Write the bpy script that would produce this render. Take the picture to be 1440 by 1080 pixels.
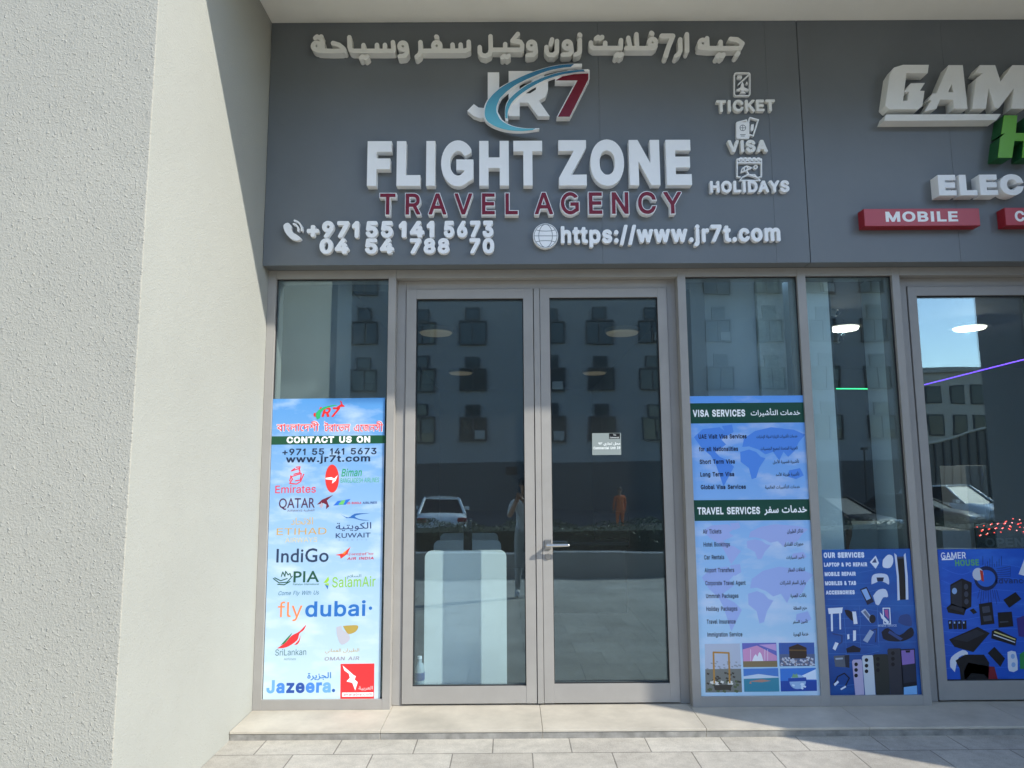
import bpy, bmesh, math, random
import numpy as np
from mathutils import Vector, Matrix
from mathutils.geometry import delaunay_2d_cdt

random.seed(7)
C = bpy.context.scene.collection
for _o in list(bpy.data.objects):
    bpy.data.objects.remove(_o)

# ------------------------------------------------------------------ camera
EYE = 1.54                       # lens height above the pavement at the step
FPX = 971.46                     # focal length in pixels of the 1440 px wide photograph
PITCH, ROLL, YAW = 0.12254901, -0.00640393, 0.00252997
CAM = Vector((0.0, -4.542683, EYE))
_f = Vector((math.sin(YAW)*math.cos(PITCH), math.cos(YAW)*math.cos(PITCH), math.sin(PITCH)))
_r = Vector((math.cos(YAW), -math.sin(YAW), 0.0))
_u = _r.cross(_f)
RT = _r*math.cos(ROLL) + _u*math.sin(ROLL)
UP = _u*math.cos(ROLL) - _r*math.sin(ROLL)
FW = _f
cam = bpy.data.cameras.new('camera')
cam.sensor_fit = 'HORIZONTAL'; cam.sensor_width = 36.0
cam.lens = FPX/1440*36
cam.clip_start = 0.05; cam.clip_end = 3000
camo = bpy.data.objects.new('camera', cam); C.objects.link(camo)
camo.matrix_world = Matrix(((RT.x, UP.x, -FW.x, CAM.x), (RT.y, UP.y, -FW.y, CAM.y), (RT.z, UP.z, -FW.z, CAM.z), (0, 0, 0, 1)))
bpy.context.scene.camera = camo

# ------------------------------------------------------------------ world, sun, exposure
SUN = Vector((1.68, -1.0, 1.43)).normalized()      # towards the sun
w = bpy.data.worlds.new('World'); bpy.context.scene.world = w
w.use_nodes = True
nt = w.node_tree
sky = nt.nodes.new('ShaderNodeTexSky'); sky.sky_type = 'NISHITA'; sky.sun_disc = False
sky.sun_elevation = math.asin(SUN.z); sky.sun_rotation = math.atan2(SUN.x, SUN.y)
sky.air_density = 1.0; sky.dust_density = 0.25; sky.ozone_density = 1.0
nt.links.new(sky.outputs['Color'], nt.nodes['Background'].inputs['Color'])
nt.nodes['Background'].inputs['Strength'].default_value = 0.15
sl = bpy.data.lights.new('sun', 'SUN'); sl.energy = 2.0; sl.angle = math.radians(0.53); sl.color = (1.0, 0.955, 0.86)
so = bpy.data.objects.new('sun', sl); C.objects.link(so)
so.rotation_euler = SUN.to_track_quat('Z', 'Y').to_euler(); so.location = (8, -6, 14)
vs = bpy.context.scene.view_settings
bpy.context.scene.display_settings.display_device = 'sRGB'
vs.view_transform = 'Standard'; vs.look = 'None'; vs.exposure = 1.5; vs.gamma = 1.0; vs.use_curve_mapping = False
cy = bpy.context.scene.cycles
cy.caustics_reflective = False; cy.caustics_refractive = False
cy.max_bounces = 10; cy.transparent_max_bounces = 16; cy.diffuse_bounces = 5; cy.glossy_bounces = 5
cy.use_denoising = True

# ------------------------------------------------------------------ pixel -> point on a real plane
def ray(u, v):
    return RT*((u-720)/FPX) + UP*((540-v)/FPX) + FW
def onY(u, v, Y):
    d = ray(u, v); return CAM + d*((Y-CAM.y)/d.y)
def onZ(u, v, Z):
    d = ray(u, v); return CAM + d*((Z-CAM.z)/d.z)

# ------------------------------------------------------------------ materials
def s2l(c):
    return tuple((x/12.92 if x <= .04045 else ((x+.055)/1.055)**2.4) for x in c)
def hexc(h):
    h = h.lstrip('#'); return s2l(tuple(int(h[i:i+2], 16)/255 for i in (0, 2, 4)))
_M = {}
def mat(name, col=(.5, .5, .5), rough=.5, metal=0.0, spec=.5, vary=0.0, vscale=6.0, bump=0.0, bscale=80.0, emit=None, estr=0.0, coat=0.0, dirt=None):
    if name in _M: return _M[name]
    m = bpy.data.materials.new(name); m.use_nodes = True
    n = m.node_tree; b = n.nodes['Principled BSDF']
    if isinstance(col, str): col = hexc(col)
    b.inputs['Base Color'].default_value = (*col, 1)
    b.inputs['Roughness'].default_value = rough
    b.inputs['Metallic'].default_value = metal
    b.inputs['Specular IOR Level'].default_value = spec
    b.inputs['Coat Weight'].default_value = coat
    if emit is not None:
        b.inputs['Emission Color'].default_value = (*emit, 1); b.inputs['Emission Strength'].default_value = estr
    if vary or bump:
        tc = n.nodes.new('ShaderNodeTexCoord')
    if vary:
        nz = n.nodes.new('ShaderNodeTexNoise'); nz.inputs['Scale'].default_value = vscale; nz.inputs['Detail'].default_value = 6; nz.inputs['Roughness'].default_value = .62
        n.links.new(tc.outputs['Object'], nz.inputs['Vector'])
        mr = n.nodes.new('ShaderNodeMapRange'); mr.inputs['From Min'].default_value = .28; mr.inputs['From Max'].default_value = .72
        mr.inputs['To Min'].default_value = 1-vary; mr.inputs['To Max'].default_value = 1+vary*.6
        n.links.new(nz.outputs['Fac'], mr.inputs['Value'])
        mx = n.nodes.new('ShaderNodeMix'); mx.data_type = 'RGBA'; mx.blend_type = 'MULTIPLY'; mx.inputs['Factor'].default_value = 1
        mx.inputs['A'].default_value = (*col, 1)
        n.links.new(mr.outputs['Result'], mx.inputs['B']); n.links.new(mx.outputs['Result'], b.inputs['Base Color'])
        rr = n.nodes.new('ShaderNodeMapRange'); rr.inputs['To Min'].default_value = max(.02, rough-.08); rr.inputs['To Max'].default_value = min(1, rough+.1)
        n.links.new(nz.outputs['Fac'], rr.inputs['Value']); n.links.new(rr.outputs['Result'], b.inputs['Roughness'])
    if bump:
        nb = n.nodes.new('ShaderNodeTexNoise'); nb.inputs['Scale'].default_value = bscale; nb.inputs['Detail'].default_value = 4
        n.links.new(tc.outputs['Object'], nb.inputs['Vector'])
        bp = n.nodes.new('ShaderNodeBump'); bp.inputs['Strength'].default_value = 1; bp.inputs['Distance'].default_value = bump
        n.links.new(nb.outputs['Fac'], bp.inputs['Height']); n.links.new(bp.outputs['Normal'], b.inputs['Normal'])
    _M[name] = m
    return m

def glass_mat(name, tint, refl):
    if name in _M: return _M[name]
    m = bpy.data.materials.new(name); m.use_nodes = True; n = m.node_tree
    n.nodes.remove(n.nodes['Principled BSDF']); out = n.nodes['Material Output']
    tr = n.nodes.new('ShaderNodeBsdfTransparent'); tr.inputs['Color'].default_value = (*tint, 1)
    gl = n.nodes.new('ShaderNodeBsdfGlossy'); gl.inputs['Roughness'].default_value = 0.0; gl.inputs['Color'].default_value = (.72, .92, 1, 1)
    lw0 = n.nodes.new('ShaderNodeLayerWeight'); lw = n.nodes.new('ShaderNodeMath'); lw.operation = 'POWER'; lw.inputs[1].default_value = 4.5
    n.links.new(lw0.outputs['Facing'], lw.inputs[0])
    mr = n.nodes.new('ShaderNodeMapRange')
    mr.inputs['To Min'].default_value = refl; mr.inputs['To Max'].default_value = 1
    n.links.new(lw.outputs[0], mr.inputs['Value'])
    mx = n.nodes.new('ShaderNodeMixShader'); n.links.new(mr.outputs['Result'], mx.inputs['Fac'])
    n.links.new(tr.outputs[0], mx.inputs[1]); n.links.new(gl.outputs[0], mx.inputs[2])
    df = n.nodes.new('ShaderNodeBsdfDiffuse'); df.inputs['Color'].default_value = (.75, .77, .76, 1)      # a film of dust
    dx = n.nodes.new('ShaderNodeMixShader'); dx.inputs['Fac'].default_value = .009
    n.links.new(mx.outputs[0], dx.inputs[1]); n.links.new(df.outputs[0], dx.inputs[2]); n.links.new(dx.outputs[0], out.inputs['Surface'])
    # very faint waviness, as in any large pane
    tc = n.nodes.new('ShaderNodeTexCoord'); nz = n.nodes.new('ShaderNodeTexNoise'); nz.inputs['Scale'].default_value = 1.6; nz.inputs['Detail'].default_value = 1
    n.links.new(tc.outputs['Object'], nz.inputs['Vector'])
    bp = n.nodes.new('ShaderNodeBump'); bp.inputs['Strength'].default_value = 1; bp.inputs['Distance'].default_value = .0012
    n.links.new(nz.outputs['Fac'], bp.inputs['Height']); n.links.new(bp.outputs['Normal'], gl.inputs['Normal'])
    _M[name] = m
    return m

# ------------------------------------------------------------------ objects
ORG = {}
def tag(o, label=None, cat=None, group=None, kind=None):
    if label: o['label'] = label
    if cat: o['category'] = cat
    if group: o['group'] = group
    if kind: o['kind'] = kind
    return o
def thing(name, label, cat, loc, group=None, kind=None):
    o = bpy.data.objects.new(name, None); o.empty_display_size = .1; C.objects.link(o)
    o.location = loc; ORG[o] = Vector(loc)
    return tag(o, label, cat, group, kind)
def link_mesh(name, me, parent=None, origin=None):
    o = bpy.data.objects.new(name, me); C.objects.link(o)
    if parent is not None:
        o.parent = parent; org = ORG[parent]; ORG[o] = org
    else:
        if origin is None:
            co = np.empty(len(me.vertices)*3); me.vertices.foreach_get('co', co); co = co.reshape(-1, 3)
            mn, mx_ = co.min(0), co.max(0)
            origin = Vector(((mn[0]+mx_[0])/2, (mn[1]+mx_[1])/2, mn[2]))
        org = Vector(origin); o.location = org; ORG[o] = org
    me.transform(Matrix.Translation(-org))
    return o

class B:
    def __init__(s): s.v = []; s.f = []; s.m = []; s.sm = []
    def add(s, vs, fs, mi=0, smooth=False):
        n = len(s.v); s.v += [tuple(v) for v in vs]
        for f in fs: s.f.append([i+n for i in f]); s.m.append(mi); s.sm.append(smooth)
        return s
    def box(s, x0, x1, y0, y1, z0, z1, mi=0):
        v = [(x0, y0, z0), (x1, y0, z0), (x1, y1, z0), (x0, y1, z0), (x0, y0, z1), (x1, y0, z1), (x1, y1, z1), (x0, y1, z1)]
        return s.add(v, [(3, 2, 1, 0), (4, 5, 6, 7), (0, 1, 5, 4), (1, 2, 6, 5), (2, 3, 7, 6), (3, 0, 4, 7)], mi)
    def hexa(s, v8, mi=0):
        return s.add(v8, [(3, 2, 1, 0), (4, 5, 6, 7), (0, 1, 5, 4), (1, 2, 6, 5), (2, 3, 7, 6), (3, 0, 4, 7)], mi)
    def tube(s, p0, p1, r0, r1=None, n=12, mi=0, caps=True):
        r1 = r0 if r1 is None else r1
        p0, p1 = Vector(p0), Vector(p1); d = (p1-p0).normalized()
        a = d.orthogonal().normalized(); b = d.cross(a)
        vs = []
        for p, r in ((p0, r0), (p1, r1)):
            for k in range(n):
                t = 2*math.pi*k/n; vs.append(p + (a*math.cos(t)+b*math.sin(t))*r)
        fs = [(k, (k+1) % n, n+(k+1) % n, n+k) for k in range(n)]
        s.add(vs, fs, mi, True)
        if caps: s.add(vs, [tuple(range(n))[::-1], tuple(range(n, 2*n))], mi)
        return s
    def loft(s, rings, mi=0, smooth=True, caps=True):
        n = len(rings[0]); vs = [p for r in rings for p in r]; fs = []
        for i in range(len(rings)-1):
            for k in range(n):
                fs.append((i*n+k, i*n+(k+1) % n, (i+1)*n+(k+1) % n, (i+1)*n+k))
        s.add(vs, fs, mi, smooth)
        if caps: s.add(vs, [tuple(range(n))[::-1], tuple(range((len(rings)-1)*n, len(rings)*n))], mi)
        return s
    def ball(s, c, r, n=14, m=8, mi=0, sc=(1, 1, 1)):
        rings = []
        for j in range(1, m):
            ph = math.pi*j/m
            rings.append([(c[0]+r*sc[0]*math.sin(ph)*math.cos(2*math.pi*k/n), c[1]+r*sc[1]*math.sin(ph)*math.sin(2*math.pi*k/n), c[2]-r*sc[2]*math.cos(ph)) for k in range(n)])
        return s.loft(rings, mi)
    def prism(s, poly, y0, y1, mi=0, mside=None):
        """poly: (x,z) list; front at y0, back at y1"""
        n = len(poly)
        ar = sum(poly[i][0]*poly[(i+1) % n][1]-poly[(i+1) % n][0]*poly[i][1] for i in range(n))
        if ar < 0: poly = poly[::-1]
        v = [(x, y0, z) for x, z in poly] + [(x, y1, z) for x, z in poly]
        s.add(v, [tuple(range(n)), tuple(range(n, 2*n))[::-1]], mi)
        s.add(v, [((i+1) % n, i, n+i, n+(i+1) % n) for i in range(n)], mi if mside is None else mside)
        return s
    def build(s, name, mats, parent=None, origin=None, bevel=0.0, xf=None):
        me = bpy.data.meshes.new(name); me.from_pydata(s.v, [], s.f); me.update()
        for m in (mats if isinstance(mats, (list, tuple)) else [mats]): me.materials.append(m)
        me.polygons.foreach_set('material_index', s.m); me.polygons.foreach_set('use_smooth', s.sm)
        bm = bmesh.new(); bm.from_mesh(me)
        if bevel:
            bmesh.ops.remove_doubles(bm, verts=bm.verts, dist=1e-5)
            es = [e for e in bm.edges if len(e.link_faces) == 2 and e.calc_face_angle(0) > .6]
            bmesh.ops.bevel(bm, geom=es, offset=bevel, segments=2, affect='EDGES', profile=.6)
        bmesh.ops.recalc_face_normals(bm, faces=bm.faces)
        bm.to_mesh(me); bm.free()
        if xf is not None: me.transform(xf)
        return link_mesh(name, me, parent, origin)

# ------------------------------------------------------------------ flat shapes by union
def region(loops, polys):
    """filled region = nonzero(loops) or any convex poly. returns verts2d, faces"""
    vs, es = [], []
    for lp in list(loops)+list(polys):
        n = len(vs); k = len(lp)
        vs += [Vector((p[0], p[1])) for p in lp]
        es += [(n+i, n+(i+1) % k) for i in range(k)]
    V, E, F, _a, _b, _c = delaunay_2d_cdt(vs, es, [], 0, 1e-7)
    P = np.array([(v.x, v.y) for v in V]); F = [f for f in F if len(f) == 3]
    if not F: return [], []
    ctr = P[np.array(F)].mean(1)
    x, y = ctr[:, 0], ctr[:, 1]
    ins = np.zeros(len(F), bool)
    wn = np.zeros(len(F), int)
    for lp in loops:
        a = np.array([p[:2] for p in lp]); b = np.roll(a, -1, 0)
        for (x0, y0), (x1, y1) in zip(a, b):
            side = (x1-x0)*(y-y0)-(x-x0)*(y1-y0)
            wn += ((y0 <= y) & (y1 > y) & (side > 0)).astype(int) - ((y0 > y) & (y1 <= y) & (side < 0)).astype(int)
    ins |= wn != 0
    for lp in polys:
        a = np.array([p[:2] for p in lp]); b = np.roll(a, -1, 0)
        sg = np.array([(x1-x0)*(y-y0)-(x-x0)*(y1-y0) for (x0, y0), (x1, y1) in zip(a, b)])
        ins |= (sg > -1e-9).all(0) | (sg < 1e-9).all(0)
    # slivers between overlapping pieces belong to the inside
    em = {}
    for i, f in enumerate(F):
        for q in ((f[0], f[1]), (f[1], f[2]), (f[2], f[0])): em.setdefault(tuple(sorted(q)), []).append(i)
    T = P[np.array(F)]
    ar2 = np.abs((T[:, 1, 0]-T[:, 0, 0])*(T[:, 2, 1]-T[:, 0, 1])-(T[:, 2, 0]-T[:, 0, 0])*(T[:, 1, 1]-T[:, 0, 1]))
    side_len = np.max([np.hypot(*(T[:, i]-T[:, (i+1) % 3]).T) for i in range(3)], axis=0)
    ext = float((P.max(0)-P.min(0)).max())
    thin = ar2/np.maximum(side_len, 1e-12) < ext*.004
    for _ in range(3):
        for i in np.where(~ins & thin)[0]:
            f = F[i]; k = sum(any(ins[j] for j in em[tuple(sorted(q))] if j != i) for q in ((f[0], f[1]), (f[1], f[2]), (f[2], f[0])))
            if k >= 2: ins[i] = True
    F = [f for f, i in zip(F, ins) if i]
    used = sorted({i for f in F for i in f}); mp = {k: j for j, k in enumerate(used)}
    return [tuple(P[i]) for i in used], [tuple(mp[i] for i in f) for f in F]

def grow(loops, wd, rnd=False):
    """convex pieces that fatten filled loops by wd on their outer side"""
    out = []
    if not loops: return out
    areas = [sum(l[i][0]*l[(i+1) % len(l)][1]-l[(i+1) % len(l)][0]*l[i][1] for i in range(len(l))) for l in loops]
    big = max(range(len(loops)), key=lambda i: abs(areas[i])); sg = 1 if areas[big] > 0 else -1
    for l in loops:
        n = len(l); N = []
        for i in range(n):
            a, b = l[i], l[(i+1) % n]; dx, dy = b[0]-a[0], b[1]-a[1]; L = math.hypot(dx, dy) or 1e-9
            nx, ny = dy/L*sg, -dx/L*sg; N.append((nx, ny))
            out.append([a, b, (b[0]+nx*wd, b[1]+ny*wd), (a[0]+nx*wd, a[1]+ny*wd)])
        for i in range(n):
            n0, n1 = N[i-1], N[i]; p = l[i]; dt = n0[0]*n1[0]+n0[1]*n1[1]
            if (n0[0]*n1[1]-n0[1]*n1[0])*sg <= 1e-4: continue
            a, b = (p[0]+n0[0]*wd, p[1]+n0[1]*wd), (p[0]+n1[0]*wd, p[1]+n1[1]*wd)
            if dt > -.3 and not rnd:
                k = wd/(1+dt); m = (p[0]+(n0[0]+n1[0])*k, p[1]+(n0[1]+n1[1])*k); out.append([p, a, m, b])
            else:
                a0 = math.atan2(n0[1], n0[0]); a1 = math.atan2(n1[1], n1[0])
                while (a1-a0)*sg < 0: a1 += 2*math.pi*sg
                out.append([p]+[(p[0]+wd*math.cos(a0+(a1-a0)*t/4), p[1]+wd*math.sin(a0+(a1-a0)*t/4)) for t in range(5)])
    return out
def stroke(pts, wd, cap=True, closed=False):
    """convex pieces of a thick polyline"""
    out = []; h = wd/2; P = list(pts)
    if closed: P = P+[P[0]]
    for a, b in zip(P, P[1:]):
        dx, dy = b[0]-a[0], b[1]-a[1]; L = math.hypot(dx, dy)
        if L < 1e-9: continue
        nx, ny = -dy/L*h, dx/L*h
        out.append([(a[0]+nx, a[1]+ny), (b[0]+nx, b[1]+ny), (b[0]-nx, b[1]-ny), (a[0]-nx, a[1]-ny)])
    J = P if cap else P[1:-1]
    for p in J: out.append([(p[0]+h*math.cos(t*math.pi/5+.2), p[1]+h*math.sin(t*math.pi/5+.2)) for t in range(10)])
    return out
def arc(cx, cy, rx, ry=None, a0=0, a1=360, n=20):
    ry = rx if ry is None else ry
    return [(cx+rx*math.cos(math.radians(a0+(a1-a0)*k/n)), cy+ry*math.sin(math.radians(a0+(a1-a0)*k/n))) for k in range(n+1)]

def raise_region(bd, V, F, to3, yf, yb, mi=0, ms=None):
    """front face at yf and side returns back to yb"""
    n = len(V)
    if not n: return
    front = [to3(x, y, yf) for x, y in V]
    edges = {}
    for f in F:
        for a, b in ((f[0], f[1]), (f[1], f[2]), (f[2], f[0])): edges[(a, b)] = edges.get((a, b), 0)+1
    bd.add(front, F, mi)
    back = [(p[0], yb, p[2]) for p in front]
    side = [(a, b) for a, b in edges if (b, a) not in edges]
    bd.add(front+back, [(a, b, b+n, a+n) for a, b in side], mi if ms is None else ms)

GL = {}

# ================================================================== the setting
def Z(r): return r+EYE           # heights measured from the lens
XW = -1.63                       # the side of the plaster pier
FY = -0.115                      # front of the sign panels

def plaster(name, col, big, small):
    m = mat(name, col, .85, vary=.05, vscale=1.3)
    n = m.node_tree; b = n.nodes['Principled BSDF']
    tc = n.nodes.new('ShaderNodeTexCoord')
    def noise(sc, det, rg=.55):
        z = n.nodes.new('ShaderNodeTexNoise'); z.inputs['Scale'].default_value = sc; z.inputs['Detail'].default_value = det; z.inputs['Roughness'].default_value = rg
        n.links.new(tc.outputs['Object'], z.inputs['Vector']); return z.outputs['Fac']
    def rng(s, a, c, lo=0., hi=1.):
        r = n.nodes.new('ShaderNodeMapRange'); r.interpolation_type = 'SMOOTHSTEP'
        for k, q in (('From Min', a), ('From Max', c), ('To Min', lo), ('To Max', hi)): r.inputs[k].default_value = q
        n.links.new(s, r.inputs['Value']); return r.outputs['Result']
    def add(a, c):
        q = n.nodes.new('ShaderNodeMath'); q.operation = 'ADD'; n.links.new(a, q.inputs[0]); n.links.new(c, q.inputs[1]); return q.outputs[0]
    lumps = rng(noise(62, 2), .57, .72, 0, big)
    fine = rng(noise(120, 3), .3, .75, 0, small)
    wavy = rng(noise(9, 2), .2, .8, 0, small*1.2)
    bp = n.nodes.new('ShaderNodeBump'); bp.inputs['Strength'].default_value = 1; bp.inputs['Distance'].default_value = 1
    n.links.new(add(add(lumps, fine), wavy), bp.inputs['Height']); n.links.new(bp.outputs['Normal'], b.inputs['Normal'])
    return m
M_PIER = plaster('pier_plaster', (.38, .365, .31), .0024, .0011)
M_PIER2 = plaster('pier_side_plaster', (.34, .343, .31), .0006, .0007)
M_SOFF = plaster('soffit_plaster', (.90, .87, .78), .0004, .0005)

# --- ground
def paving_mat():
    m = bpy.data.materials.new('paving'); m.use_nodes = True; n = m.node_tree; b = n.nodes['Principled BSDF']
    tc = n.nodes.new('ShaderNodeTexCoord')
    mp = n.nodes.new('ShaderNodeMapping'); mp.inputs['Location'].default_value = (.98+.2175, .551, 0)
    n.links.new(tc.outputs['Object'], mp.inputs['Vector'])
    br = n.nodes.new('ShaderNodeTexBrick'); br.offset = .5; br.inputs['Scale'].default_value = 1
    br.inputs['Brick Width'].default_value = .435; br.inputs['Row Height'].default_value = .44
    br.inputs['Mortar Size'].default_value = .0038; br.inputs['Mortar Smooth'].default_value = .3; br.inputs['Bias'].default_value = 0
    br.inputs['Color1'].default_value = (.53, .495, .425, 1); br.inputs['Color2'].default_value = (.44, .405, .345, 1); br.inputs['Mortar'].default_value = (.24, .22, .19, 1)
    n.links.new(mp.outputs['Vector'], br.inputs['Vector'])
    def nz(sc, det, lo, hi, a=.3, c=.7):
        z = n.nodes.new('ShaderNodeTexNoise'); z.inputs['Scale'].default_value = sc; z.inputs['Detail'].default_value = det; z.inputs['Roughness'].default_value = .65
        n.links.new(tc.outputs['Object'], z.inputs['Vector'])
        r = n.nodes.new('ShaderNodeMapRange')
        for k, q in (('From Min', a), ('From Max', c), ('To Min', lo), ('To Max', hi)): r.inputs[k].default_value = q
        n.links.new(z.outputs['Fac'], r.inputs['Value']); return r.outputs['Result']
    col = br.outputs['Color']
    for f in (nz(1.7, 7, .74, 1.08), nz(140, 2, .84, 1.14), nz(17, 6, .82, 1.08)):
        mx = n.nodes.new('ShaderNodeMix'); mx.data_type = 'RGBA'; mx.blend_type = 'MULTIPLY'; mx.inputs['Factor'].default_value = 1
        n.links.new(col, mx.inputs['A']); n.links.new(f, mx.inputs['B']); col = mx.outputs['Result']
    n.links.new(col, b.inputs['Base Color']); b.inputs['Roughness'].default_value = .75
    bp = n.nodes.new('ShaderNodeBump'); bp.inputs['Distance'].default_value = .004; bp.inputs['Strength'].default_value = .8
    n.links.new(br.outputs['Fac'], bp.inputs['Height']); bp.invert = True; n.links.new(bp.outputs['Normal'], b.inputs['Normal'])
    return m
bd = B()
ys = [.2, -.9, -7.5]; zs = [0, 0, -.32]
bd.add([(x, y, z) for y, z in zip(ys, zs) for x in (-45, 60)], [(0, 1, 3, 2), (2, 3, 5, 4)])
tag(bd.build('pavement', paving_mat(), origin=(0, 0, 0)), 'pale beige stone paving in front of the shop step', 'pavement', kind='structure')
bd = B(); bd.add([(-400, -9.4, -.95), (400, -9.4, -.95), (400, -600, -1.4), (-400, -600, -1.4)], [(0, 1, 2, 3)])
tag(bd.build('road', mat('asphalt', (.06, .06, .062), .85, vary=.25, vscale=.6), origin=(0, -20, -1)), 'grey asphalt car park across from the shops', 'road', kind='structure')

# --- landing step of separate stone slabs
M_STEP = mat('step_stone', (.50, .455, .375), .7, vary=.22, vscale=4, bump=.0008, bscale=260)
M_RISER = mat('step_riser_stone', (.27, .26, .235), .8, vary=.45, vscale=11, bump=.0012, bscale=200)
bd = B()
jx = [XW+.002] + [onY(u, v, -.345).x for u, v in ((535, 1027), (763, 1025), (993, 1022), (1222, 1020), (1452, 1018))] + [4.6]
for a, c in zip(jx, jx[1:]):
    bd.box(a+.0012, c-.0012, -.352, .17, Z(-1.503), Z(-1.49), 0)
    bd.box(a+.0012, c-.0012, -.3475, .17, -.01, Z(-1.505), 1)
tag(bd.build('step', [M_STEP, M_RISER], bevel=.0015), 'long low stone step under the shopfronts', 'step', kind='structure')

# --- plaster pier, upper storey with its soffit, wing to the right
bd = B().box(-7, XW, -1.56, .6, -.05, 14)
bd.m[3] = 1                      # the face towards the shop has a smoother coat
tag(bd.build('plaster_pier', [M_PIER, M_PIER2], bevel=.004), 'rough pale plaster pier beside the travel agency window', 'wall')
bd = B()
bd.box(XW+.001, 11.9, -1.47, .55, Z(3.065), 14)
bd.box(1.86, 4.85, -1.81, -1.4705, Z(3.066), Z(3.3))  # added unseen slab, shaped to cast the lower shadow edge across the doors
tag(bd.build('upper_storey', M_SOFF), 'pale upper storey whose soffit overhangs the shop signs', 'building')
M_WING = mat('wing_paint', (.30, .31, .32), .8, vary=.06, vscale=.8)
bd = B().box(4.86, 12, -2.32, -1.48, -.1, 15)
tag(bd.build('building_wing', M_WING), 'tall grey building wing projecting beside the gaming shop, seen mirrored in its door', 'building')
bd = B().box(XW+.002, 5.3, .0, .18, Z(1.343), Z(3.2))
bd.box(3.95, 11.8, -.02, .5, -.05, Z(3.06))
tag(bd.build('shop_wall', mat('wall_backing', (.2, .2, .2), .8)), 'plain wall behind the dark sign panels', 'wall')

# --- sign panels
M_ACM = mat('fascia_panel', (.152, .167, .176), .36, spec=.5, vary=.10, vscale=1.6)
def fascia(x0, x1, seams, label):
    t = thing('fascia_panel', label, 'sign board', ((x0+x1)/2, -.05, Z(1.342)))
    xs = [x0]+seams+[x1]
    for a, c in zip(xs, xs[1:]):
        B().box(a+.0005, c-.0005, FY, -.002, Z(1.342), Z(3.064)).build('panel', M_ACM, t, bevel=.0012)
    return t
sx1 = onY(1086, 250, FY).x
fascia(XW+.002, 1.988, [onY(845, 250, FY).x, sx1], 'dark grey sign board above the travel agency doors')
fascia(1.992, 5.2, [onY(1341, 250, FY).x, 3.9], 'dark grey sign board above the gaming shop')

# --- glazing
M_FR = mat('frame_paint', (.33, .315, .292), .42, vary=.09, vscale=4)
M_SEAL = mat('rubber_seal', (.02, .02, .022), .6)
M_GL = glass_mat('pane_glass', (.90, .97, .985), .125)
def pane(x0, x1, z0, z1, y, parent):
    o = B().box(x0, x1, y, y+.012, z0, z1).build('glass_pane', M_GL, parent)
    return o
GT, GB, FB, FT = Z(1.2845), Z(-1.4275), Z(-1.49), Z(1.342)
def window(x0, gx0, gx1, x1, label):
    t = thing('shop_window', label, 'window', ((x0+x1)/2, .08, FB))
    bd = B()
    if gx0 > x0: bd.box(x0, gx0, 0, .16, FB, FT)
    bd.box(gx1, x1, 0, .16, FB, FT)
    bd.box(gx0, gx1, .001, .16, GT, FT-.0005); bd.box(gx0, gx1, .001, .16, FB+.0005, GB)
    bd.build('frame', M_FR, t, bevel=.0015)
    sd = B()
    sd.box(gx0, gx0+.005, .022, .034, GB, GT); sd.box(gx1-.005, gx1, .022, .034, GB, GT)
    sd.box(gx0+.005, gx1-.005, .022, .034, GT-.006, GT); sd.box(gx0+.005, gx1-.005, .022, .034, GB, GB+.004)
    sd.build('seal', M_SEAL, t)
    pane(gx0+.003, gx1-.003, GB+.002, GT-.003, .036, t)
    return t
window(XW+.001, -1.574, -.8165, -.767, 'narrow window beside the plaster pier, covered below by the airline poster')
window(1.133, 1.187, 1.943, 1.997, 'narrow window holding the visa and travel services poster')
window(1.9975, 1.998, 2.584, 2.635, 'narrow window of the gaming shop with a phone poster')
# heads over the doors
M_FR2 = M_FR
def door_frame(x0, jl, jr, x1, top, label):
    t = thing('door_frame', label, 'door frame', ((x0+x1)/2, .1, FB))
    bd = B()
    bd.box(x0, jl, .07, .17, FB+.002, GT); bd.box(jr, x1, .07, .17, FB+.002, GT)
    bd.box(jl, jr, .0712, .17, top, GT-.0005)
    bd.box(x0+.0005, x1-.0005, .001, .16, GT, FT-.0005)
    bd.build('frame', M_FR, t, bevel=.0015)
door_frame(-.7665, -.706, 1.073, 1.1325, Z(1.224), 'grey metal frame round the travel agency double doors')
nl = onY(1275.7, 401.5, .06).x
door_frame(2.6355, nl-.004, 3.62, 3.7, Z(1.224), 'grey metal frame round the gaming shop door')
def leaf(x0, x1, zt, gl, label, mull=0.0):
    """gl = glass opening x0,x1,z0,z1"""
    t = thing('door_leaf', label, 'door', ((x0+x1)/2, .08, Z(-1.478)))
    zb = Z(-1.478); y0, y1 = .06, .115
    bd = B()
    bd.box(x0+mull, gl[0], y0, y1, zb, zt); bd.box(gl[1], x1, y0, y1, zb, zt)
    bd.box(gl[0], gl[1], y0+.0012, y1, gl[3], zt-.0005); bd.box(gl[0], gl[1], y0+.0012, y1, zb+.0005, gl[2])
    bd.build('frame', M_FR, t, bevel=.0015)
    if mull: B().box(x0, x0+mull-.003, y0-.004, y1, zb, zt).build('meeting_strip', M_FR, t, bevel=.0015)
    sd = B()
    a, c, e, g = gl
    sd.box(a, a+.005, y0+.012, y0+.026, e, g); sd.box(c-.005, c, y0+.012, y0+.026, e, g)
    sd.box(a+.005, c-.005, y0+.012, y0+.026, g-.006, g); sd.box(a+.005, c-.005, y0+.012, y0+.026, e, e+.005)
    sd.build('seal', M_SEAL, t)
    pane(a+.003, c-.003, e+.002, g-.003, y0+.03, t)
    return t
zt = Z(1.222)
p, q = onY(585.6, 420.2, .06), onY(741, 964.8, .06)
leaf(-.703, .158, zt, (p.x, q.x-.003, q.z, p.z), 'glazed door without a handle, white boards behind it')
p, q = onY(772, 418.5, .06), onY(942.7, 961, .06)
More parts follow.
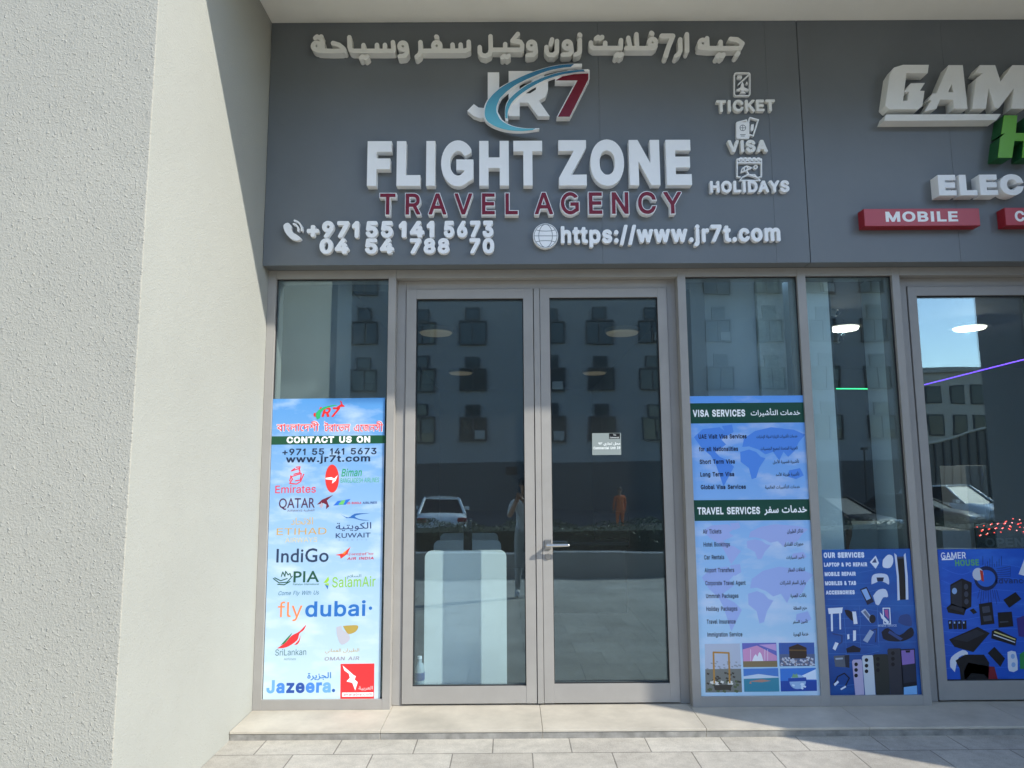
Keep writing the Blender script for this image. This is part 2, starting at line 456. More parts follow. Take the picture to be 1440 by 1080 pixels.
dl = leaf(.163, 1.070, zt, (p.x+.002, q.x-.002, q.z, p.z), 'glazed door with the lever handle and the small notice', mull=.042)
p = onY(1290, 415.6, .06)
leaf(nl, 3.615, zt, (onY(1311, 690, .06).x, 3.53, onY(1331.7, 958, .06).z, p.z), 'glazed door of the gaming shop with the blue accessories poster')
# lever handle
M_STEEL = mat('brushed_steel', (.62, .60, .57), .28, metal=1.0)
hc = onY(770.5, 766, .06); hx, hz = hc.x, hc.z
hb = B()
hb.box(hx-.019, hx+.019, .050, .0595, hz-.028, hz+.032)
hb.tube((hx, .05, hz), (hx, .0, hz), .0095, n=14)
hb.tube((hx-.009, .004, hz), (hx+.128, .004, hz+.001), .0105, .0095, n=14)
hb.ball((hx+.128, .004, hz+.001), .0098, 12, 6); hb.ball((hx-.009, .004, hz), .0105, 12, 6)
h1 = hb.build('handle', M_STEEL, dl, bevel=0)
kb = B(); kb.tube((hx, .051, hz-.075), (hx, .0595, hz-.075), .017, n=18); kb.tube((hx, .047, hz-.075), (hx, .052, hz-.075), .009, n=14)
kb.build('keyhole', M_STEEL, dl)

# ------------------------------------------------------------------ rooms behind the glass
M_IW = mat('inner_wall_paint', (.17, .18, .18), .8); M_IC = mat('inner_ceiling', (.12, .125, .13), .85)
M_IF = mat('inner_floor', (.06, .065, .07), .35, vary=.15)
def room(name, label, x0, x1, depth, zc, wall=M_IW):
    t = thing(name, label, 'room', ((x0+x1)/2, 2, FB))
    B().box(x0, x1, .1705, depth, FB-.15, FB).build('floor', M_IF, t)
    b = B()
    b.box(x0-.1, x0, .1705, depth, FB-.15, zc+.1); b.box(x1, x1+.1, .1705, depth, FB-.15, zc+.1); b.box(x0, x1, depth, depth+.1, FB-.15, zc+.1)
    b.build('wall', wall, t)
    B().box(x0, x1, .1705, depth, zc, zc+.1).build('ceiling', M_IC, t)
    return t
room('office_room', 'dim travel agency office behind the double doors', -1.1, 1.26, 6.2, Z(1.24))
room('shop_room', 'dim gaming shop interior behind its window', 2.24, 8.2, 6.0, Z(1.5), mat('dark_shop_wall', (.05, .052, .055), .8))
M_PANEL = mat('grey_board', (.34, .37, .38), .7, vary=.1, vscale=2)
tag(B().box(-1.62, -1.21, .25, .3, FB, FT).build('backing_board', mat('dark_board', (.10, .11, .115), .7, vary=.1, vscale=2)), 'grey board closing the back of the window beside the pier', 'board')
tag(B().box(1.37, 1.74, .25, .3, FB, FT).build('backing_board', M_PANEL), 'grey board behind the visa poster window', 'board')
M_CONC = mat('bare_concrete', (.52, .55, .51), .85, vary=.22, vscale=7, bump=.004, bscale=25)
tag(B().box(1.745, 1.93, .22, .6, FB, FT).build('concrete_column', M_CONC, bevel=.004), 'patchy concrete column behind the right edge of the visa poster window', 'column')
tag(B().box(1.999, 2.225, .165, .7, FB, FT).build('white_column', mat('white_column_paint', (.88, .91, .86), .7, vary=.05), bevel=.004), 'pale column just inside the gaming shop window', 'column')
tag(B().box(2.59, 2.76, .172, .43, FB, FT).build('window_reveal', mat('white_column_paint'), bevel=.004), 'pale upright reveal behind the right frame of the narrow gaming shop window', 'column')
# outlines of the letters, 600 units to the em, keyed by character code
GLYPHS = {}
GLYPHS['I'] = {
65:(288,[[10,0,121,305,166,305,278,0,237,0,168,194,139,287,147,287,133,241,51,0],[66,85,66,119,222,119,222,85]]),
66:(274,[[36,0,36,305,164,304,182,301,197,295,210,286,220,277,229,265,238,239,239,224,236,202,227,184,214,172,189,160,189,157,208,152,227,140,241,122,247,110,251,82,250,67,240,40,232,29,221,19,206,11,190,5,170,1,148,0],[75,34,147,34,169,36,185,40,198,48,206,58,212,69,212,92,205,110,192,125,184,131,161,137,75,139],[75,171,154,172,164,174,181,182,194,196,201,213,200,236,196,247,188,257,176,265,162,269,75,271]]),
67:(306,[[160,-4,135,-2,112,4,90,15,71,29,55,47,42,69,32,94,26,122,24,152,26,183,32,211,42,236,55,257,71,275,90,290,112,301,135,307,160,310,176,308,204,302,217,298,241,283,261,263,269,251,275,238,284,209,245,209,233,237,214,257,189,269,160,274,142,272,125,267,110,259,97,248,85,235,75,218,68,199,64,177,62,152,64,128,68,106,75,87,85,70,97,56,110,46,126,38,142,34,170,32,189,36,214,49,228,61,238,77,245,96,284,96,280,81,269,55,252,32,241,23,218,8,205,3,176,-4]]),
68:(301,[[131,0,58,0,58,34,152,36,173,41,191,49,206,59,218,73,227,89,234,109,238,130,239,153,238,176,234,197,227,217,218,233,206,246,192,257,175,265,155,269,133,271,56,271,56,305,135,305,164,303,189,297,212,287,231,273,247,256,260,235,269,211,275,184,277,153,275,123,269,95,260,71,247,50,230,32,211,19,187,8,161,2],[75,305,75,0,36,0,36,305]]),
69:(251,[[36,0,36,305,223,305,223,271,75,271,75,172,213,172,213,137,75,137,75,34,225,34,225,0]]),
70:(246,[[36,0,36,305,221,305,221,271,75,271,75,167,208,167,208,133,75,133,75,0]]),
71:(312,[[161,-4,135,-2,111,4,89,15,71,29,55,47,41,70,32,94,26,122,24,152,26,183,32,211,41,236,55,257,70,275,89,290,110,301,134,307,159,310,190,306,204,302,230,290,242,281,262,262,269,250,276,237,284,209,245,209,232,236,221,250,206,262,189,269,170,273,142,272,125,267,110,259,96,248,85,235,75,218,68,199,64,177,62,152,64,128,68,106,75,87,85,70,97,57,110,46,126,38,143,34,161,32,193,37,207,43,219,51,229,61,238,74,244,88,248,104,249,121,260,119,170,119,170,154,287,154,285,96,280,74,271,55,259,37,244,23,226,11,206,3,185,-2]]),
72:(310,[[36,0,36,305,75,305,75,173,235,173,235,305,274,305,274,0,235,0,235,139,75,139,75,0]]),
73:(180,[[19,0,19,34,71,34,71,271,19,271,19,305,161,305,161,271,110,271,110,34,161,34,161,0]]),
74:(238,[[111,-4,86,-1,64,7,45,20,31,38,23,60,20,104,59,104,60,70,65,56,73,44,83,37,96,32,111,30,125,32,138,37,149,44,157,56,161,70,163,87,163,305,202,305,202,87,199,60,191,38,176,20,158,7,136,-1]]),
75:(280,[[62,87,62,130,104,182,218,305,269,305,139,166,137,166],[36,0,36,305,75,305,75,0],[223,0,113,155,137,185,269,0]]),
76:(236,[[36,0,36,305,75,305,75,34,217,34,217,0]]),
77:(377,[[36,0,36,305,91,305,168,107,193,29,184,29,205,95,286,305,341,305,341,0,302,0,304,274,308,274,283,201,205,0,172,0,100,180,67,274,71,274,72,241,73,0]]),
78:(314,[[36,0,36,305,82,305,218,91,248,33,243,32,239,94,239,305,278,305,278,0,232,0,101,208,65,271,71,272,75,181,75,0]]),
79:(320,[[160,-4,135,-2,112,4,90,15,71,29,55,47,42,69,32,94,26,122,24,152,26,183,32,211,42,236,55,257,71,275,90,290,112,301,135,307,160,310,185,307,209,301,230,290,249,275,265,257,278,236,288,211,294,183,296,152,294,122,288,94,278,69,265,47,249,29,230,15,209,4,185,-2],[160,32,178,33,194,38,209,46,223,56,235,70,245,86,252,106,257,128,258,152,257,177,252,199,245,219,235,235,223,249,209,260,194,268,178,272,160,274,142,272,126,267,110,260,97,249,85,235,75,218,68,199,64,177,62,152,64,128,68,106,75,86,85,70,97,56,110,46,126,38,142,33]]),
80:(267,[[36,0,36,305,163,304,183,299,199,292,214,283,225,271,234,258,240,242,244,226,244,191,240,175,234,159,225,146,214,134,199,124,183,117,163,113,65,112,65,145,154,146,167,149,187,160,200,176,206,197,206,220,200,241,187,257,167,268,139,271,75,271,75,0]]),
81:(320,[[147,95,188,95,281,-29,241,-29],[160,-4,135,-2,112,4,90,15,71,29,55,47,42,69,32,94,26,122,24,152,26,183,32,211,42,236,55,257,71,275,90,290,112,301,135,307,160,310,185,307,209,301,230,290,249,275,265,257,278,236,288,211,294,183,296,152,294,122,288,94,278,69,265,47,249,29,230,15,209,4,185,-2],[160,32,178,33,194,38,209,46,223,56,235,70,245,86,252,106,257,128,258,152,257,177,252,199,245,219,235,235,223,249,209,260,194,268,178,272,160,274,142,272,126,267,110,260,97,249,85,235,75,218,68,199,64,177,62,152,64,128,68,106,75,86,85,70,97,56,110,46,126,38,142,33]]),
82:(269,[[36,0,36,305,164,304,183,300,200,293,214,284,226,273,234,260,241,245,244,229,244,194,241,178,234,163,226,150,214,139,200,130,183,124,164,120,58,119,58,153,155,154,168,156,188,166,200,180,206,200,206,223,200,243,188,258,167,268,140,271,75,271,75,0],[212,0,138,137,182,137,257,0]]),
83:(268,[[134,-5,94,-1,77,5,61,14,49,24,38,36,31,50,25,65,23,82,62,82,68,61,82,46,100,35,122,30,148,30,172,36,190,47,203,64,206,73,206,92,204,101,193,113,168,127,87,152,67,161,52,173,40,188,34,205,31,223,32,240,37,255,45,269,55,281,68,290,83,299,99,305,136,310,173,305,190,299,204,290,216,281,226,269,234,256,239,242,241,227,202,227,199,241,192,253,181,262,168,269,152,274,122,274,100,269,91,264,77,251,70,235,69,226,73,207,85,194,101,185,177,162,197,154,215,143,223,136,237,119,241,108,245,83,244,67,239,52,232,38,222,26,209,15,194,7,176,0,157,-4]]),
84:(269,[[19,271,19,305,250,305,250,271,154,271,154,0,116,0,116,271]]),
85:(310,[[155,-5,132,-4,112,1,92,9,76,20,62,33,51,48,43,65,38,84,36,104,36,305,74,305,74,107,79,80,92,57,112,41,125,35,155,31,171,32,199,41,218,57,231,80,236,107,236,305,274,305,274,104,272,84,268,65,260,48,248,33,235,20,218,9,199,1,178,-4]]),
86:(288,[[122,0,10,305,50,305,119,112,149,19,141,19,154,64,237,305,278,305,167,0]]),
87:(412,[[93,0,10,305,49,305,100,107,118,24,113,24,124,77,184,305,228,305,282,97,298,24,293,24,304,77,362,305,402,305,318,0,273,0,217,207,202,285,210,285,198,223,138,0]]),
88:(284,[[11,0,130,170,130,142,17,305,62,305,122,217,146,175,139,175,155,203,224,305,268,305,155,143,155,172,274,0,229,0,161,99,138,139,146,139,131,112,55,0]]),
89:(283,[[122,0,122,125,10,305,55,305,128,185,150,138,134,138,145,165,168,206,229,305,273,305,161,125,161,0]]),
90:(263,[[25,0,25,28,184,259,205,286,209,272,24,271,24,305,238,305,238,277,80,49,58,20,54,32,239,34,239,0]]),
97:(233,[[96,-5,69,-2,56,3,46,9,29,27,23,38,19,50,18,65,22,88,32,104,38,110,55,120,86,128,148,137,159,141,163,144,166,153,163,171,156,184,144,193,136,196,118,199,98,196,82,190,71,181,60,164,25,175,38,199,47,208,68,221,80,225,104,230,125,230,143,227,163,221,180,210,193,192,198,181,202,151,202,0,166,0,166,31,163,31,151,15,137,5,119,-2],[102,27,127,31,137,35,152,48,158,56,164,73,166,114,145,107,88,98,73,92,62,83,56,71,55,63,56,56,61,43,78,31]]),
98:(254,[[137,-5,125,-4,103,2,88,13,71,35,67,35,67,0,32,0,32,305,68,305,68,191,71,191,88,213,103,224,124,230,155,229,172,224,188,217,201,205,212,192,222,176,229,157,233,136,234,113,233,91,229,70,222,50,213,34,202,20,188,10,173,2,156,-4],[132,28,145,29,157,33,176,48,190,70,194,83,197,113,196,129,190,157,177,179,157,193,146,197,132,198,107,193,88,179,75,158,68,130,68,113,68,97,75,69,88,47,107,33]]),
99:(238,[[124,-5,104,-3,86,2,70,10,56,21,43,35,34,51,26,70,22,90,20,112,22,135,26,156,34,175,43,191,56,205,70,216,86,224,104,229,124,230,156,226,183,214,204,193,217,166,182,157,177,169,167,182,151,193,139,197,110,197,98,193,87,186,71,167,65,155,59,127,59,98,61,83,71,58,87,40,98,33,110,29,124,28,146,31,163,40,175,53,182,70,218,61,205,34,184,13,157,-1]]),
100:(254,[[117,-5,99,-4,82,2,67,10,53,20,42,34,33,50,26,70,22,91,20,113,22,136,26,157,33,176,42,192,53,205,67,217,82,224,99,229,131,230,152,224,167,213,184,191,187,191,187,305,223,305,223,0,188,0,188,35,184,35,166,13,151,2,142,-2],[123,28,148,33,167,47,179,69,184,83,187,113,186,130,180,158,167,179,148,193,123,198,109,197,97,193,87,187,78,179,65,157,61,143,58,113,59,98,65,70,78,48,97,33,109,29]]),
101:(242,[[127,-5,106,-3,87,2,70,10,55,21,43,35,34,51,26,70,22,90,20,112,22,134,26,155,33,174,43,190,55,204,69,215,85,224,103,229,123,230,148,228,171,220,191,205,200,194,214,169,219,154,223,116,223,101,45,101,45,133,203,133,186,121,182,149,173,172,158,188,148,194,123,198,98,194,88,188,71,172,65,162,58,139,59,91,66,64,81,44,101,32,114,29,136,28,152,32,166,39,176,49,184,63,219,55,209,33,201,23,181,8,157,-2]]),
102:(152,[[137,227,137,196,4,196,4,227],[49,0,49,259,52,282,64,299,72,306,91,315,112,318,143,314,146,313,136,281,117,284,98,281,92,276,86,261,85,0]]),
103:(255,[[124,-91,94,-88,68,-79,49,-66,31,-41,61,-25,79,-44,101,-56,124,-58,142,-57,157,-52,169,-45,179,-35,185,-20,187,-4,187,41,184,41,166,19,151,10,142,6,117,3,99,4,83,8,68,16,54,26,43,39,33,54,26,72,22,92,20,115,22,137,26,158,33,176,43,192,54,205,67,217,83,224,100,229,118,230,142,227,152,224,167,214,185,191,188,191,188,227,223,227,223,-5,222,-24,218,-40,210,-54,200,-65,188,-74,159,-86],[123,35,148,40,167,52,174,62,184,85,187,116,184,145,180,158,167,179,148,193,123,198,109,197,98,193,78,179,65,157,61,145,58,116,61,86,65,74,79,53,98,40]]),
104:(246,[[68,136,68,0,32,0,32,305,68,305,68,172,61,172,70,191,79,206,91,217,105,224,120,229,151,230,177,221,188,214,197,204,205,193,210,179,213,163,214,0,178,0,178,141,176,158,172,172,164,182,154,191,141,196,115,197,97,190,82,178,76,170,71,160]]),
105:(100,[[32,0,32,227,68,227,68,0],[50,266,44,266,32,273,28,278,25,290,28,302,32,307,44,313,50,314,57,313,68,307,75,296,76,290,73,278,68,273,63,269]]),
106:(100,[[32,227,68,227,67,-31,61,-54,48,-71,28,-82,16,-85,-6,-86,-6,-52,11,-51,19,-48,24,-43,31,-28],[50,266,43,266,32,273,28,278,25,290,28,302,32,307,43,313,50,314,57,313,68,307,75,296,76,290,75,283,68,273,63,269]]),
107:(229,[[66,82,66,127,73,127,170,227,216,227,110,119,106,119],[32,0,32,305,68,305,68,0],[176,0,89,112,115,137,223,0]]),
108:(113,[[83,-1,67,0,55,5,44,12,37,22,33,35,32,50,32,305,68,305,68,50,72,37,76,34,88,31,102,32,109,2]]),
109:(366,[[32,0,32,227,67,227,67,177,65,177,73,199,86,215,103,226,122,231,147,230,161,225,172,217,182,205,188,192,193,177,187,177,196,197,202,206,218,220,239,229,262,232,287,228,308,217,317,208,330,184,333,170,334,0,298,0,298,152,296,167,291,179,284,188,263,197,251,198,232,196,224,192,212,181,204,166,201,148,201,0,164,0,163,168,159,178,152,187,143,193,132,197,119,198,103,196,87,187,76,173,71,164,68,143,68,0]]),
110:(246,[[68,136,68,0,32,0,32,227,67,227,67,172,61,172,70,191,79,206,91,217,105,224,120,229,151,230,177,221,188,214,205,193,210,179,213,163,214,0,178,0,178,141,176,158,172,172,164,182,154,191,141,196,115,197,97,190,82,178,76,170,71,160]]),
111:(249,[[124,-5,104,-3,86,2,70,10,56,21,43,35,34,51,26,70,22,90,20,112,22,135,26,156,34,175,43,191,56,205,70,216,86,224,104,229,124,230,145,229,163,224,179,216,194,205,206,191,215,175,223,156,227,135,229,112,227,90,223,70,215,51,206,35,194,21,179,10,163,2,145,-3],[124,28,139,29,151,33,162,40,171,48,184,70,188,83,191,112,191,127,184,155,171,178,162,186,151,193,139,197,124,198,110,197,98,193,87,186,78,178,65,155,61,142,58,112,61,83,65,70,78,48,87,40,98,33,110,29]]),
112:(254,[[32,-86,32,227,67,227,67,191,71,191,88,213,103,224,113,227,137,230,155,229,172,224,188,217,201,205,212,192,222,176,229,157,233,136,234,113,233,91,229,70,222,50,213,34,202,20,188,10,173,2,156,-4,125,-4,104,2,88,13,71,35,68,35,68,-86],[132,28,145,29,157,33,176,48,190,70,194,83,197,113,196,129,190,157,177,179,157,193,146,197,132,198,107,193,88,179,75,158,68,130,68,113,68,97,75,69,88,47,107,33]]),
113:(254,[[223,-86,187,-86,187,35,184,35,166,13,151,2,130,-4,99,-4,82,2,67,10,53,20,42,34,33,50,26,70,22,91,20,113,22,136,26,157,33,176,42,192,53,205,67,217,82,224,99,229,118,230,142,227,152,224,167,213,184,191,188,191,188,227,223,227],[123,28,148,33,167,47,179,69,184,83,187,113,186,130,180,158,167,179,148,193,123,198,109,197,97,193,87,187,78,179,65,157,61,143,58,113,59,98,65,70,78,48,97,33,109,29]]),
114:(155,[[32,0,32,227,67,227,67,193,69,193,82,212,103,226,115,230,146,230,146,193,124,196,104,193,88,184,76,170,71,161,68,142,68,0]]),
115:(219,[[109,-5,80,-2,67,2,46,14,30,32,22,56,56,64,61,52,67,43,74,36,85,31,109,27,136,32,146,37,155,44,159,53,160,69,152,82,137,90,71,108,55,115,43,125,35,136,30,149,28,164,29,177,33,188,47,208,69,222,82,227,112,230,140,227,163,218,179,203,191,185,194,174,161,166,152,182,137,195,126,199,100,199,88,196,71,183,67,175,65,166,69,152,74,146,91,137,157,120,172,112,184,103,192,92,197,79,199,64,197,51,194,39,187,28,169,11,142,-1]]),
116:(136,[[122,227,122,196,4,196,4,227],[39,283,76,283,76,50,82,37,86,33,102,30,121,32,128,1,101,-2,83,-1,68,4,55,13,46,25,41,38,39,56]]),
117:(246,[[109,-3,81,1,58,14,49,23,41,35,36,49,32,83,32,227,68,227,68,86,70,70,74,56,82,45,92,37,105,32,120,30,140,33,158,43,170,58,174,68,178,92,178,227,214,227,214,0,179,0,179,55,184,55,176,36,166,21,154,10,140,3,125,-2]]),
118:(233,[[98,0,10,227,50,227,104,79,124,13,110,13,130,79,183,227,223,227,136,0]]),
119:(340,[[83,0,14,227,52,227,88,98,105,25,99,25,107,63,151,227,190,227,225,98,241,25,235,25,239,45,288,227,327,227,257,0,221,0,191,103,166,203,175,203,155,124,119,0]]),
120:(227,[[13,0,103,131,103,103,17,227,60,227,124,124,105,124,133,172,169,227,211,227,125,101,125,128,215,0,172,0,131,62,104,109,123,109,96,62,55,0]]),
121:(233,[[28,-83,37,-52,56,-54,73,-49,83,-38,87,-31,98,-1,10,227,50,227,104,79,124,13,110,13,130,79,183,227,223,227,122,-35,112,-56,99,-71,92,-77,75,-85,49,-87]]),
122:(228,[[25,0,25,28,152,192,152,194,29,194,29,227,200,227,200,199,76,36,76,34,203,34,203,0]]),
48:(272,[[136,-4,115,-2,95,4,78,14,63,29,51,46,41,68,34,93,30,121,29,152,30,184,34,212,41,237,51,259,64,277,78,290,95,301,115,307,136,310,157,307,177,301,194,290,209,277,221,259,230,237,238,212,242,184,243,152,242,121,238,93,230,68,221,46,209,29,194,14,177,4,158,-2],[136,30,150,31,163,36,174,44,184,55,192,70,198,86,203,106,206,152,203,199,198,219,192,236,184,250,174,261,163,269,150,274,136,276,122,274,109,269,98,261,88,250,80,236,74,219,69,199,65,152,69,106,74,86,80,70,88,55,98,44,109,36,122,31]]),
49:(272,[[46,0,46,33,235,33,235,0],[166,305,166,0,127,0,127,269,52,215,52,256,119,305]]),
50:(272,[[38,0,38,28,169,169,187,196,190,205,192,223,189,243,179,259,172,265,155,273,134,276,113,272,95,263,83,248,79,239,76,217,40,217,41,235,45,251,52,265,61,278,73,289,86,298,101,304,118,308,152,308,169,304,184,298,197,289,208,279,217,267,223,254,227,239,229,223,228,212,223,191,211,168,190,141,92,36,92,34,233,34,233,0]]),
51:(272,[[131,-4,113,-3,80,6,65,13,53,23,42,34,34,47,29,62,26,79,65,79,71,60,82,46,99,35,120,31,143,31,165,37,175,41,189,56,194,65,197,87,194,108,184,127,165,140,152,145,137,148,94,149,94,179,173,269,173,271,42,271,42,305,223,305,223,277,127,167,127,173,148,174,167,172,185,166,200,157,212,146,223,133,230,119,235,104,236,87,234,70,230,54,222,40,212,27,200,16,185,7,169,1,151,-3]]),
52:(272,[[24,63,24,95,148,305,187,305,65,98,248,98,248,63],[169,0,169,191,206,191,206,0]]),
53:(272,[[133,-4,99,1,71,15,50,36,43,49,38,63,36,78,73,78,75,69,83,53,96,41,113,32,133,30,155,34,166,38,182,53,193,73,197,97,193,122,188,133,174,151,154,162,143,165,131,166,110,164,91,157,77,148,40,152,58,305,220,305,220,271,91,271,80,181,107,195,127,200,151,199,176,193,198,179,215,161,227,139,234,112,233,79,229,61,221,46,211,31,199,19,185,9,169,2,152,-2]]),
54:(272,[[136,-4,118,-2,101,2,85,9,71,19,60,31,50,44,44,61,40,78,39,112,48,143,67,181,151,305,193,305,91,157,87,157,94,167,104,177,125,187,141,188,159,187,175,183,190,177,202,168,213,157,222,144,228,129,232,112,233,94,232,76,227,59,221,44,211,30,200,18,186,8,170,2,154,-2],[136,29,158,33,176,44,188,61,193,71,196,94,193,118,182,137,167,151,158,155,136,159,114,155,104,151,89,137,79,118,75,95,79,71,83,61,96,44,114,33]]),
55:(272,[[58,0,194,271,37,271,37,305,235,305,235,269,99,0]]),
56:(272,[[136,-4,98,1,82,7,67,15,55,25,44,37,37,50,32,65,31,81,35,106,45,127,61,145,70,151,92,159,65,173,56,185,48,198,44,212,42,228,44,243,47,257,54,270,64,281,88,299,102,305,136,310,169,305,184,299,208,281,217,270,224,257,227,243,229,228,227,212,223,198,215,185,206,173,180,159,201,151,211,145,226,127,237,106,241,81,239,65,235,50,227,37,217,25,205,15,190,7,173,1],[136,29,160,32,180,41,194,55,199,64,202,83,198,104,187,121,170,134,159,138,136,141,112,138,101,134,84,121,73,104,69,83,73,64,77,55,91,41,111,32],[136,174,156,176,164,180,179,191,188,206,191,226,188,244,179,259,165,269,156,273,136,276,115,273,106,269,92,259,83,244,80,226,83,206,92,191,99,185,116,176]]),
57:(272,[[136,310,154,308,171,304,186,296,200,287,211,275,221,260,228,245,232,227,232,193,224,162,204,124,120,0,78,0,181,149,184,149,177,137,167,128,147,119,131,117,113,118,97,122,82,128,70,137,59,148,50,161,43,176,40,193,38,211,40,229,44,247,51,262,61,275,72,287,86,296,101,304,118,308],[136,276,114,272,96,261,83,244,79,234,75,211,79,188,89,168,104,154,114,150,136,146,158,149,176,160,188,177,193,187,196,210,193,234,188,244,176,261,158,272]]),
43:(272,[[119,20,119,218,153,218,153,20],[37,103,37,136,235,136,235,103]]),
45:(272,[[202,146,202,113,68,113,68,146]]),
46:(113,[[57,-2,44,1,38,5,33,11,30,25,33,38,38,44,44,49,57,52,64,51,77,44,81,38,85,25,81,11,77,5,71,1]]),
47:(149,[[141,320,43,-46,8,-46,107,320]]),
58:(113,[[57,-2,44,1,38,5,33,11,30,25,33,38,38,44,44,49,57,52,64,51,77,44,81,38,85,25,81,11,77,5,71,1],[57,163,44,166,38,170,31,182,30,190,33,203,38,209,44,214,57,217,71,214,77,209,81,203,85,190,81,176,77,170,71,166]]),
38:(269,[[118,-4,99,-3,82,1,66,7,53,16,41,25,32,37,26,50,22,65,20,80,24,104,28,113,42,132,72,158,138,208,153,225,157,243,153,260,140,272,121,277,101,272,87,259,82,239,87,218,107,188,263,0,218,0,73,176,52,206,49,217,45,239,49,264,55,275,70,293,80,299,92,304,120,308,148,304,160,299,178,285,190,265,193,254,194,242,192,225,185,209,169,188,81,121,66,104,62,97,58,79,59,69,65,52,78,40,86,34,105,29,128,29,151,35,161,41,181,57,196,79,206,104,209,134,245,134,242,100,233,74,223,55,200,28,189,18,163,4,148,-1]]),
44:(113,[[23,-71,41,43,82,43,50,-71]]),
39:(124,[[47,191,42,305,82,305,77,191]]),
}
GLYPHS['G'] = {
65:(400,[[217,412,176,412,0,0,60,0,112,121,286,121,340,0,400,0],[196,322,262,173,134,173]]),
68:(450,[[46,0,205,0,322,30,396,105,422,205,400,301,328,377,205,409,46,409],[104,356,195,356,289,335,344,280,362,205,349,143,299,81,198,53,104,53]]),
69:(300,[[277,409,45,409,45,0,283,0,283,53,104,53,104,180,271,180,271,233,104,233,104,356,277,356]]),
71:(444,[[404,202,266,202,266,149,345,149,345,65,317,56,287,51,256,49,170,68,112,123,91,204,112,284,168,340,248,361,298,356,347,343,395,320,395,380,340,401,295,412,250,415,137,386,59,311,30,202,59,95,136,22,248,-5,301,-2,352,9,404,28]]),
72:(437,[[392,409,333,409,333,231,104,231,104,409,45,409,45,0,104,0,104,178,333,178,333,0,392,0]]),
73:(150,[[104,409,46,409,46,0,104,0]]),
75:(394,[[171,215,349,409,276,409,104,222,104,409,45,409,45,0,104,0,104,202,312,0,393,0]]),
76:(294,[[103,409,44,409,44,0,288,0,288,53,103,53]]),
77:(469,[[425,409,371,409,235,241,99,409,44,409,44,0,103,0,103,319,230,160,239,160,367,319,367,0,425,0]]),
78:(469,[[424,409,368,409,368,92,91,409,44,409,44,0,100,0,100,315,373,0,424,0]]),
79:(494,[[27,205,54,101,130,25,245,-5,364,25,440,101,467,205,440,310,364,385,247,415,131,385,55,310],[88,205,109,285,165,340,247,361,329,340,385,285,406,205,385,124,329,69,247,49,165,69,109,124]]),
80:(306,[[42,409,42,0,101,0,101,177,162,177,240,193,285,233,300,292,286,351,243,393,170,409],[101,356,170,356,212,347,233,323,239,294,230,259,206,238,167,230,101,230]]),
81:(494,[[298,0,386,39,446,111,468,203,439,311,363,386,253,415,135,388,56,314,27,205,49,110,109,39,199,0,259,-39,325,-68,400,-83,452,-31,451,-29,409,-34,361,-24],[250,361,331,340,387,283,407,203,387,126,332,70,251,49,160,70,106,127,88,204,103,272,154,334]]),
82:(362,[[46,409,46,0,105,0,105,178,130,178,159,172,193,146,238,84,292,0,362,0,323,56,277,128,248,166,215,194,253,218,276,251,284,295,268,356,221,395,149,409],[105,359,143,359,189,352,215,330,223,297,217,265,192,240,143,230,105,230]]),
83:(275,[[239,386,210,402,179,412,148,415,83,401,40,364,24,305,70,221,155,165,201,99,194,76,172,56,134,47,95,54,59,74,26,107,26,32,61,11,99,-1,141,-5,200,9,241,48,256,106,210,200,124,253,79,313,87,338,110,356,143,362,173,358,205,345,239,319]]),
84:(362,[[352,409,10,409,10,356,152,356,152,0,211,0,211,356,352,356]]),
85:(425,[[389,409,330,409,330,171,328,136,320,106,304,82,281,65,249,53,208,49,175,52,145,64,120,83,106,103,98,129,95,167,95,409,37,409,37,155,62,64,124,11,207,-5,308,16,369,73,389,161]]),
87:(625,[[625,409,566,409,455,127,341,409,285,409,172,127,59,409,0,409,166,-4,177,-4,313,331,447,-4,458,-4]]),
97:(256,[[247,48,235,40,218,34,213,35,209,39,208,186,195,236,160,265,110,275,74,271,45,259,21,238,21,180,48,205,77,220,106,224,133,220,149,204,155,177,155,163,64,128,30,103,16,61,24,28,47,4,82,-5,106,-2,130,7,154,22,162,7,175,-2,195,-5,211,-4,226,3,247,16],[155,55,140,43,124,35,108,32,88,37,74,50,70,70,82,97,112,117,155,133]]),
100:(306,[[271,409,217,409,217,264,197,270,161,275,91,257,44,211,26,141,43,66,88,17,157,0,271,0],[217,45,163,45,115,56,89,88,81,133,92,182,122,215,167,227,184,226,217,217]]),
105:(131,[[92,269,39,269,39,0,92,0],[98,351,94,367,82,379,66,383,50,379,38,367,34,351,38,335,50,323,66,319,82,323,94,335]]),
107:(287,[[276,269,212,269,93,137,228,0,300,0,161,137],[91,409,37,409,37,0,91,0]]),
110:(300,[[90,269,37,269,37,0,90,0,90,193,113,216,135,229,157,232,185,224,203,202,210,167,210,0,263,0,263,166,251,227,218,263,172,275,142,270,115,256,90,234]]),
111:(331,[[164,275,91,256,41,208,22,137,40,64,90,13,164,-5,240,13,291,62,310,137,290,208,239,257],[163,227,211,215,243,184,255,137,244,86,212,54,163,43,118,55,87,88,76,137,88,184,118,215]]),
114:(238,[[41,269,41,0,95,0,95,141,104,183,127,212,160,224,175,220,193,211,210,197,238,244,217,261,196,271,174,275,149,268,122,246,95,208,95,269]]),
}
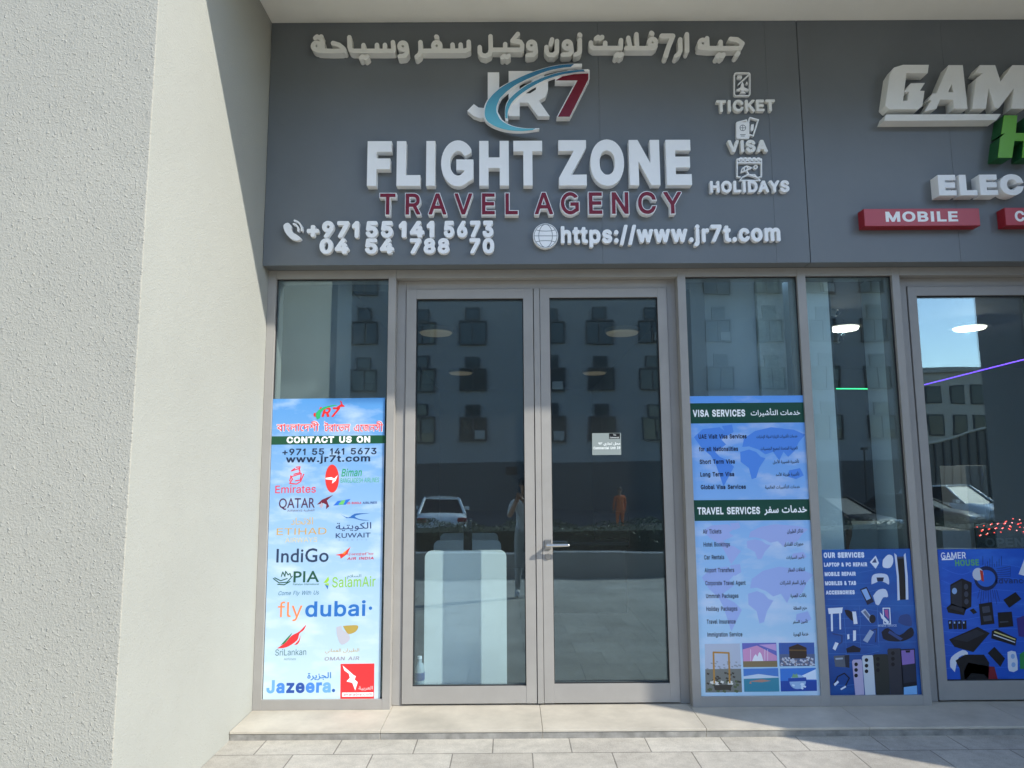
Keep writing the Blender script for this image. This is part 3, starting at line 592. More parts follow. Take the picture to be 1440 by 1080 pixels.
GLYPHS['A'] = {
1635:(350,[[133,4,83,-2,74,128,60,253,47,332,31,395,78,409,98,328,114,233,124,138],[145,256,127,258,113,264,102,272,89,293,86,303,83,389,99,329,103,320,116,308,131,304,147,305,157,310,164,320,172,337,178,361,182,393,224,388,216,334,218,319,224,312,235,307,250,305,263,307,272,310,279,315,284,322,287,338,281,368,271,395,311,410,321,387,328,365,332,331,329,310,322,293,310,278,294,268,274,261,250,259,228,261,210,269,197,281,190,297,203,297,194,280,180,267,163,259]]),
1641:(295,[[212,-3,200,55,191,112,178,245,172,289,163,323,149,346,141,353,130,358,118,359,103,357,90,350,79,338,71,325,65,310,64,295,66,278,73,264,83,253,98,245,115,241,151,241,187,247,205,254,211,211,188,203,146,194,126,193,97,196,71,203,49,217,32,236,22,260,18,288,22,317,32,346,47,370,69,390,95,403,125,407,152,404,175,393,191,376,203,354,212,327,223,265,241,85,250,30,257,5]]),
65156:(173,[[173,-3,131,-1,100,8,79,22,65,41,58,68,54,100,43,386,92,386,103,119,109,74,116,61,130,52,150,48,190,44,198,40,202,32,203,23,202,14,195,5,185,-1],[13,422,6,455,53,466,50,454,35,461,20,474,10,491,6,509,8,526,15,540,25,550,37,558,52,563,74,564,96,559,91,529,68,533,56,532,46,527,40,520,38,511,40,500,47,490,55,482,65,476,82,470,58,468,113,485,123,455,70,437]]),
65165:(143,[[55,0,43,428,92,428,104,0]]),
65166:(175,[[175,-3,132,-1,101,8,80,22,66,41,59,68,55,100,43,428,92,428,106,94,110,74,118,61,131,52,151,48,191,44,199,40,203,32,205,23,203,14,196,5,187,-1]]),
65169:(161,[[0,-3,6,46,53,50,68,55,78,65,84,79,86,98,81,134,68,178,52,224,100,242,115,198,130,127,130,85,127,65,120,48,111,34,100,22,85,13,68,6,48,1],[64,-115,53,-112,43,-106,37,-97,34,-85,37,-74,43,-64,53,-58,64,-55,76,-58,85,-64,91,-74,94,-85,91,-97,85,-106,76,-112]]),
65171:(243,[[121,0,93,2,68,10,47,23,32,41,22,65,18,95,23,124,38,160,65,199,107,241,118,209,77,245,109,283,139,257,166,230,190,201,209,170,221,137,225,103,220,71,214,54,204,37,190,22,172,11,149,2],[121,49,140,51,155,56,167,64,176,76,181,89,182,105,178,137,170,154,157,173,137,193,110,217,137,218,116,198,98,178,84,157,74,136,68,117,65,100,70,77,82,62,99,52],[167,336,155,338,146,345,139,354,137,365,139,377,146,386,155,393,167,395,178,393,187,386,194,377,196,365,194,354,187,345,178,338],[85,336,73,338,64,345,57,354,55,365,57,377,64,386,73,393,85,395,96,393,106,386,112,377,114,365,112,354,106,345,96,338]]),
65172:(292,[[292,-3,261,-1,235,7,212,19,195,38,183,65,178,101,169,310,217,310,227,112,230,87,237,70,247,58,261,51,308,44,316,40,320,32,322,23,320,14,313,5,304,-1],[201,63,167,55,134,52,104,55,76,62,52,74,34,90,22,110,18,134,21,158,31,181,46,202,67,221,91,237,119,250,149,260,182,266,190,215,162,213,137,208,116,199,98,190,84,178,74,166,68,154,65,142,68,130,75,120,86,113,100,107,115,103,150,101,167,103,196,109],[188,379,177,381,167,388,161,397,158,408,161,419,167,429,177,436,188,438,200,436,209,429,215,419,218,408,215,397,209,388,200,381],[106,379,95,381,85,388,79,397,76,408,79,419,85,429,95,436,106,438,118,436,127,429,133,419,136,408,133,397,127,388,118,381]]),
65173:(596,[[234,-13,250,37,371,40,417,45,454,52,482,61,503,74,514,90,518,109,517,133,510,161,488,226,535,242,556,179,565,137,566,118,562,85,550,58,528,35,496,17,451,4,394,-5,322,-11],[234,-13,184,-11,140,-6,103,3,73,16,49,32,32,53,22,79,18,109,23,156,35,203,80,192,70,146,67,123,71,95,83,73,105,56,139,46,186,39,250,37,262,7],[334,241,323,243,313,250,307,259,304,270,307,281,313,291,323,298,334,300,346,298,355,291,361,281,364,270,361,259,355,250,346,243],[252,241,241,243,231,250,224,259,222,270,224,281,231,291,241,298,252,300,263,298,273,291,279,281,281,270,279,259,273,250,263,243]]),
65175:(179,[[0,-3,6,46,61,49,78,54,89,63,96,77,98,98,97,114,88,155,64,224,112,242,127,198,142,127,143,107,142,80,136,56,125,37,110,22,90,11,65,3,35,-2],[131,304,119,307,110,313,103,322,101,334,103,345,110,355,119,361,131,364,142,361,151,355,158,345,160,334,158,322,151,313,142,307],[49,304,37,307,28,313,21,322,19,334,21,345,28,355,37,361,49,364,60,361,70,355,76,345,78,334,76,322,70,313,60,307]]),
65176:(224,[[0,-3,6,46,33,47,53,51,68,58,79,68,86,84,92,106,106,170,152,161,140,98,140,80,144,64,150,58,161,53,176,50,241,44,248,40,253,32,254,23,251,14,245,5,236,-1,224,-3,166,1,146,6,133,13,124,22,118,32,110,59,128,58,108,27,96,16,82,8,67,3,48,-1],[160,232,149,234,139,241,133,250,130,261,133,272,139,282,149,289,160,291,172,289,181,282,187,272,190,261,187,250,181,241,172,234],[78,232,67,234,57,241,50,250,48,261,50,272,57,282,67,289,78,291,89,289,99,282,105,272,107,261,105,250,99,241,89,234]]),
65183:(353,[[0,-3,5,46,67,51,125,65,181,87,232,116,215,130,196,140,174,149,151,157,126,161,100,162,73,161,46,155,36,201,68,209,100,211,130,209,156,204,202,185,277,146,295,140,325,138,329,95,305,93,282,88,260,79,172,34,116,13,83,4,44,-1],[167,-112,156,-109,146,-103,140,-94,137,-82,140,-71,146,-61,156,-55,167,-52,179,-55,188,-61,194,-71,197,-82,194,-94,188,-103,179,-109]]),
65184:(382,[[382,-3,336,1,316,5,298,13,283,23,270,39,260,59,253,84,288,105,297,84,307,68,320,58,338,51,399,44,407,40,411,32,412,23,410,14,404,5,394,-1],[0,-3,5,46,67,51,125,65,181,87,232,116,215,130,196,140,174,149,151,157,126,161,100,162,73,161,46,155,36,201,68,209,100,211,130,209,156,204,202,185,277,146,295,140,325,138,329,95,305,93,282,88,260,79,172,34,116,13,83,4,44,-1],[157,-112,145,-109,136,-103,129,-94,127,-82,129,-71,136,-61,145,-55,157,-52,168,-55,178,-61,184,-71,186,-82,184,-94,178,-103,168,-109]]),
65187:(353,[[0,-3,5,46,67,51,125,65,181,87,232,116,215,130,196,140,174,149,151,157,126,161,100,162,73,161,46,155,36,201,68,209,100,211,130,209,156,204,202,185,277,146,295,140,325,138,329,95,305,93,282,88,260,79,172,34,116,13,83,4,44,-1]]),
65188:(382,[[382,-3,336,1,316,5,298,13,283,23,270,39,260,59,253,84,288,105,297,84,307,68,320,58,338,51,399,44,407,40,411,32,412,23,410,14,404,5,394,-1],[0,-3,5,46,67,51,125,65,181,87,232,116,215,130,196,140,174,149,151,157,126,161,100,162,73,161,46,155,36,201,68,209,100,211,130,209,156,204,202,185,277,146,295,140,325,138,329,95,305,93,282,88,260,79,172,34,116,13,83,4,44,-1]]),
65191:(353,[[0,-3,5,46,67,51,125,65,181,87,232,116,215,130,196,140,174,149,151,157,126,161,100,162,73,161,46,155,36,201,68,209,100,211,130,209,156,204,202,185,277,146,295,140,325,138,329,95,305,93,282,88,260,79,172,34,116,13,83,4,44,-1],[100,273,89,275,79,282,73,291,70,302,73,314,79,323,89,330,100,332,112,330,121,323,127,314,130,302,127,291,121,282,112,275]]),
65193:(286,[[21,27,45,68,79,53,102,48,129,46,156,48,177,52,192,59,203,70,209,83,211,97,206,127,197,148,184,175,132,254,173,281,202,240,224,202,241,169,251,140,257,115,259,94,256,71,247,48,231,27,207,11,173,0,129,-4,88,0,50,11]]),
65194:(319,[[129,46,156,48,177,52,192,59,203,70,209,83,211,97,209,110,197,144,176,185,132,254,173,281,196,247,230,184,254,129,272,82,282,65,292,55,304,50,335,44,343,40,348,32,349,23,347,14,341,5,331,-1,319,-3,299,-1,281,5,263,14,248,29,236,49,229,75,253,94,250,71,242,48,228,27,206,11,173,0,129,-4,88,0,50,11,21,27,45,68,79,53,102,48]]),
65196:(319,[[129,46,156,48,177,52,192,59,203,70,209,83,211,97,209,110,197,144,176,185,132,254,173,281,196,247,230,184,254,129,272,82,282,65,292,55,304,50,335,44,343,40,348,32,349,23,347,14,341,5,331,-1,319,-3,299,-1,281,5,263,14,248,29,236,49,229,75,253,94,250,71,242,48,228,27,206,11,173,0,129,-4,88,0,50,11,21,27,45,68,79,53,102,48],[133,336,121,338,112,345,105,354,103,365,105,377,112,386,121,393,133,395,144,393,154,386,160,377,162,365,160,354,154,345,144,338]]),
65197:(220,[[2,-138,-15,-92,38,-71,79,-47,106,-19,124,9,133,37,136,64,135,80,127,113,94,181,138,203,158,166,171,130,178,97,181,68,178,32,169,0,154,-29,136,-55,115,-76,92,-95,68,-110,45,-122]]),
65198:(238,[[2,-139,-15,-94,25,-78,58,-61,84,-41,104,-21,119,0,128,22,134,43,136,64,133,94,123,124,94,181,138,203,158,162,194,69,207,56,223,49,254,44,262,40,266,32,268,23,265,14,259,5,250,-1,238,-3,214,-1,195,7,180,17,170,31,163,47,158,63,178,52,173,14,160,-20,140,-50,115,-77,86,-99,57,-117,28,-130]]),
65199:(220,[[2,-138,-15,-92,38,-71,79,-47,106,-19,124,9,133,37,136,64,135,80,127,113,94,181,138,203,158,166,171,130,178,97,181,68,178,32,169,0,154,-29,136,-55,115,-76,92,-95,68,-110,45,-122],[106,272,95,275,85,281,79,290,76,302,79,313,85,323,95,329,106,332,118,329,127,323,133,313,136,302,133,290,127,281,118,275]]),
65200:(238,[[2,-139,-15,-94,25,-78,58,-61,84,-41,104,-21,119,0,128,22,134,43,136,64,133,94,123,124,94,181,138,203,158,162,194,69,207,56,223,49,254,44,262,40,266,32,268,23,265,14,259,5,250,-1,238,-3,214,-1,195,7,180,17,170,31,163,47,158,63,178,52,173,14,160,-20,140,-50,115,-77,86,-99,57,-117,28,-130],[98,272,86,275,77,281,70,290,68,302,70,313,77,323,86,329,98,332,109,329,119,323,125,313,127,302,125,290,119,281,109,275]]),
65203:(470,[[0,-3,6,46,37,49,48,54,58,63,65,77,73,98,89,165,134,152,124,103,121,78,124,65,133,55,149,49,174,46,203,49,214,55,223,64,229,79,236,100,248,169,294,161,283,78,287,62,293,55,303,50,317,47,338,46,368,50,380,56,388,66,393,80,395,98,392,124,385,155,361,224,409,242,430,173,439,127,440,107,439,82,433,59,425,40,413,25,398,13,380,4,360,-1,337,-3,311,-1,291,4,275,12,263,24,256,39,251,58,271,58,260,35,247,19,233,8,216,2,194,-2,151,-2,135,2,119,9,105,21,95,38,90,63,108,67,97,40,83,22,67,9,48,2,26,-2]]),
65204:(510,[[0,-3,6,46,37,49,48,54,58,63,65,77,73,98,89,165,134,152,122,97,121,78,126,61,133,55,143,50,156,47,190,47,203,49,214,55,223,64,229,79,236,100,248,169,294,161,283,78,287,62,293,55,303,50,317,47,338,46,364,49,382,59,391,75,395,97,395,112,388,204,431,207,440,127,445,100,453,79,463,63,476,53,494,48,527,44,535,40,539,32,540,23,538,14,532,5,522,-1,510,-3,491,-2,474,3,459,10,446,19,436,29,427,41,416,68,427,65,419,41,407,23,391,11,373,3,353,-2,332,-3,308,-1,289,4,274,12,263,24,256,39,251,58,271,58,260,35,247,19,233,8,216,2,194,-2,151,-2,135,2,119,9,105,21,95,38,90,63,108,67,97,40,83,22,67,9,48,2,26,-2]]),
65207:(470,[[0,-3,6,46,37,49,48,54,58,63,65,77,73,98,89,165,134,152,124,103,121,78,124,65,133,55,149,49,174,46,203,49,214,55,223,64,229,79,236,100,248,169,294,161,283,78,287,62,293,55,303,50,317,47,338,46,368,50,380,56,388,66,393,80,395,98,392,124,385,155,361,224,409,242,430,173,439,127,440,107,439,82,433,59,425,40,413,25,398,13,380,4,360,-1,337,-3,311,-1,291,4,275,12,263,24,256,39,251,58,271,58,260,35,247,19,233,8,216,2,194,-2,151,-2,135,2,119,9,105,21,95,38,90,63,108,67,97,40,83,22,67,9,48,2,26,-2],[259,327,247,329,238,336,231,345,229,356,231,368,238,377,247,384,259,386,270,384,280,377,286,368,288,356,286,345,280,336,270,329],[218,261,206,263,197,270,190,279,188,290,190,302,197,311,206,318,218,320,229,318,239,311,245,302,247,290,245,279,239,270,229,263],[299,261,288,263,278,270,272,279,269,290,272,302,278,311,288,318,299,320,311,318,320,311,326,302,329,290,326,279,320,270,311,263]]),
65208:(510,[[0,-3,6,46,37,49,48,54,58,63,65,77,73,98,89,165,134,152,122,97,121,78,126,61,133,55,143,50,156,47,190,47,203,49,214,55,223,64,229,79,236,100,248,169,294,161,283,78,287,62,293,55,303,50,317,47,338,46,364,49,382,59,391,75,395,97,395,112,388,204,431,207,440,127,445,100,453,79,463,63,476,53,494,48,527,44,535,40,539,32,540,23,538,14,532,5,522,-1,510,-3,491,-2,474,3,459,10,446,19,436,29,427,41,416,68,427,65,419,41,407,23,391,11,373,3,353,-2,332,-3,308,-1,289,4,274,12,263,24,256,39,251,58,271,58,260,35,247,19,233,8,216,2,194,-2,151,-2,135,2,119,9,105,21,95,38,90,63,108,67,97,40,83,22,67,9,48,2,26,-2],[259,327,247,329,238,336,231,345,229,356,231,368,238,377,247,384,259,386,270,384,280,377,286,368,288,356,286,345,280,336,270,329],[218,261,206,263,197,270,190,279,188,290,190,302,197,311,206,318,218,320,229,318,239,311,245,302,247,290,245,279,239,270,229,263],[299,261,288,263,278,270,272,279,269,290,272,302,278,311,288,318,299,320,311,318,320,311,326,302,329,290,326,279,320,270,311,263]]),
65212:(569,[[569,-3,530,1,482,12,460,22,441,35,490,60,512,53,534,49,586,44,594,40,598,32,599,23,598,14,591,5,581,-1],[290,-11,202,-7,170,-2,144,5,125,14,110,25,101,38,95,53,109,58,93,34,76,17,58,6,40,1,0,-3,6,46,25,48,41,52,53,60,63,72,71,88,78,109,92,165,136,154,125,106,124,91,125,77,130,67,140,58,155,50,178,45,209,41,301,38,339,40,372,43,401,49,425,58,443,69,457,82,466,98,469,115,467,128,462,142,454,153,442,163,425,170,405,172,376,169,348,157,320,140,294,120,269,97,248,74,217,33,164,35,211,99,238,130,269,160,302,185,337,205,373,217,409,221,439,218,466,208,487,192,502,172,512,148,515,120,509,86,494,55,466,28,424,7,366,-6]]),
65219:(406,[[0,-3,6,46,131,46,222,51,256,56,284,64,306,74,321,88,330,103,333,121,331,131,326,143,318,154,306,164,290,170,269,172,241,169,212,157,184,140,158,120,113,74,81,33,29,35,75,99,103,130,134,160,166,185,201,205,237,217,273,221,304,218,330,208,351,192,367,172,376,148,379,120,374,92,359,64,331,38,289,19,231,5,157,-1],[57,56,45,428,94,428,106,98]]),
65220:(426,[[426,-3,387,1,339,12,316,22,298,35,347,60,368,53,391,49,443,44,451,40,455,32,456,23,454,14,448,5,438,-1],[0,-3,6,46,131,46,222,51,256,56,284,64,306,74,321,88,330,103,333,121,331,131,326,143,318,154,306,164,290,170,269,172,241,169,212,157,184,140,158,120,113,74,81,33,29,35,75,99,103,130,134,160,166,185,201,205,237,217,273,221,304,218,330,208,351,192,367,172,376,148,379,120,374,92,359,64,331,38,289,19,231,5,157,-1],[57,56,45,428,94,428,106,98]]),
65226:(319,[[178,-236,121,-232,92,-224,65,-212,41,-195,23,-173,10,-143,6,-107,10,-68,22,-36,39,-7,61,18,86,40,185,110,203,127,215,144,218,163,217,171,207,187,197,193,184,197,167,198,154,197,122,190,94,178,83,170,127,131,175,84,220,62,254,52,274,49,335,44,343,40,347,32,349,23,347,14,340,5,331,-1,319,-3,273,-1,236,5,206,14,181,26,137,55,101,95,52,138,45,152,40,173,43,184,51,195,64,208,82,220,102,230,125,239,151,245,176,247,214,241,242,226,260,203,266,176,262,148,251,122,233,99,211,78,110,1,88,-20,71,-43,59,-69,55,-99,59,-124,68,-144,83,-160,101,-171,122,-179,162,-187,199,-187,221,-184,267,-175,314,-158,330,-197,287,-217,262,-224,206,-235]]),
65228:(313,[[0,-3,6,46,41,48,74,53,104,61,133,72,157,85,178,99,195,115,208,131,216,147,218,163,213,179,206,187,195,193,179,197,146,197,115,190,100,185,76,170,120,131,167,84,199,67,236,55,277,49,329,44,337,40,341,32,343,23,341,14,334,5,325,-1,313,-3,279,-1,245,4,212,11,181,23,153,37,130,55,94,95,48,134,37,152,32,173,35,184,44,195,57,208,74,220,95,230,118,239,143,245,169,247,200,244,225,236,243,225,256,211,263,194,266,176,263,150,253,124,236,98,215,75,188,53,157,35,122,19,85,7,43,-1]]),
65236:(297,[[0,-3,6,46,68,48,98,51,124,56,163,74,179,86,192,100,200,117,203,136,201,150,196,165,188,178,178,190,166,197,152,200,138,197,125,190,114,179,106,165,100,150,98,134,100,116,108,100,119,85,132,73,161,56,104,39,94,47,69,74,59,91,51,112,49,135,51,158,58,180,68,199,81,216,97,230,115,241,134,247,154,249,181,245,205,233,225,214,240,192,249,166,252,140,250,115,242,94,231,74,217,56,199,41,178,29,131,10,102,4,68,-1],[297,-3,266,-2,204,5,148,18,127,25,169,55,236,49,314,44,322,40,326,32,327,23,325,14,319,5,309,-1],[148,311,137,313,127,320,121,329,118,340,121,352,127,361,137,368,148,370,160,368,169,361,175,352,178,340,175,329,169,320,160,313]]),
65237:(464,[[196,-113,161,-111,128,-105,98,-94,71,-80,49,-60,32,-35,22,-6,18,29,23,73,39,119,52,146,96,126,76,77,73,64,70,38,73,13,80,-9,94,-26,110,-40,131,-50,155,-57,181,-61,209,-62,242,-61,272,-56,299,-48,322,-37,342,-25,358,-10,371,6,379,24,384,43,388,64,391,106,389,130,384,152,376,172,365,187,352,197,337,200,323,198,312,190,302,178,295,163,290,147,288,131,289,119,293,109,300,101,310,95,324,91,341,90,377,94,407,103,409,61,394,53,376,47,336,43,308,45,284,51,265,62,252,76,244,95,241,119,242,142,248,165,257,187,268,207,283,224,300,238,320,247,341,250,371,244,395,229,414,205,427,174,435,139,437,102,433,44,425,16,415,-10,398,-36,378,-58,354,-76,328,-90,298,-100,266,-107,232,-112],[372,311,361,314,351,320,344,329,342,341,344,352,351,362,361,368,372,371,383,368,393,362,399,352,401,341,399,329,393,320,383,314],[290,311,278,314,269,320,262,329,260,341,262,352,269,362,278,368,290,371,301,368,311,362,317,352,319,341,317,329,311,320,301,314]]),
65239:(268,[[0,-3,6,46,77,47,127,53,139,56,158,65,172,76,182,89,190,107,193,129,194,157,193,181,188,203,180,223,169,238,156,248,140,251,127,249,116,241,106,229,98,214,94,198,92,182,93,170,97,160,104,152,114,146,128,142,145,141,181,145,211,154,213,112,191,101,166,95,140,94,112,96,88,104,69,115,56,131,47,149,44,170,46,193,52,216,61,238,72,258,86,275,104,289,124,298,145,301,175,295,199,280,218,256,231,225,239,190,241,153,238,111,226,76,206,47,175,23,160,16,142,10,100,2,51,-2],[176,362,164,365,155,371,148,380,146,392,148,403,155,413,164,419,176,422,187,419,197,413,203,403,205,392,203,380,197,371,187,365],[94,362,82,365,73,371,66,380,64,392,66,403,73,413,82,419,94,422,105,419,115,413,121,403,123,392,121,380,115,371,105,365]]),
65240:(297,[[0,-3,6,46,68,48,98,51,124,56,163,74,179,86,192,100,200,117,203,136,201,150,196,165,188,178,178,190,166,197,152,200,138,197,125,190,114,179,106,165,100,150,98,134,100,116,108,100,119,85,132,73,161,56,104,39,94,47,69,74,59,91,51,112,49,135,51,158,58,180,68,199,81,216,97,230,115,241,134,247,154,249,181,245,205,233,225,214,240,192,249,166,252,140,250,115,242,94,231,74,217,56,199,41,178,29,131,10,102,4,68,-1],[297,-3,266,-2,204,5,148,18,127,25,169,55,236,49,314,44,322,40,326,32,327,23,325,14,319,5,309,-1],[190,311,179,313,169,320,163,329,160,340,163,352,169,361,179,368,190,370,202,368,211,361,217,352,220,340,217,329,211,320,202,313],[108,311,97,313,87,320,80,329,78,340,80,352,87,361,97,368,108,370,119,368,129,361,135,352,137,340,135,329,129,320,119,313]]),
65243:(247,[[0,-3,6,46,94,47,119,50,137,55,149,61,157,67,163,74,166,89,163,105,155,124,139,147,95,193,19,259,17,263,19,281,26,303,43,320,81,346,132,374,233,424,253,380,119,313,80,290,46,266,55,289,122,232,148,206,170,182,188,157,200,134,208,110,211,86,206,58,199,43,185,28,166,16,139,6,102,-1]]),
65244:(305,[[0,-3,6,46,95,47,126,52,146,58,158,66,163,75,165,85,163,100,154,116,142,134,109,170,40,235,20,257,17,263,19,281,26,303,44,321,85,349,140,378,233,424,253,380,113,310,46,267,50,287,101,244,146,201,167,178,205,127,235,77,251,64,268,55,284,50,322,44,329,40,334,32,335,23,333,14,326,5,317,-1,305,-3,267,2,245,10,224,22,205,41,189,68,207,61,187,33,173,22,157,13,137,6,113,1,84,-2]]),
65246:(438,[[18,-1,24,47,43,106,86,89,72,43,67,4,71,-25,83,-48,102,-67,126,-80,153,-88,182,-90,234,-85,274,-70,302,-45,320,-15,329,21,331,59,318,428,368,428,377,124,380,97,388,77,398,62,411,53,427,48,455,44,463,40,467,32,468,23,466,14,460,5,450,-1,438,-3,421,-2,406,2,394,8,377,24,371,34,364,55,381,38,376,7,368,-25,353,-55,334,-82,307,-106,273,-124,230,-136,179,-139,148,-137,119,-130,91,-118,67,-103,47,-83,31,-59,22,-32]]),
65247:(156,[[0,-3,5,46,35,48,53,53,64,62,70,76,70,123,59,428,107,428,119,128,118,72,112,49,102,31,86,16,65,5,37,-1]]),
65248:(180,[[0,-3,5,46,35,48,53,53,64,62,70,76,70,123,60,428,110,428,119,124,122,97,130,77,140,62,153,53,169,48,197,44,205,40,209,32,210,23,208,14,202,5,192,-1,180,-3,157,-1,139,5,124,14,113,26,105,40,100,53,113,52,105,35,94,22,77,11,57,4,31,-1]]),
65249:(290,[[44,-236,20,-122,13,-60,12,-37,16,-3,25,25,41,46,61,62,84,73,110,80,138,83,167,84,221,76,222,96,220,116,214,133,207,149,197,162,185,172,171,179,155,181,140,179,127,174,114,166,102,154,79,121,42,141,58,170,77,193,96,209,116,221,137,227,158,229,186,226,209,217,228,202,243,183,253,161,261,139,265,115,266,93,266,78,259,49,244,17,184,31,157,34,133,34,112,31,94,24,80,14,70,0,64,-18,61,-40,62,-64,75,-157,91,-224]]),
65251:(315,[[0,-3,6,46,22,48,34,53,46,63,68,97,97,156,115,181,131,197,149,208,166,213,182,215,202,212,220,205,236,192,251,176,263,158,272,139,277,118,279,97,276,65,266,40,252,22,235,10,214,2,194,0,173,2,146,7,113,20,73,44,96,82,124,66,149,56,171,51,188,49,204,50,216,55,225,61,231,69,236,91,233,108,227,125,218,142,206,154,193,163,179,166,168,164,158,160,148,151,137,137,98,62,85,40,72,23,59,11,46,4,32,-1]]),
65252:(347,[[0,-3,6,46,21,48,33,53,43,63,90,149,105,169,119,186,147,207,160,213,184,217,202,215,219,209,234,197,248,179,262,155,290,94,301,73,313,59,325,52,338,47,364,44,371,40,376,32,377,23,375,14,368,5,359,-1,347,-3,325,-1,304,5,286,15,271,29,280,42,272,25,262,12,250,1,237,-6,223,-10,208,-11,188,-10,167,-3,147,7,127,21,109,38,94,58,79,34,64,17,50,7,35,1],[116,103,127,88,150,62,162,53,186,41,207,37,225,41,238,52,242,70,237,94,232,108,214,146,199,163,190,167,180,169,171,168,161,163,151,155,128,125]]),
65253:(411,[[18,-1,24,47,43,106,86,89,72,43,67,4,71,-25,83,-48,103,-66,128,-79,158,-86,191,-89,229,-86,259,-78,283,-65,302,-50,316,-31,326,-10,331,11,332,32,330,58,323,88,311,124,292,168,337,191,359,143,375,92,379,66,381,39,380,16,376,-9,368,-33,356,-57,341,-79,322,-98,297,-115,268,-127,232,-136,191,-138,157,-136,125,-130,95,-119,70,-105,48,-86,32,-62,22,-34],[199,239,188,241,178,248,172,257,169,268,172,280,178,289,188,296,199,298,211,296,220,289,226,280,229,268,226,257,220,248,211,241]]),
65254:(438,[[18,-1,20,22,24,47,43,106,86,89,72,43,67,4,71,-26,84,-50,103,-68,128,-80,157,-88,190,-90,227,-88,258,-82,283,-71,302,-58,316,-41,325,-24,330,-4,332,16,328,65,318,112,304,157,353,170,373,96,380,77,390,64,401,55,415,50,455,44,463,40,467,32,468,23,466,14,460,5,450,-1,438,-3,415,-1,396,6,381,16,370,28,362,41,358,55,382,25,379,-5,371,-35,358,-63,339,-88,314,-109,281,-125,239,-136,188,-139,154,-137,123,-131,94,-120,69,-106,47,-86,32,-62,22,-34],[199,239,188,241,178,248,172,257,169,268,172,280,178,289,188,296,199,298,211,296,220,289,226,280,229,268,226,257,220,248,211,241]]),
65255:(161,[[0,-3,6,46,53,50,68,55,78,65,84,79,86,98,81,134,68,178,52,224,100,242,115,198,130,127,130,85,127,65,120,48,111,34,100,22,85,13,68,6,48,1],[77,304,65,307,56,313,49,322,47,334,49,345,56,355,65,361,77,364,88,361,98,355,104,345,106,334,104,322,98,313,88,307]]),
65256:(206,[[0,-3,6,46,29,47,46,51,58,58,68,68,74,84,80,106,94,170,140,161,128,98,129,77,133,67,142,58,157,52,179,47,223,44,230,40,235,32,236,23,233,14,227,5,218,-1,206,-3,171,-1,145,4,125,13,112,25,104,41,98,59,116,58,106,41,96,27,84,16,71,8,57,3,41,-1],[94,232,82,234,73,241,66,250,64,261,66,272,73,282,82,289,94,291,105,289,115,282,121,272,123,261,121,250,115,241,105,234]]),
65260:(304,[[184,-130,148,-126,116,-113,88,-91,67,-61,54,-21,49,28,52,74,61,117,74,155,91,187,111,214,133,233,155,245,178,250,196,247,213,238,227,224,238,206,244,184,247,158,245,133,239,107,227,83,210,62,184,44,149,31,188,64,247,52,321,44,329,40,333,32,334,23,332,14,326,5,316,-1,304,-3,251,1,197,10,249,11,262,-5,270,-24,274,-43,273,-62,268,-80,259,-96,246,-110,229,-121,209,-128],[0,-3,6,46,55,47,58,2],[185,-81,207,-77,217,-72,224,-64,229,-53,231,-39,229,-25,224,-12,213,-1,197,8,175,14,137,16,92,9,92,50,134,59,152,67,167,77,180,90,190,107,196,128,197,152,196,173,188,193,182,199,173,200,163,197,151,188,139,174,127,155,115,131,106,104,100,73,98,38,100,3,107,-25,116,-45,129,-61,143,-71,158,-77]]),
65261:(268,[[35,-138,24,-89,91,-76,119,-65,143,-50,162,-32,176,-8,185,22,188,58,187,76,181,110,174,124,166,136,157,145,146,151,134,153,121,151,110,143,100,131,92,116,88,100,86,83,87,71,91,62,98,53,108,47,122,44,139,43,175,46,205,56,207,14,191,5,173,-1,154,-4,112,-4,94,0,77,6,64,14,52,25,45,38,40,53,38,71,40,94,46,118,55,139,66,160,80,177,98,191,118,199,139,202,162,199,181,190,198,175,211,157,222,134,229,109,234,82,235,55,230,2,213,-42,185,-78,146,-106,95,-126]]),
65262:(283,[[35,-138,24,-89,91,-76,119,-65,143,-50,162,-32,176,-8,185,22,188,58,185,95,173,126,156,146,134,153,122,151,111,143,101,132,94,118,88,101,86,82,88,73,91,65,97,58,116,50,145,47,289,46,300,44,308,40,312,32,313,23,311,14,305,5,295,-1,283,-3,140,-3,114,-1,90,5,69,15,53,29,42,48,38,73,40,97,46,121,55,143,68,163,82,179,100,191,118,200,139,202,165,198,188,186,208,166,223,137,232,100,235,55,230,2,213,-42,185,-78,146,-106,95,-126]]),
65265:(456,[[18,-1,24,47,43,106,86,89,76,57,70,29,67,4,70,-18,77,-37,89,-53,105,-67,125,-77,147,-84,172,-89,199,-90,239,-88,274,-81,304,-70,328,-57,347,-43,361,-27,368,-13,371,1,368,8,361,16,349,22,300,41,266,58,251,68,239,81,232,95,229,113,232,137,242,162,256,185,275,206,298,225,323,239,350,248,377,251,401,250,421,245,446,232,427,189,404,198,377,202,360,200,343,195,325,187,310,176,296,163,286,149,280,135,277,121,280,111,288,102,315,86,386,56,401,46,414,35,422,23,424,8,421,-14,409,-40,391,-65,365,-88,332,-109,293,-125,248,-136,196,-139,159,-137,126,-131,95,-120,70,-106,48,-86,32,-62,22,-34],[257,-253,245,-250,236,-244,229,-235,227,-223,229,-212,236,-202,245,-196,257,-193,268,-196,278,-202,284,-212,286,-223,284,-235,278,-244,268,-250],[175,-253,163,-250,154,-244,147,-235,145,-223,147,-212,154,-202,163,-196,175,-193,186,-196,196,-202,202,-212,204,-223,202,-235,196,-244,186,-250]]),
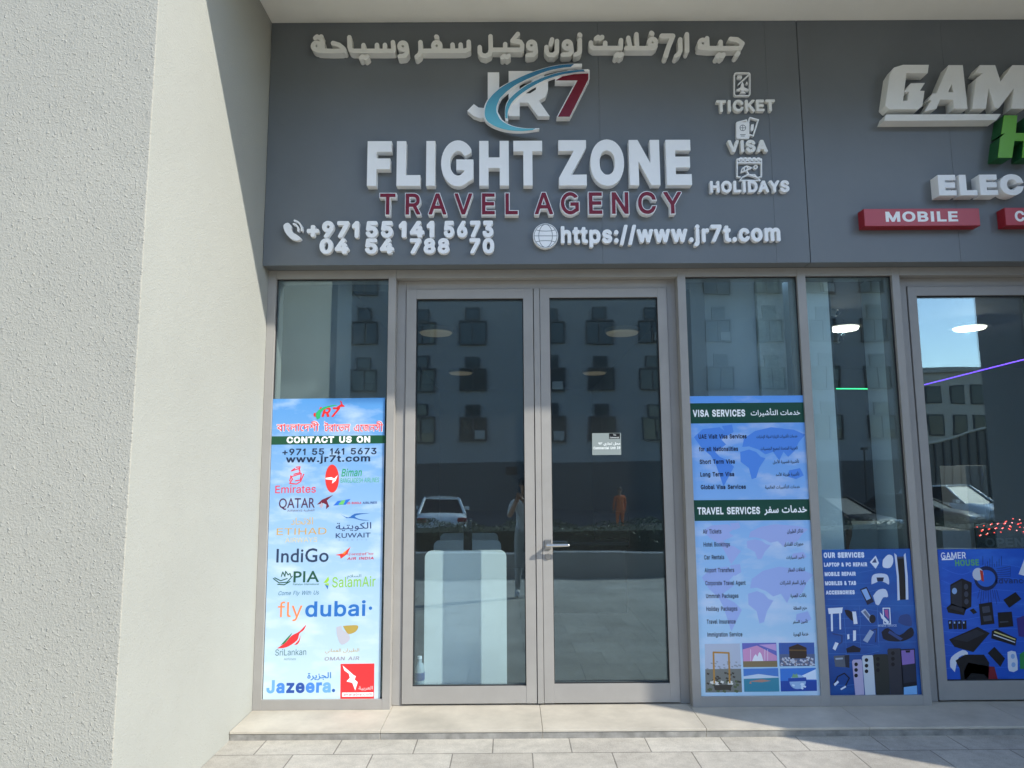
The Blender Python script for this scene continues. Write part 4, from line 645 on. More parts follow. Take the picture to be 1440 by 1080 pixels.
65266:(442,[[18,-1,24,47,43,106,86,89,72,43,68,16,70,-20,79,-40,92,-55,109,-68,130,-79,155,-85,181,-89,209,-91,242,-89,274,-85,302,-77,328,-68,348,-56,364,-43,374,-28,377,-12,376,-5,371,2,364,9,340,21,286,38,297,88,394,55,425,49,458,44,466,40,470,32,472,23,470,14,463,5,454,-1,419,-3,422,-20,418,-43,407,-64,388,-83,362,-102,329,-117,291,-129,246,-137,196,-139,150,-136,108,-124,71,-105,43,-78,24,-43],[239,-253,227,-250,218,-244,211,-235,209,-223,211,-212,218,-202,227,-196,239,-193,250,-196,260,-202,266,-212,268,-223,266,-235,260,-244,250,-250],[157,-253,145,-250,136,-244,129,-235,127,-223,129,-212,136,-202,145,-196,157,-193,168,-196,178,-202,184,-212,186,-223,184,-235,178,-244,168,-250]]),
65267:(179,[[0,-3,6,46,61,49,78,54,89,63,96,77,98,98,97,114,88,155,64,224,112,242,127,198,142,127,143,107,142,80,136,56,125,37,110,22,90,11,65,3,35,-2],[111,-116,100,-114,90,-108,83,-98,81,-87,83,-76,90,-66,100,-59,111,-57,122,-59,132,-66,138,-76,140,-87,138,-98,132,-108,122,-114],[29,-116,17,-114,8,-108,1,-98,-1,-87,1,-76,8,-66,17,-59,29,-57,40,-59,50,-66,56,-76,58,-87,56,-98,50,-108,40,-114]]),
65268:(224,[[0,-3,6,46,33,47,53,51,68,58,79,68,86,84,92,106,106,170,152,161,140,98,140,80,144,64,150,58,161,53,176,50,241,44,248,40,253,32,254,23,251,14,245,5,236,-1,224,-3,166,1,146,6,133,13,124,22,118,32,110,59,128,58,108,27,96,16,82,8,67,3,48,-1],[151,-116,140,-114,130,-108,124,-98,121,-87,124,-76,130,-66,140,-59,151,-57,163,-59,172,-66,178,-76,181,-87,178,-98,172,-108,163,-114],[69,-116,58,-114,48,-108,41,-98,39,-87,41,-76,48,-66,58,-59,69,-57,80,-59,90,-66,96,-76,98,-87,96,-98,90,-108,80,-114]]),
65271:(349,[[236,322,232,372,225,422,277,428,284,358,284,298,276,244,269,217,259,191,247,166,221,125,198,99,172,73,140,49,216,49,234,50,247,55,256,60,262,68,266,86,261,104,247,127,223,152,156,211,24,310,52,350,189,244,250,190,272,165,289,143,301,122,308,101,310,81,309,68,306,54,299,40,290,28,277,16,259,8,236,2,207,0,69,0,69,49,124,92,167,135,199,178,220,223,232,270],[16,382,8,414,55,425,52,413,37,421,23,433,12,450,8,469,11,485,17,499,27,509,40,517,55,522,77,523,98,518,94,488,70,492,58,491,49,487,43,479,41,470,43,459,49,449,58,441,68,435,85,430,60,427,116,445,125,414,72,397]]),
65273:(349,[[236,322,232,372,225,422,277,428,284,358,284,298,276,244,269,217,259,191,247,166,221,125,198,99,172,73,140,49,216,49,234,50,247,55,256,60,262,68,266,86,261,104,247,127,223,152,156,211,24,310,52,350,189,244,250,190,272,165,289,143,301,122,308,101,310,81,309,68,306,54,299,40,290,28,277,16,259,8,236,2,207,0,69,0,69,49,124,92,167,135,199,178,220,223,232,270],[58,-182,51,-149,98,-138,95,-151,80,-143,65,-130,55,-113,51,-95,53,-78,60,-65,70,-54,83,-46,97,-42,119,-41,141,-45,136,-75,113,-71,101,-73,91,-77,85,-84,83,-93,85,-105,92,-115,100,-122,110,-129,127,-134,103,-136,158,-119,168,-149,115,-167]]),
65275:(349,[[236,322,232,372,225,422,277,428,284,358,284,298,276,244,269,217,259,191,247,166,221,125,198,99,172,73,140,49,216,49,234,50,247,55,256,60,262,68,266,86,261,104,247,127,223,152,156,211,24,310,52,350,189,244,250,190,272,165,289,143,301,122,308,101,310,81,309,68,306,54,299,40,290,28,277,16,259,8,236,2,207,0,69,0,69,49,124,92,167,135,199,178,220,223,232,270]]),
65276:(359,[[359,-3,326,-2,301,3,280,11,265,22,253,36,247,54,240,100,228,428,277,428,291,94,295,74,302,61,315,52,336,48,376,44,384,40,388,32,389,23,388,14,381,5,371,-1],[85,-3,29,4,36,51,76,48,114,49,148,56,178,70,202,91,221,122,233,162,236,212,265,140,256,106,244,77,228,54,211,36,191,22,170,11,127,0],[215,79,188,123,146,177,91,238,24,302,56,337,127,266,181,205,221,153,250,110]]),
2434:(263,[[74,188,110,163,146,134,178,101,208,67,233,31,254,-5,215,-25,167,44,141,73,113,100,81,125,44,150],[47,292,50,314,58,335,71,351,88,363,109,371,131,373,154,371,175,363,192,351,205,335,213,314,216,292,213,269,205,248,192,232,175,220,154,212,131,209,109,212,88,220,71,232,58,248,50,268],[88,292,91,274,101,260,115,251,131,248,149,251,163,260,172,274,175,292,172,310,163,323,149,331,131,334,115,331,101,323,91,309]]),
2447:(455,[[307,377,329,376,348,372,363,365,376,356,386,346,394,333,398,316,400,294,400,0,355,0,349,16,341,29,331,40,320,47,305,51,268,52,188,43,142,43,119,47,97,53,75,64,56,79,41,101,31,130,28,167,35,226,81,220,75,184,76,144,82,125,91,111,103,101,117,94,133,89,166,86,194,88,247,95,277,97,301,95,322,89,340,79,354,64,353,297,351,310,341,325,328,332,308,334,287,332,268,325,249,314,233,300,219,284,209,268,202,251,200,236,202,223,212,212,222,208,235,207,260,209,265,167,249,163,226,162,198,167,175,180,158,203,152,235,155,259,165,284,179,308,199,330,222,349,248,364,277,374]]),
2460:(550,[[241,38,206,41,173,50,142,67,112,91,85,124,60,165,37,217,17,279,63,291,85,224,109,172,136,131,167,104,202,89,242,83,281,88,310,103,327,127,332,161,331,178,328,193,318,215,354,215,319,184,300,172,280,162,258,156,235,154,212,157,193,163,177,174,165,190,157,208,155,230,160,257,173,284,199,310,236,332,-6,331,-6,373,556,373,556,331,368,331,321,332,277,311,245,291,223,273,210,257,203,242,201,228,203,214,211,204,221,199,232,197,254,199,273,208,314,238,365,219,374,190,377,171,378,152,374,124,365,97,347,73,321,54,286,42],[481,123,485,67,502,6,457,-4,440,64,436,98,434,133,435,163,440,190,453,233,411,236,376,245,346,258,322,277,302,299,285,326,331,335,341,319,355,305,372,292,393,283,419,277,451,275,484,277,507,235,495,209,487,182,482,155]]),
2463:(340,[[346,373,346,331,103,331,104,101,106,86,113,70,127,61,146,58,169,61,191,69,211,82,227,97,243,116,254,137,261,158,263,179,261,196,254,209,241,216,222,218,190,214,184,257,208,262,233,263,254,261,273,255,289,244,301,229,308,208,310,182,306,147,293,113,273,82,249,57,226,40,201,26,173,17,143,14,123,16,106,21,91,28,79,38,70,50,64,65,59,86,57,115,57,331,-6,331,-6,373],[237,373,234,394,226,409,211,417,189,419,98,421,73,425,53,432,36,442,22,455,12,473,5,493,4,515,7,547,51,544,49,521,52,498,60,481,70,473,85,467,104,464,205,461,227,458,244,451,259,440,268,429,274,415,278,396,280,373]]),
2470:(362,[[368,373,368,331,95,331,95,152,87,164,113,190,142,214,173,236,208,257,245,275,285,292,324,253,306,212,300,192,293,148,293,94,297,67,313,6,268,-4,251,64,247,98,245,133,249,179,253,200,265,233,272,246,279,243,245,228,212,209,181,188,149,164,85,105,49,129,49,331,-6,331,-6,373]]),
2472:(362,[[368,373,368,331,305,331,305,0,259,0,259,146,269,112,248,139,226,162,202,182,178,197,154,208,130,211,109,208,92,199,80,184,77,164,80,148,89,134,106,121,128,110,106,68,73,85,49,109,33,136,28,166,31,193,42,215,58,232,78,244,100,251,122,254,152,251,179,243,205,230,228,214,250,193,271,170,262,168,261,182,259,331,-6,331,-6,373]]),
2476:(358,[[364,373,364,331,301,331,301,0,254,0,233,35,205,67,171,94,133,118,91,135,46,146,22,203,81,236,142,266,204,293,268,314,254,289,254,331,-6,331,-6,373],[254,284,267,268,171,231,122,208,78,182,112,173,147,158,182,138,215,114,242,86,263,53,257,53,254,95]]),
2477:(433,[[253,26,215,29,180,38,147,55,116,80,88,115,62,158,38,213,17,279,63,291,86,220,112,164,141,122,174,94,211,77,252,71,281,74,307,83,326,97,341,115,350,136,353,160,352,178,345,206,340,219,325,239,354,286,374,253,388,221,396,190,398,160,394,124,382,92,361,64,333,44,297,30],[230,170,197,175,171,190,155,212,149,241,151,255,163,292,211,277,200,253,199,244,202,230,208,220,218,215,232,213,257,218,270,225,284,237,299,254,316,280,354,286,349,253,332,229,315,208,297,192,277,180,255,173],[439,373,439,331,-6,331,-6,373]]),
2480:(358,[[364,373,364,331,301,331,301,0,254,0,233,35,205,67,171,94,133,118,91,135,46,146,22,203,81,236,142,266,204,293,268,314,254,289,254,331,-6,331,-6,373],[254,284,267,268,171,231,122,208,78,182,112,173,147,158,182,138,215,114,242,86,263,53,257,53,254,95],[111,-4,97,-1,86,6,77,17,75,31,77,46,86,57,97,65,111,67,125,65,137,57,145,46,147,31,145,17,137,6,125,-1]]),
2482:(439,[[445,373,445,331,382,331,382,0,335,0,335,201,339,185,325,203,311,216,296,224,279,227,270,227,252,220,245,212,241,200,239,184,240,163,201,160,197,182,188,202,176,217,161,227,145,234,128,236,113,235,100,230,90,223,83,214,79,202,77,190,81,167,95,149,116,133,145,121,128,76,101,87,77,101,56,118,41,139,31,164,28,192,31,217,41,239,56,256,76,269,100,277,125,280,154,277,179,268,202,253,221,230,212,230,221,247,236,260,253,268,271,271,292,269,308,262,343,238,337,229,335,331,-6,331,-6,373]]),
2486:(406,[[412,373,412,331,349,331,349,0,303,0,303,307,306,319,303,352,303,413,335,413,349,373],[217,377,239,375,260,368,278,358,295,343,310,326,320,305,318,242,298,281,274,310,248,328,218,334,197,331,180,321,169,305,166,283,170,261,185,244,211,232,248,226,244,180,208,185,179,196,157,212,141,233,132,257,129,284,132,313,142,337,156,355,175,368,195,375],[46,377,71,375,94,367,115,354,131,335,142,309,145,277,142,253,133,230,118,210,97,194,68,184,32,180,29,226,56,229,77,235,92,244,101,256,107,268,109,281,105,303,93,320,73,330,35,333,-1,327,-5,372,22,376]]),
2488:(409,[[415,373,415,331,352,331,352,0,306,0,306,212,320,174,288,212,274,222,262,225,246,220,230,202,176,113,163,96,149,85,132,79,113,76,97,78,82,83,67,92,53,105,21,146,58,169,73,145,85,131,96,124,108,122,118,124,128,128,148,150,203,240,217,257,232,266,249,269,268,266,285,259,322,224,310,224,306,262,306,331,-6,331,-6,373],[163,163,151,227,142,248,128,265,111,277,88,286,23,297,32,343,64,331,95,325,121,317,142,307,158,295,170,280,179,262,185,240,189,214]]),
2494:(160,[[166,373,166,331,103,331,103,0,56,0,56,281,47,300,35,316,19,327,-6,331,-6,373,17,371,33,364,47,352,58,335,56,413,89,413,102,373]]),
2496:(160,[[166,331,103,331,103,0,56,0,56,331,-6,331,-6,373,56,373,50,409,37,439,16,462,-10,481,-40,493,-75,502,-112,507,-184,508,-212,505,-235,500,-251,494,-262,485,-265,475,-262,466,-251,461,-219,458,-133,457,-111,452,-94,445,-81,435,-71,422,-65,408,-61,391,-60,369,-100,369,-104,393,-108,401,-113,407,-128,413,-235,416,-255,419,-286,428,-298,437,-307,448,-311,461,-313,473,-303,505,-274,529,-224,545,-155,550,-47,539,33,508,83,452,104,373,166,373]]),
2503:(208,[[214,373,214,331,202,331,182,324,161,313,140,296,121,276,103,251,89,223,80,192,77,157,80,118,90,89,104,67,122,52,141,44,160,41,185,44,209,55,230,19,214,8,196,2,177,-2,158,-3,123,2,92,17,65,41,46,73,34,111,29,156,34,203,48,245,70,282,98,313,131,337,168,353,130,333,93,331,-6,331,-6,373]]),
2509:(0,[[-80,-10,67,-128,41,-161,-112,-49]]),
2306:(0,[[-111,463,-109,476,-101,488,-91,496,-78,498,-65,496,-55,488,-47,476,-45,463,-47,450,-55,439,-65,431,-78,428,-91,431,-101,439,-109,450]]),
2309:(458,[[282,131,275,94,255,68,224,53,187,48,139,58,95,86,56,137,17,214,60,229,87,172,116,129,148,101,183,92,204,94,220,103,231,116,235,136,232,157,223,176,208,193,191,208,156,205,153,247,188,251,211,261,224,277,228,296,224,315,214,328,199,335,181,337,160,336,141,331,103,315,88,356,127,372,151,377,179,379,220,373,251,356,269,329,275,297,265,256,235,225,247,213,270,211,310,211,356,218,356,331,313,331,313,373,467,373,467,331,405,331,405,0,356,0,356,174,314,168,273,169,280,151]]),
2311:(295,[[163,133,128,129,97,118,71,137,49,158,35,182,30,211,31,227,36,240,43,251,52,260,67,269,85,275,106,278,188,279,188,331,0,331,0,373,303,373,303,331,237,331,237,236,127,236,100,235,87,229,80,220,78,208,80,195,86,184,104,166,133,174,165,176,206,171,239,154,261,127,268,92,262,58,244,31,214,13,173,2,249,-24,229,-66,164,-34,106,1,74,4,50,11,34,22,29,39,31,51,37,61,47,67,61,70,73,68,86,64,116,42,124,41,169,44,197,53,214,69,220,92,216,109,205,122,187,131]]),
2319:(332,[[341,331,284,331,283,200,280,179,274,163,265,148,236,125,194,115,184,160,207,165,215,169,228,183,233,193,236,228,236,331,96,331,97,187,101,151,106,138,113,127,138,107,222,59,254,38,276,18,287,-4,292,-32,289,-55,282,-77,263,-110,220,-85,235,-60,240,-46,242,-33,241,-22,237,-13,230,-4,200,19,100,77,82,92,67,108,57,127,50,154,47,190,47,331,0,331,0,373,341,373]]),
2337:(346,[[215,133,180,129,149,118,123,137,101,158,87,182,82,211,84,227,88,240,95,251,104,260,119,269,137,275,158,278,241,279,241,331,0,331,0,373,355,373,355,331,289,331,289,236,179,236,152,235,139,229,133,220,130,208,133,195,139,184,157,166,185,174,217,176,258,171,291,154,313,127,320,92,313,56,291,26,254,7,202,0,146,7,97,26,53,57,15,95,52,124,86,89,122,64,160,49,202,44,254,56,272,91,268,110,257,123,239,131]]),
2351:(348,[[357,373,357,331,295,331,295,0,246,0,246,107,206,88,181,82,152,79,103,88,65,116,37,158,23,212,55,221,78,234,92,251,96,274,94,290,89,305,74,331,0,331,0,373],[77,181,91,155,108,137,129,125,155,122,184,125,208,134,228,148,246,164,246,331,127,331,140,299,144,267,127,213]]),
2352:(245,[[237,25,205,-7,138,52,83,109,45,154,28,183,24,204,26,215,33,226,45,233,62,236,76,234,89,229,99,221,109,209,129,223,143,239,151,259,154,281,151,308,143,331,0,331,0,373,254,373,254,331,192,331,199,306,202,275,199,244,188,219,173,198,152,181,128,166,100,152,163,88]]),
2366:(155,[[102,331,102,0,53,0,53,331,0,331,0,373,164,373,164,331]]),
2367:(322,[[53,331,0,331,0,373,48,373,37,401,33,417,32,434,41,476,67,509,107,530,160,538,239,526,310,492,371,438,422,369,372,369,275,463,170,494,133,490,104,477,86,456,80,428,82,412,86,397,99,373,164,373,164,331,102,331,102,0,53,0]]),
}
AR = {'visa_h': [65173, 65165, 65198, 65268, 65207, 65156, 65176, 65247, 65165, 32, 65173, 65166, 65251, 65194, 65191], 'trav_h': [65198, 65236, 65203, 32, 65173, 65166, 65251, 65194, 65191], 'v': [[65173, 65165, 65197, 65166, 65251, 65273, 65165, 32, 65172, 65247, 65261, 65194, 65247, 32, 65171, 65197, 65166, 65267, 65200, 65247, 65165, 32, 65173, 65165, 65198, 65268, 65207, 65156, 65175, 32, 65173, 65166, 65251, 65194, 65191], [65173, 65166, 65268, 65204, 65256, 65184, 65247, 65165, 32, 65226, 65268, 65252, 65184, 65247, 32, 65171, 65194, 65188, 65176, 65252, 65247, 65165, 32, 65172, 65268, 65169, 65198, 65228, 65247, 65165], [65246, 65183, 65271, 65165, 32, 65171, 65198, 65268, 65212, 65239, 32, 65171, 65198, 65268, 65207, 65156, 65175], [65194, 65251, 65271, 65165, 32, 65172, 65248, 65267, 65262, 65219, 32, 65171, 65198, 65268, 65207, 65156, 65175], [65172, 65268, 65252, 65247, 65166, 65228, 65247, 65165, 32, 65173, 65165, 65198, 65268, 65207, 65156, 65176, 65247, 65165, 32, 65173, 65166, 65251, 65194, 65191]], 't': [[65253, 65165, 65198, 65268, 65220, 65247, 65165, 32, 65198, 65243, 65165, 65196, 65175], [65237, 65193, 65166, 65256, 65236, 65247, 65165, 32, 65173, 65165, 65199, 65262, 65184, 65187], [65173, 65165, 65197, 65166, 65268, 65204, 65247, 65165, 32, 65198, 65268, 65183, 65156, 65175], [65197, 65166, 65220, 65252, 65247, 65165, 32, 65173, 65275, 65166, 65240, 65176, 65255, 65165], [65173, 65166, 65243, 65198, 65208, 65248, 65247, 32, 65198, 65236, 65204, 65247, 65165, 32, 65246, 65268, 65243, 65261], [65171, 65198, 65252, 65228, 65247, 65165, 32, 65173, 65166, 65239, 65166, 65169], [65172, 65248, 65220, 65228, 65247, 65165, 32, 65249, 65200, 65187], [65198, 65236, 65204, 65247, 65165, 32, 65254, 65268, 65251, 65156, 65175], [65171, 65198, 65184, 65260, 65247, 65165, 32, 65172, 65251, 65194, 65191]], 'o': [[65172, 65267, 65198, 65220, 65240, 65247, 65165], [65193, 65166, 65188, 65175, 65275, 65165], [65172, 65268, 65176, 65267, 65262, 65244, 65247, 65165], [65249, 65276, 65204, 65247, 65165], [65266, 65255, 65166, 65252, 65228, 65247, 65165, 32, 65253, 65165, 65198, 65268, 65220, 65247, 65165], [65171, 65198, 65267, 65200, 65184, 65247, 65165], [65172, 65268, 65169, 65198, 65228, 65247, 65165], [1641, 1635, 32, 65265, 65197, 65166, 65184, 65175, 32, 65246, 65188, 65251]]}
for _k, _t in GLYPHS.items():
    for _c, (_a, _l) in _t.items():
        GL[(_k, chr(_c))] = (_a/600, [[(q[i]/600, q[i+1]/600) for i in range(0, len(q), 2)] for q in _l])
AR = {k: (''.join(map(chr, v)) if isinstance(v[0], int) else [''.join(map(chr, q)) for q in v]) for k, v in AR.items()}
# plain upright I and 1, and a wide-mouthed G, as on the sign
_ga = lambda rx, ry, a0, a1, n: [(.27+rx*math.cos(math.radians(a0+(a1-a0)*k/n)), .254+ry*math.sin(math.radians(a0+(a1-a0)*k/n))) for k in range(n+1)]
GL[('I', 'I')] = (.215, [[(.078, 0), (.078, .509), (.140, .509), (.140, 0)]])
GL[('I', '1')] = (.30, [[(.150, 0), (.150, .395), (.055, .335), (.055, .395), (.150, .509), (.205, .509), (.205, 0)]])
GL[('I', 'G')] = (.53, [_ga(.232, .263, 40, 308, 26)+[(.478, .075), (.478, .262), (.285, .262), (.285, .205), (.415, .205), (.415, .100)]+_ga(.170, .205, 312, 45, 24)])
def glyph(ch, font):
    for f in (font, 'I', 'A', 'G'):
        if (f, ch) in GL: return GL[(f, ch)]
    return (.28, [])
_RC = {}
def glyph_region(ch, font, bold, rnd):
    k = (ch, font, bold, rnd)
    if k not in _RC:
        lp = glyph(ch, font)[1]
        _RC[k] = region(lp, grow(lp, bold, rnd) if bold else [])
    return _RC[k]

def text(s, p0, p1, h, Y, depth=.0004, mats=None, name='text_line', parent=None, font='I', bold=0.0, rnd=False, asp=None, italic=0.0, each=False, layers=None, cols=None, full=False, label=None):
    """a row of writing on the plane y=Y: p0,p1 = pixel ends of its baseline, h = cap height in pixels.
    asp: width/height of the glyphs (the rest is taken up by spacing); each: one mesh per letter"""
    A0 = onY(p0[0], p0[1], Y); A1 = onY(p1[0], p1[1], Y); T = onY(p0[0], p0[1]-h, Y)
    H = (T-A0).length; W = (A1-A0).length; ex = (A1-A0)/W; ez = Vector((0, 0, 1))
    x = 0; pos = []
    for ch in s:
        adv, lp = glyph(ch, font); pos.append((x, ch, lp)); x += adv+bold*1.6
    xs = [(px+p[0]) for px, ch, lp in pos for l in lp for p in l]
    zs = [p[1] for px, ch, lp in pos for l in lp for p in l]
    lo, hi = min(xs)-bold, max(xs)+bold
    if full: base, cap = min(zs)-bold, max(zs)-min(zs)+2*bold
    else: base, cap = -bold*.6, max(p[1] for l in glyph('H', font)[1] for p in l)+bold*1.2
    sy = H/cap
    if asp is None: sx = W/(hi-lo); tr = 0
    else:
        sx = sy*asp; n = max(1, len(s)-1); tr = (W-(hi-lo)*sx)/n
    yf = Y; yb = Y+depth
    out = []; bd = B()
    for i, (px, ch, lp) in enumerate(pos):
        if not lp: continue
        V, F = glyph_region(ch, font, bold, rnd)
        off = 0.00004*(i % 2)
        def to3(gx, gy, y, px=px, i=i):
            q = A0 + ex*((gx+px-lo)*sx+tr*i + (gy-base)*sy*italic) + ez*((gy-base)*sy)
            return (q.x, y-off, q.z)
        mi = 0 if cols is None else cols[i]
        if each:
            b2 = B()
            if layers:   # white body with an inset coloured face standing proud of it
                raise_region(b2, V, F, to3, yf, yb)
                lt = b2.build('letter', mats[0], parent)
                V2, F2 = glyph_region(ch, font, layers[0], rnd)
                b3 = B(); raise_region(b3, V2, F2, to3, yf-.004, yf+.001); b3.build('letter_face', mats[1], lt)
            else:
                raise_region(b2, V, F, to3, yf, yb); lt = b2.build('letter', mats, parent)
            out.append(lt)
        else:
            raise_region(bd, V, F, to3, yf, yb, mi)
    if not each:
        o = bd.build(name, mats, parent)
        if label: o['label'] = label
        return o
    return out

def PX(ox, oy, sc):
    """reader of coordinates measured in an enlarged crop of the photograph"""
    return lambda *p: [(ox+a/sc, oy+b/sc) for a, b in p]
def shape(name, Y, depth, mats, parent, loops=(), polys=(), mi=0, label=None):
    """a flat or raised shape given by pixel outlines on the plane y=Y"""
    def cv(l): return [(lambda q: (q.x, q.z))(onY(a, b, Y)) for a, b in l]
    L = []
    for l in loops:
        l = cv(l); L.append(l)
    V, F = region(L, [cv(p) for p in polys])
    bd = B(); raise_region(bd, V, F, lambda x, y, yy: (x, yy, y), Y, Y+depth, mi)
    o = bd.build(name, mats, parent)
    if label: o['label'] = label
    return o
def multi(name, Y, depth, mats, parent, parts, label=None):
    """several flat pieces in different colours as one mesh; each piece a step nearer the viewer"""
    bd = B()
    for k, (mi, loops, polys) in enumerate(parts):
        yy = Y-.00012*k
        def cv(l): return [(lambda q: (q.x, q.z))(onY(a, b, yy)) for a, b in l]
        V, F = region([cv(l) for l in loops], [cv(p) for p in polys])
        raise_region(bd, V, F, lambda x, y, q: (x, q, y), yy, Y+depth, mi)
    o = bd.build(name, mats, parent)
    if label: o['label'] = label
    return o
def ell(cx, cy, rx, ry=None, n=20): return arc(cx, cy, rx, ry, 0, 360*(n-1)/n, n-1)

# ------------------------------------------------------------------ lamps and furniture behind the glass
M_WARM = mat('lamp_diffuser', (.55, .48, .34), .5, emit=(1.0, .78, .48), estr=.035)
M_RIM = mat('lamp_rim', (.22, .2, .16), .5)
def ceiling_lamp(x, y, z, r, label, mdiff=M_WARM):
    t = thing('ceiling_lamp', label, 'lamp', (x, y, z-.05), 'round ceiling lamps in the travel office')
    b = B(); b.tube((x, y, z), (x, y, z-.035), r, r, n=28); b.build('rim', M_RIM, t)
    b = B(); b.tube((x, y, z-.0355), (x, y, z-.05), r*.93, r*.86, n=28); b.build('diffuser', mdiff, t)
for (u, v, lb) in ((613, 470, 'round ceiling lamp glowing high in the handleless door'), (875, 470, 'round ceiling lamp glowing high in the handled door'),
                   (648, 526, 'small distant ceiling lamp seen through the handleless door'), (836, 526, 'small distant ceiling lamp seen through the handled door')):
    p = onZ(u, v, Z(1.19)); ceiling_lamp(p.x, min(p.y, 5.8), Z(1.239), .155, lb)

M_WHITE = mat('white_laminate', (.86, .88, .85), .45)
def board(u0, u1, vt, Y, label):
    a, c = onY(u0, vt, Y), onY(u1, vt, Y); r = .05
    zt_ = a.z; zb = FB+.001
    pl = [(a.x, zb), (c.x, zb)] + [(c.x-r+r*math.cos(t), zt_-r+r*math.sin(t)) for t in [k*math.pi/16 for k in range(9)]] + [(a.x+r-r*math.sin(t), zt_-r+r*math.cos(t)) for t in [k*math.pi/16 for k in range(9)]]
    o = B().prism(pl, Y, Y+.025).build('white_board', M_WHITE); tag(o, label, 'board', 'white desk end boards in the office')
board(597.5, 712, 774.5, .40, 'large white rounded board nearest the glass of the handleless door')
board(610, 704.5, 760, 1.55, 'white rounded board behind the nearest one')
board(619, 700.5, 750, 2.4, 'white rounded board farthest from the glass')
M_BLK = mat('black_plastic', (.015, .015, .017), .4)
p = onY(658, 760, 1.2)
b = B().box(p.x-.035, p.x+.035, 1.18, 1.22, FB+.001, Z(-.40)); b.box(p.x-.15, p.x+.15, 1.1, 1.3, FB+.001, FB+.02)
tag(b.build('black_stand', M_BLK, bevel=.006), 'black upright stand rising behind the nearest white board', 'stand')
# water bottle
p = onY(590, 950, .36); bx, by, bz = p.x, .36, FB
t = thing('water_bottle', 'clear water bottle with a blue label at the foot of the handleless door', 'bottle', (bx, by, bz))
prof = [(.0, .03), (.004, .033), (.03, .034), (.08, .031), (.13, .034), (.165, .03), (.19, .015), (.20, .0135), (.21, .0135)]
M_PET = mat('clear_plastic', (.34, .41, .45), .12)
B().loft([[(bx+r*math.cos(k*math.pi/8), by+r*math.sin(k*math.pi/8), bz+z+.001) for k in range(16)] for z, r in prof]).build('bottle_body', M_PET, t)
B().tube((bx, by, bz+.075), (bx, by, bz+.125), .0355, n=18).build('label', mat('bottle_label', (.03, .06, .2), .4), t)
B().tube((bx, by, bz+.212), (bx, by, bz+.228), .0155, n=14).build('cap', mat('bottle_cap', (.75, .8, .85), .4), t)
# dark desk and monitor behind the right leaf
p0, p1 = onY(835, 720, 3.0), onY(905, 770, 3.0)
t = thing('monitor', 'dark flat screen on the counter behind the handled door', 'monitor', ((p0.x+p1.x)/2, 3.0, Z(-.75)))
B().box(p0.x, p1.x, 2.98, 3.02, p1.z, p0.z).build('screen', M_BLK, t, bevel=.006)
B().box((p0.x+p1.x)/2-.03, (p0.x+p1.x)/2+.03, 3.0, 3.03, Z(-.748), p1.z).build('stand', M_BLK, t)
t = thing('reception_counter', 'dark reception counter deep behind the handled door', 'counter', (.72, 3.1, FB))
B().box(.22, 1.22, 2.75, 3.4, Z(-.79), Z(-.75)).build('worktop', mat('counter_top', (.10, .11, .12), .4), t, bevel=.004)
B().box(.26, 1.2, 2.85, 3.35, FB+.001, Z(-.791)).build('body', mat('counter_front', (.05, .055, .06), .5), t)

# --- gaming shop
M_COOL = mat('lamp_cool', (.95, .9, .8), .5, emit=(1.0, .92, .78), estr=1.1)
def tilted_lamp(u0, u1, v, Y, h, label):
    a, c = onY(u0, v, Y), onY(u1, v, Y); x = (a.x+c.x)/2; r = (c.x-a.x)/2
    t = thing('pendant_lamp', label, 'lamp', (x, Y, a.z-h), 'shallow pendant lamps in the gaming shop')
    b = B(); b.tube((x, Y, a.z), (x, Y, a.z-h*.6), r*.55, r, n=22); b.build('shade', M_RIM, t)
    b = B(); b.tube((x, Y, a.z-h*.61), (x, Y, a.z-h), r*.8, r*.72, n=22); b.build('diffuser', M_COOL, t)
    pl = bpy.data.lights.new('lamp_light', 'POINT'); pl.energy = 5; pl.shadow_soft_size = .02; pl.color = (1, .93, .82); po = bpy.data.objects.new('lamp_light', pl); C.objects.link(po); po.parent = t; po.location = (0, 0, -.02)
    b = B(); b.tube((x, Y, a.z), (x, Y, Z(1.5)), .006, n=8); b.build('cord', M_BLK, t)
tilted_lamp(1162, 1211, 455, 2.4, .07, 'wide pendant lamp behind the narrow gaming shop window')
tilted_lamp(1228, 1252, 428, 3.3, .08, 'smaller pendant lamp near the right edge of the gaming shop window')
tilted_lamp(1337, 1389, 457, 2.6, .05, 'pendant lamp seen against the mirrored sky in the gaming shop door')
def strip(p0, p1, col, label):
    m = mat('led_'+label.split()[0], col, .5, emit=col, estr=1.1)
    tag(B().tube(p0, p1, .0055, n=8).build('led_strip', m), label, 'led strip')
strip(onY(1164, 546.5, 3.5), onY(1252, 547, 3.5), (.04, .85, .25), 'green glowing strip light across the narrow gaming shop window')
strip(onY(1300, 541, 3.6), onY(1470, 498, 2.2), (.16, .05, .95), 'purple glowing strip light slanting up in the gaming shop door')
M_CAM = mat('camera_plastic', (.75, .78, .78), .4)
def cctv(u, v, Y, r, label):
    p = onY(u, v, Y); t = thing('security_camera', label, 'camera', (p.x, Y, p.z), 'white security cameras in the gaming shop')
    B().tube((p.x-.04, Y, p.z+.03), (p.x+.02, Y-.05, p.z), r*.75, r*.8, n=16).build('body', M_CAM, t)
    B().tube((p.x-.04, Y, p.z+.03), (p.x-.12, Y+.02, p.z+.06), .013, n=8).build('bracket', M_CAM, t)
    B().ball((p.x+.022, Y-.052, p.z), r*.55, 12, 6).build('lens', M_BLK, t)
cctv(1170, 442, 1.4, .042, 'white security camera by the pale column, above the lamp')
cctv(1174, 478, 1.4, .05, 'white domed security camera by the pale column, below the lamp')
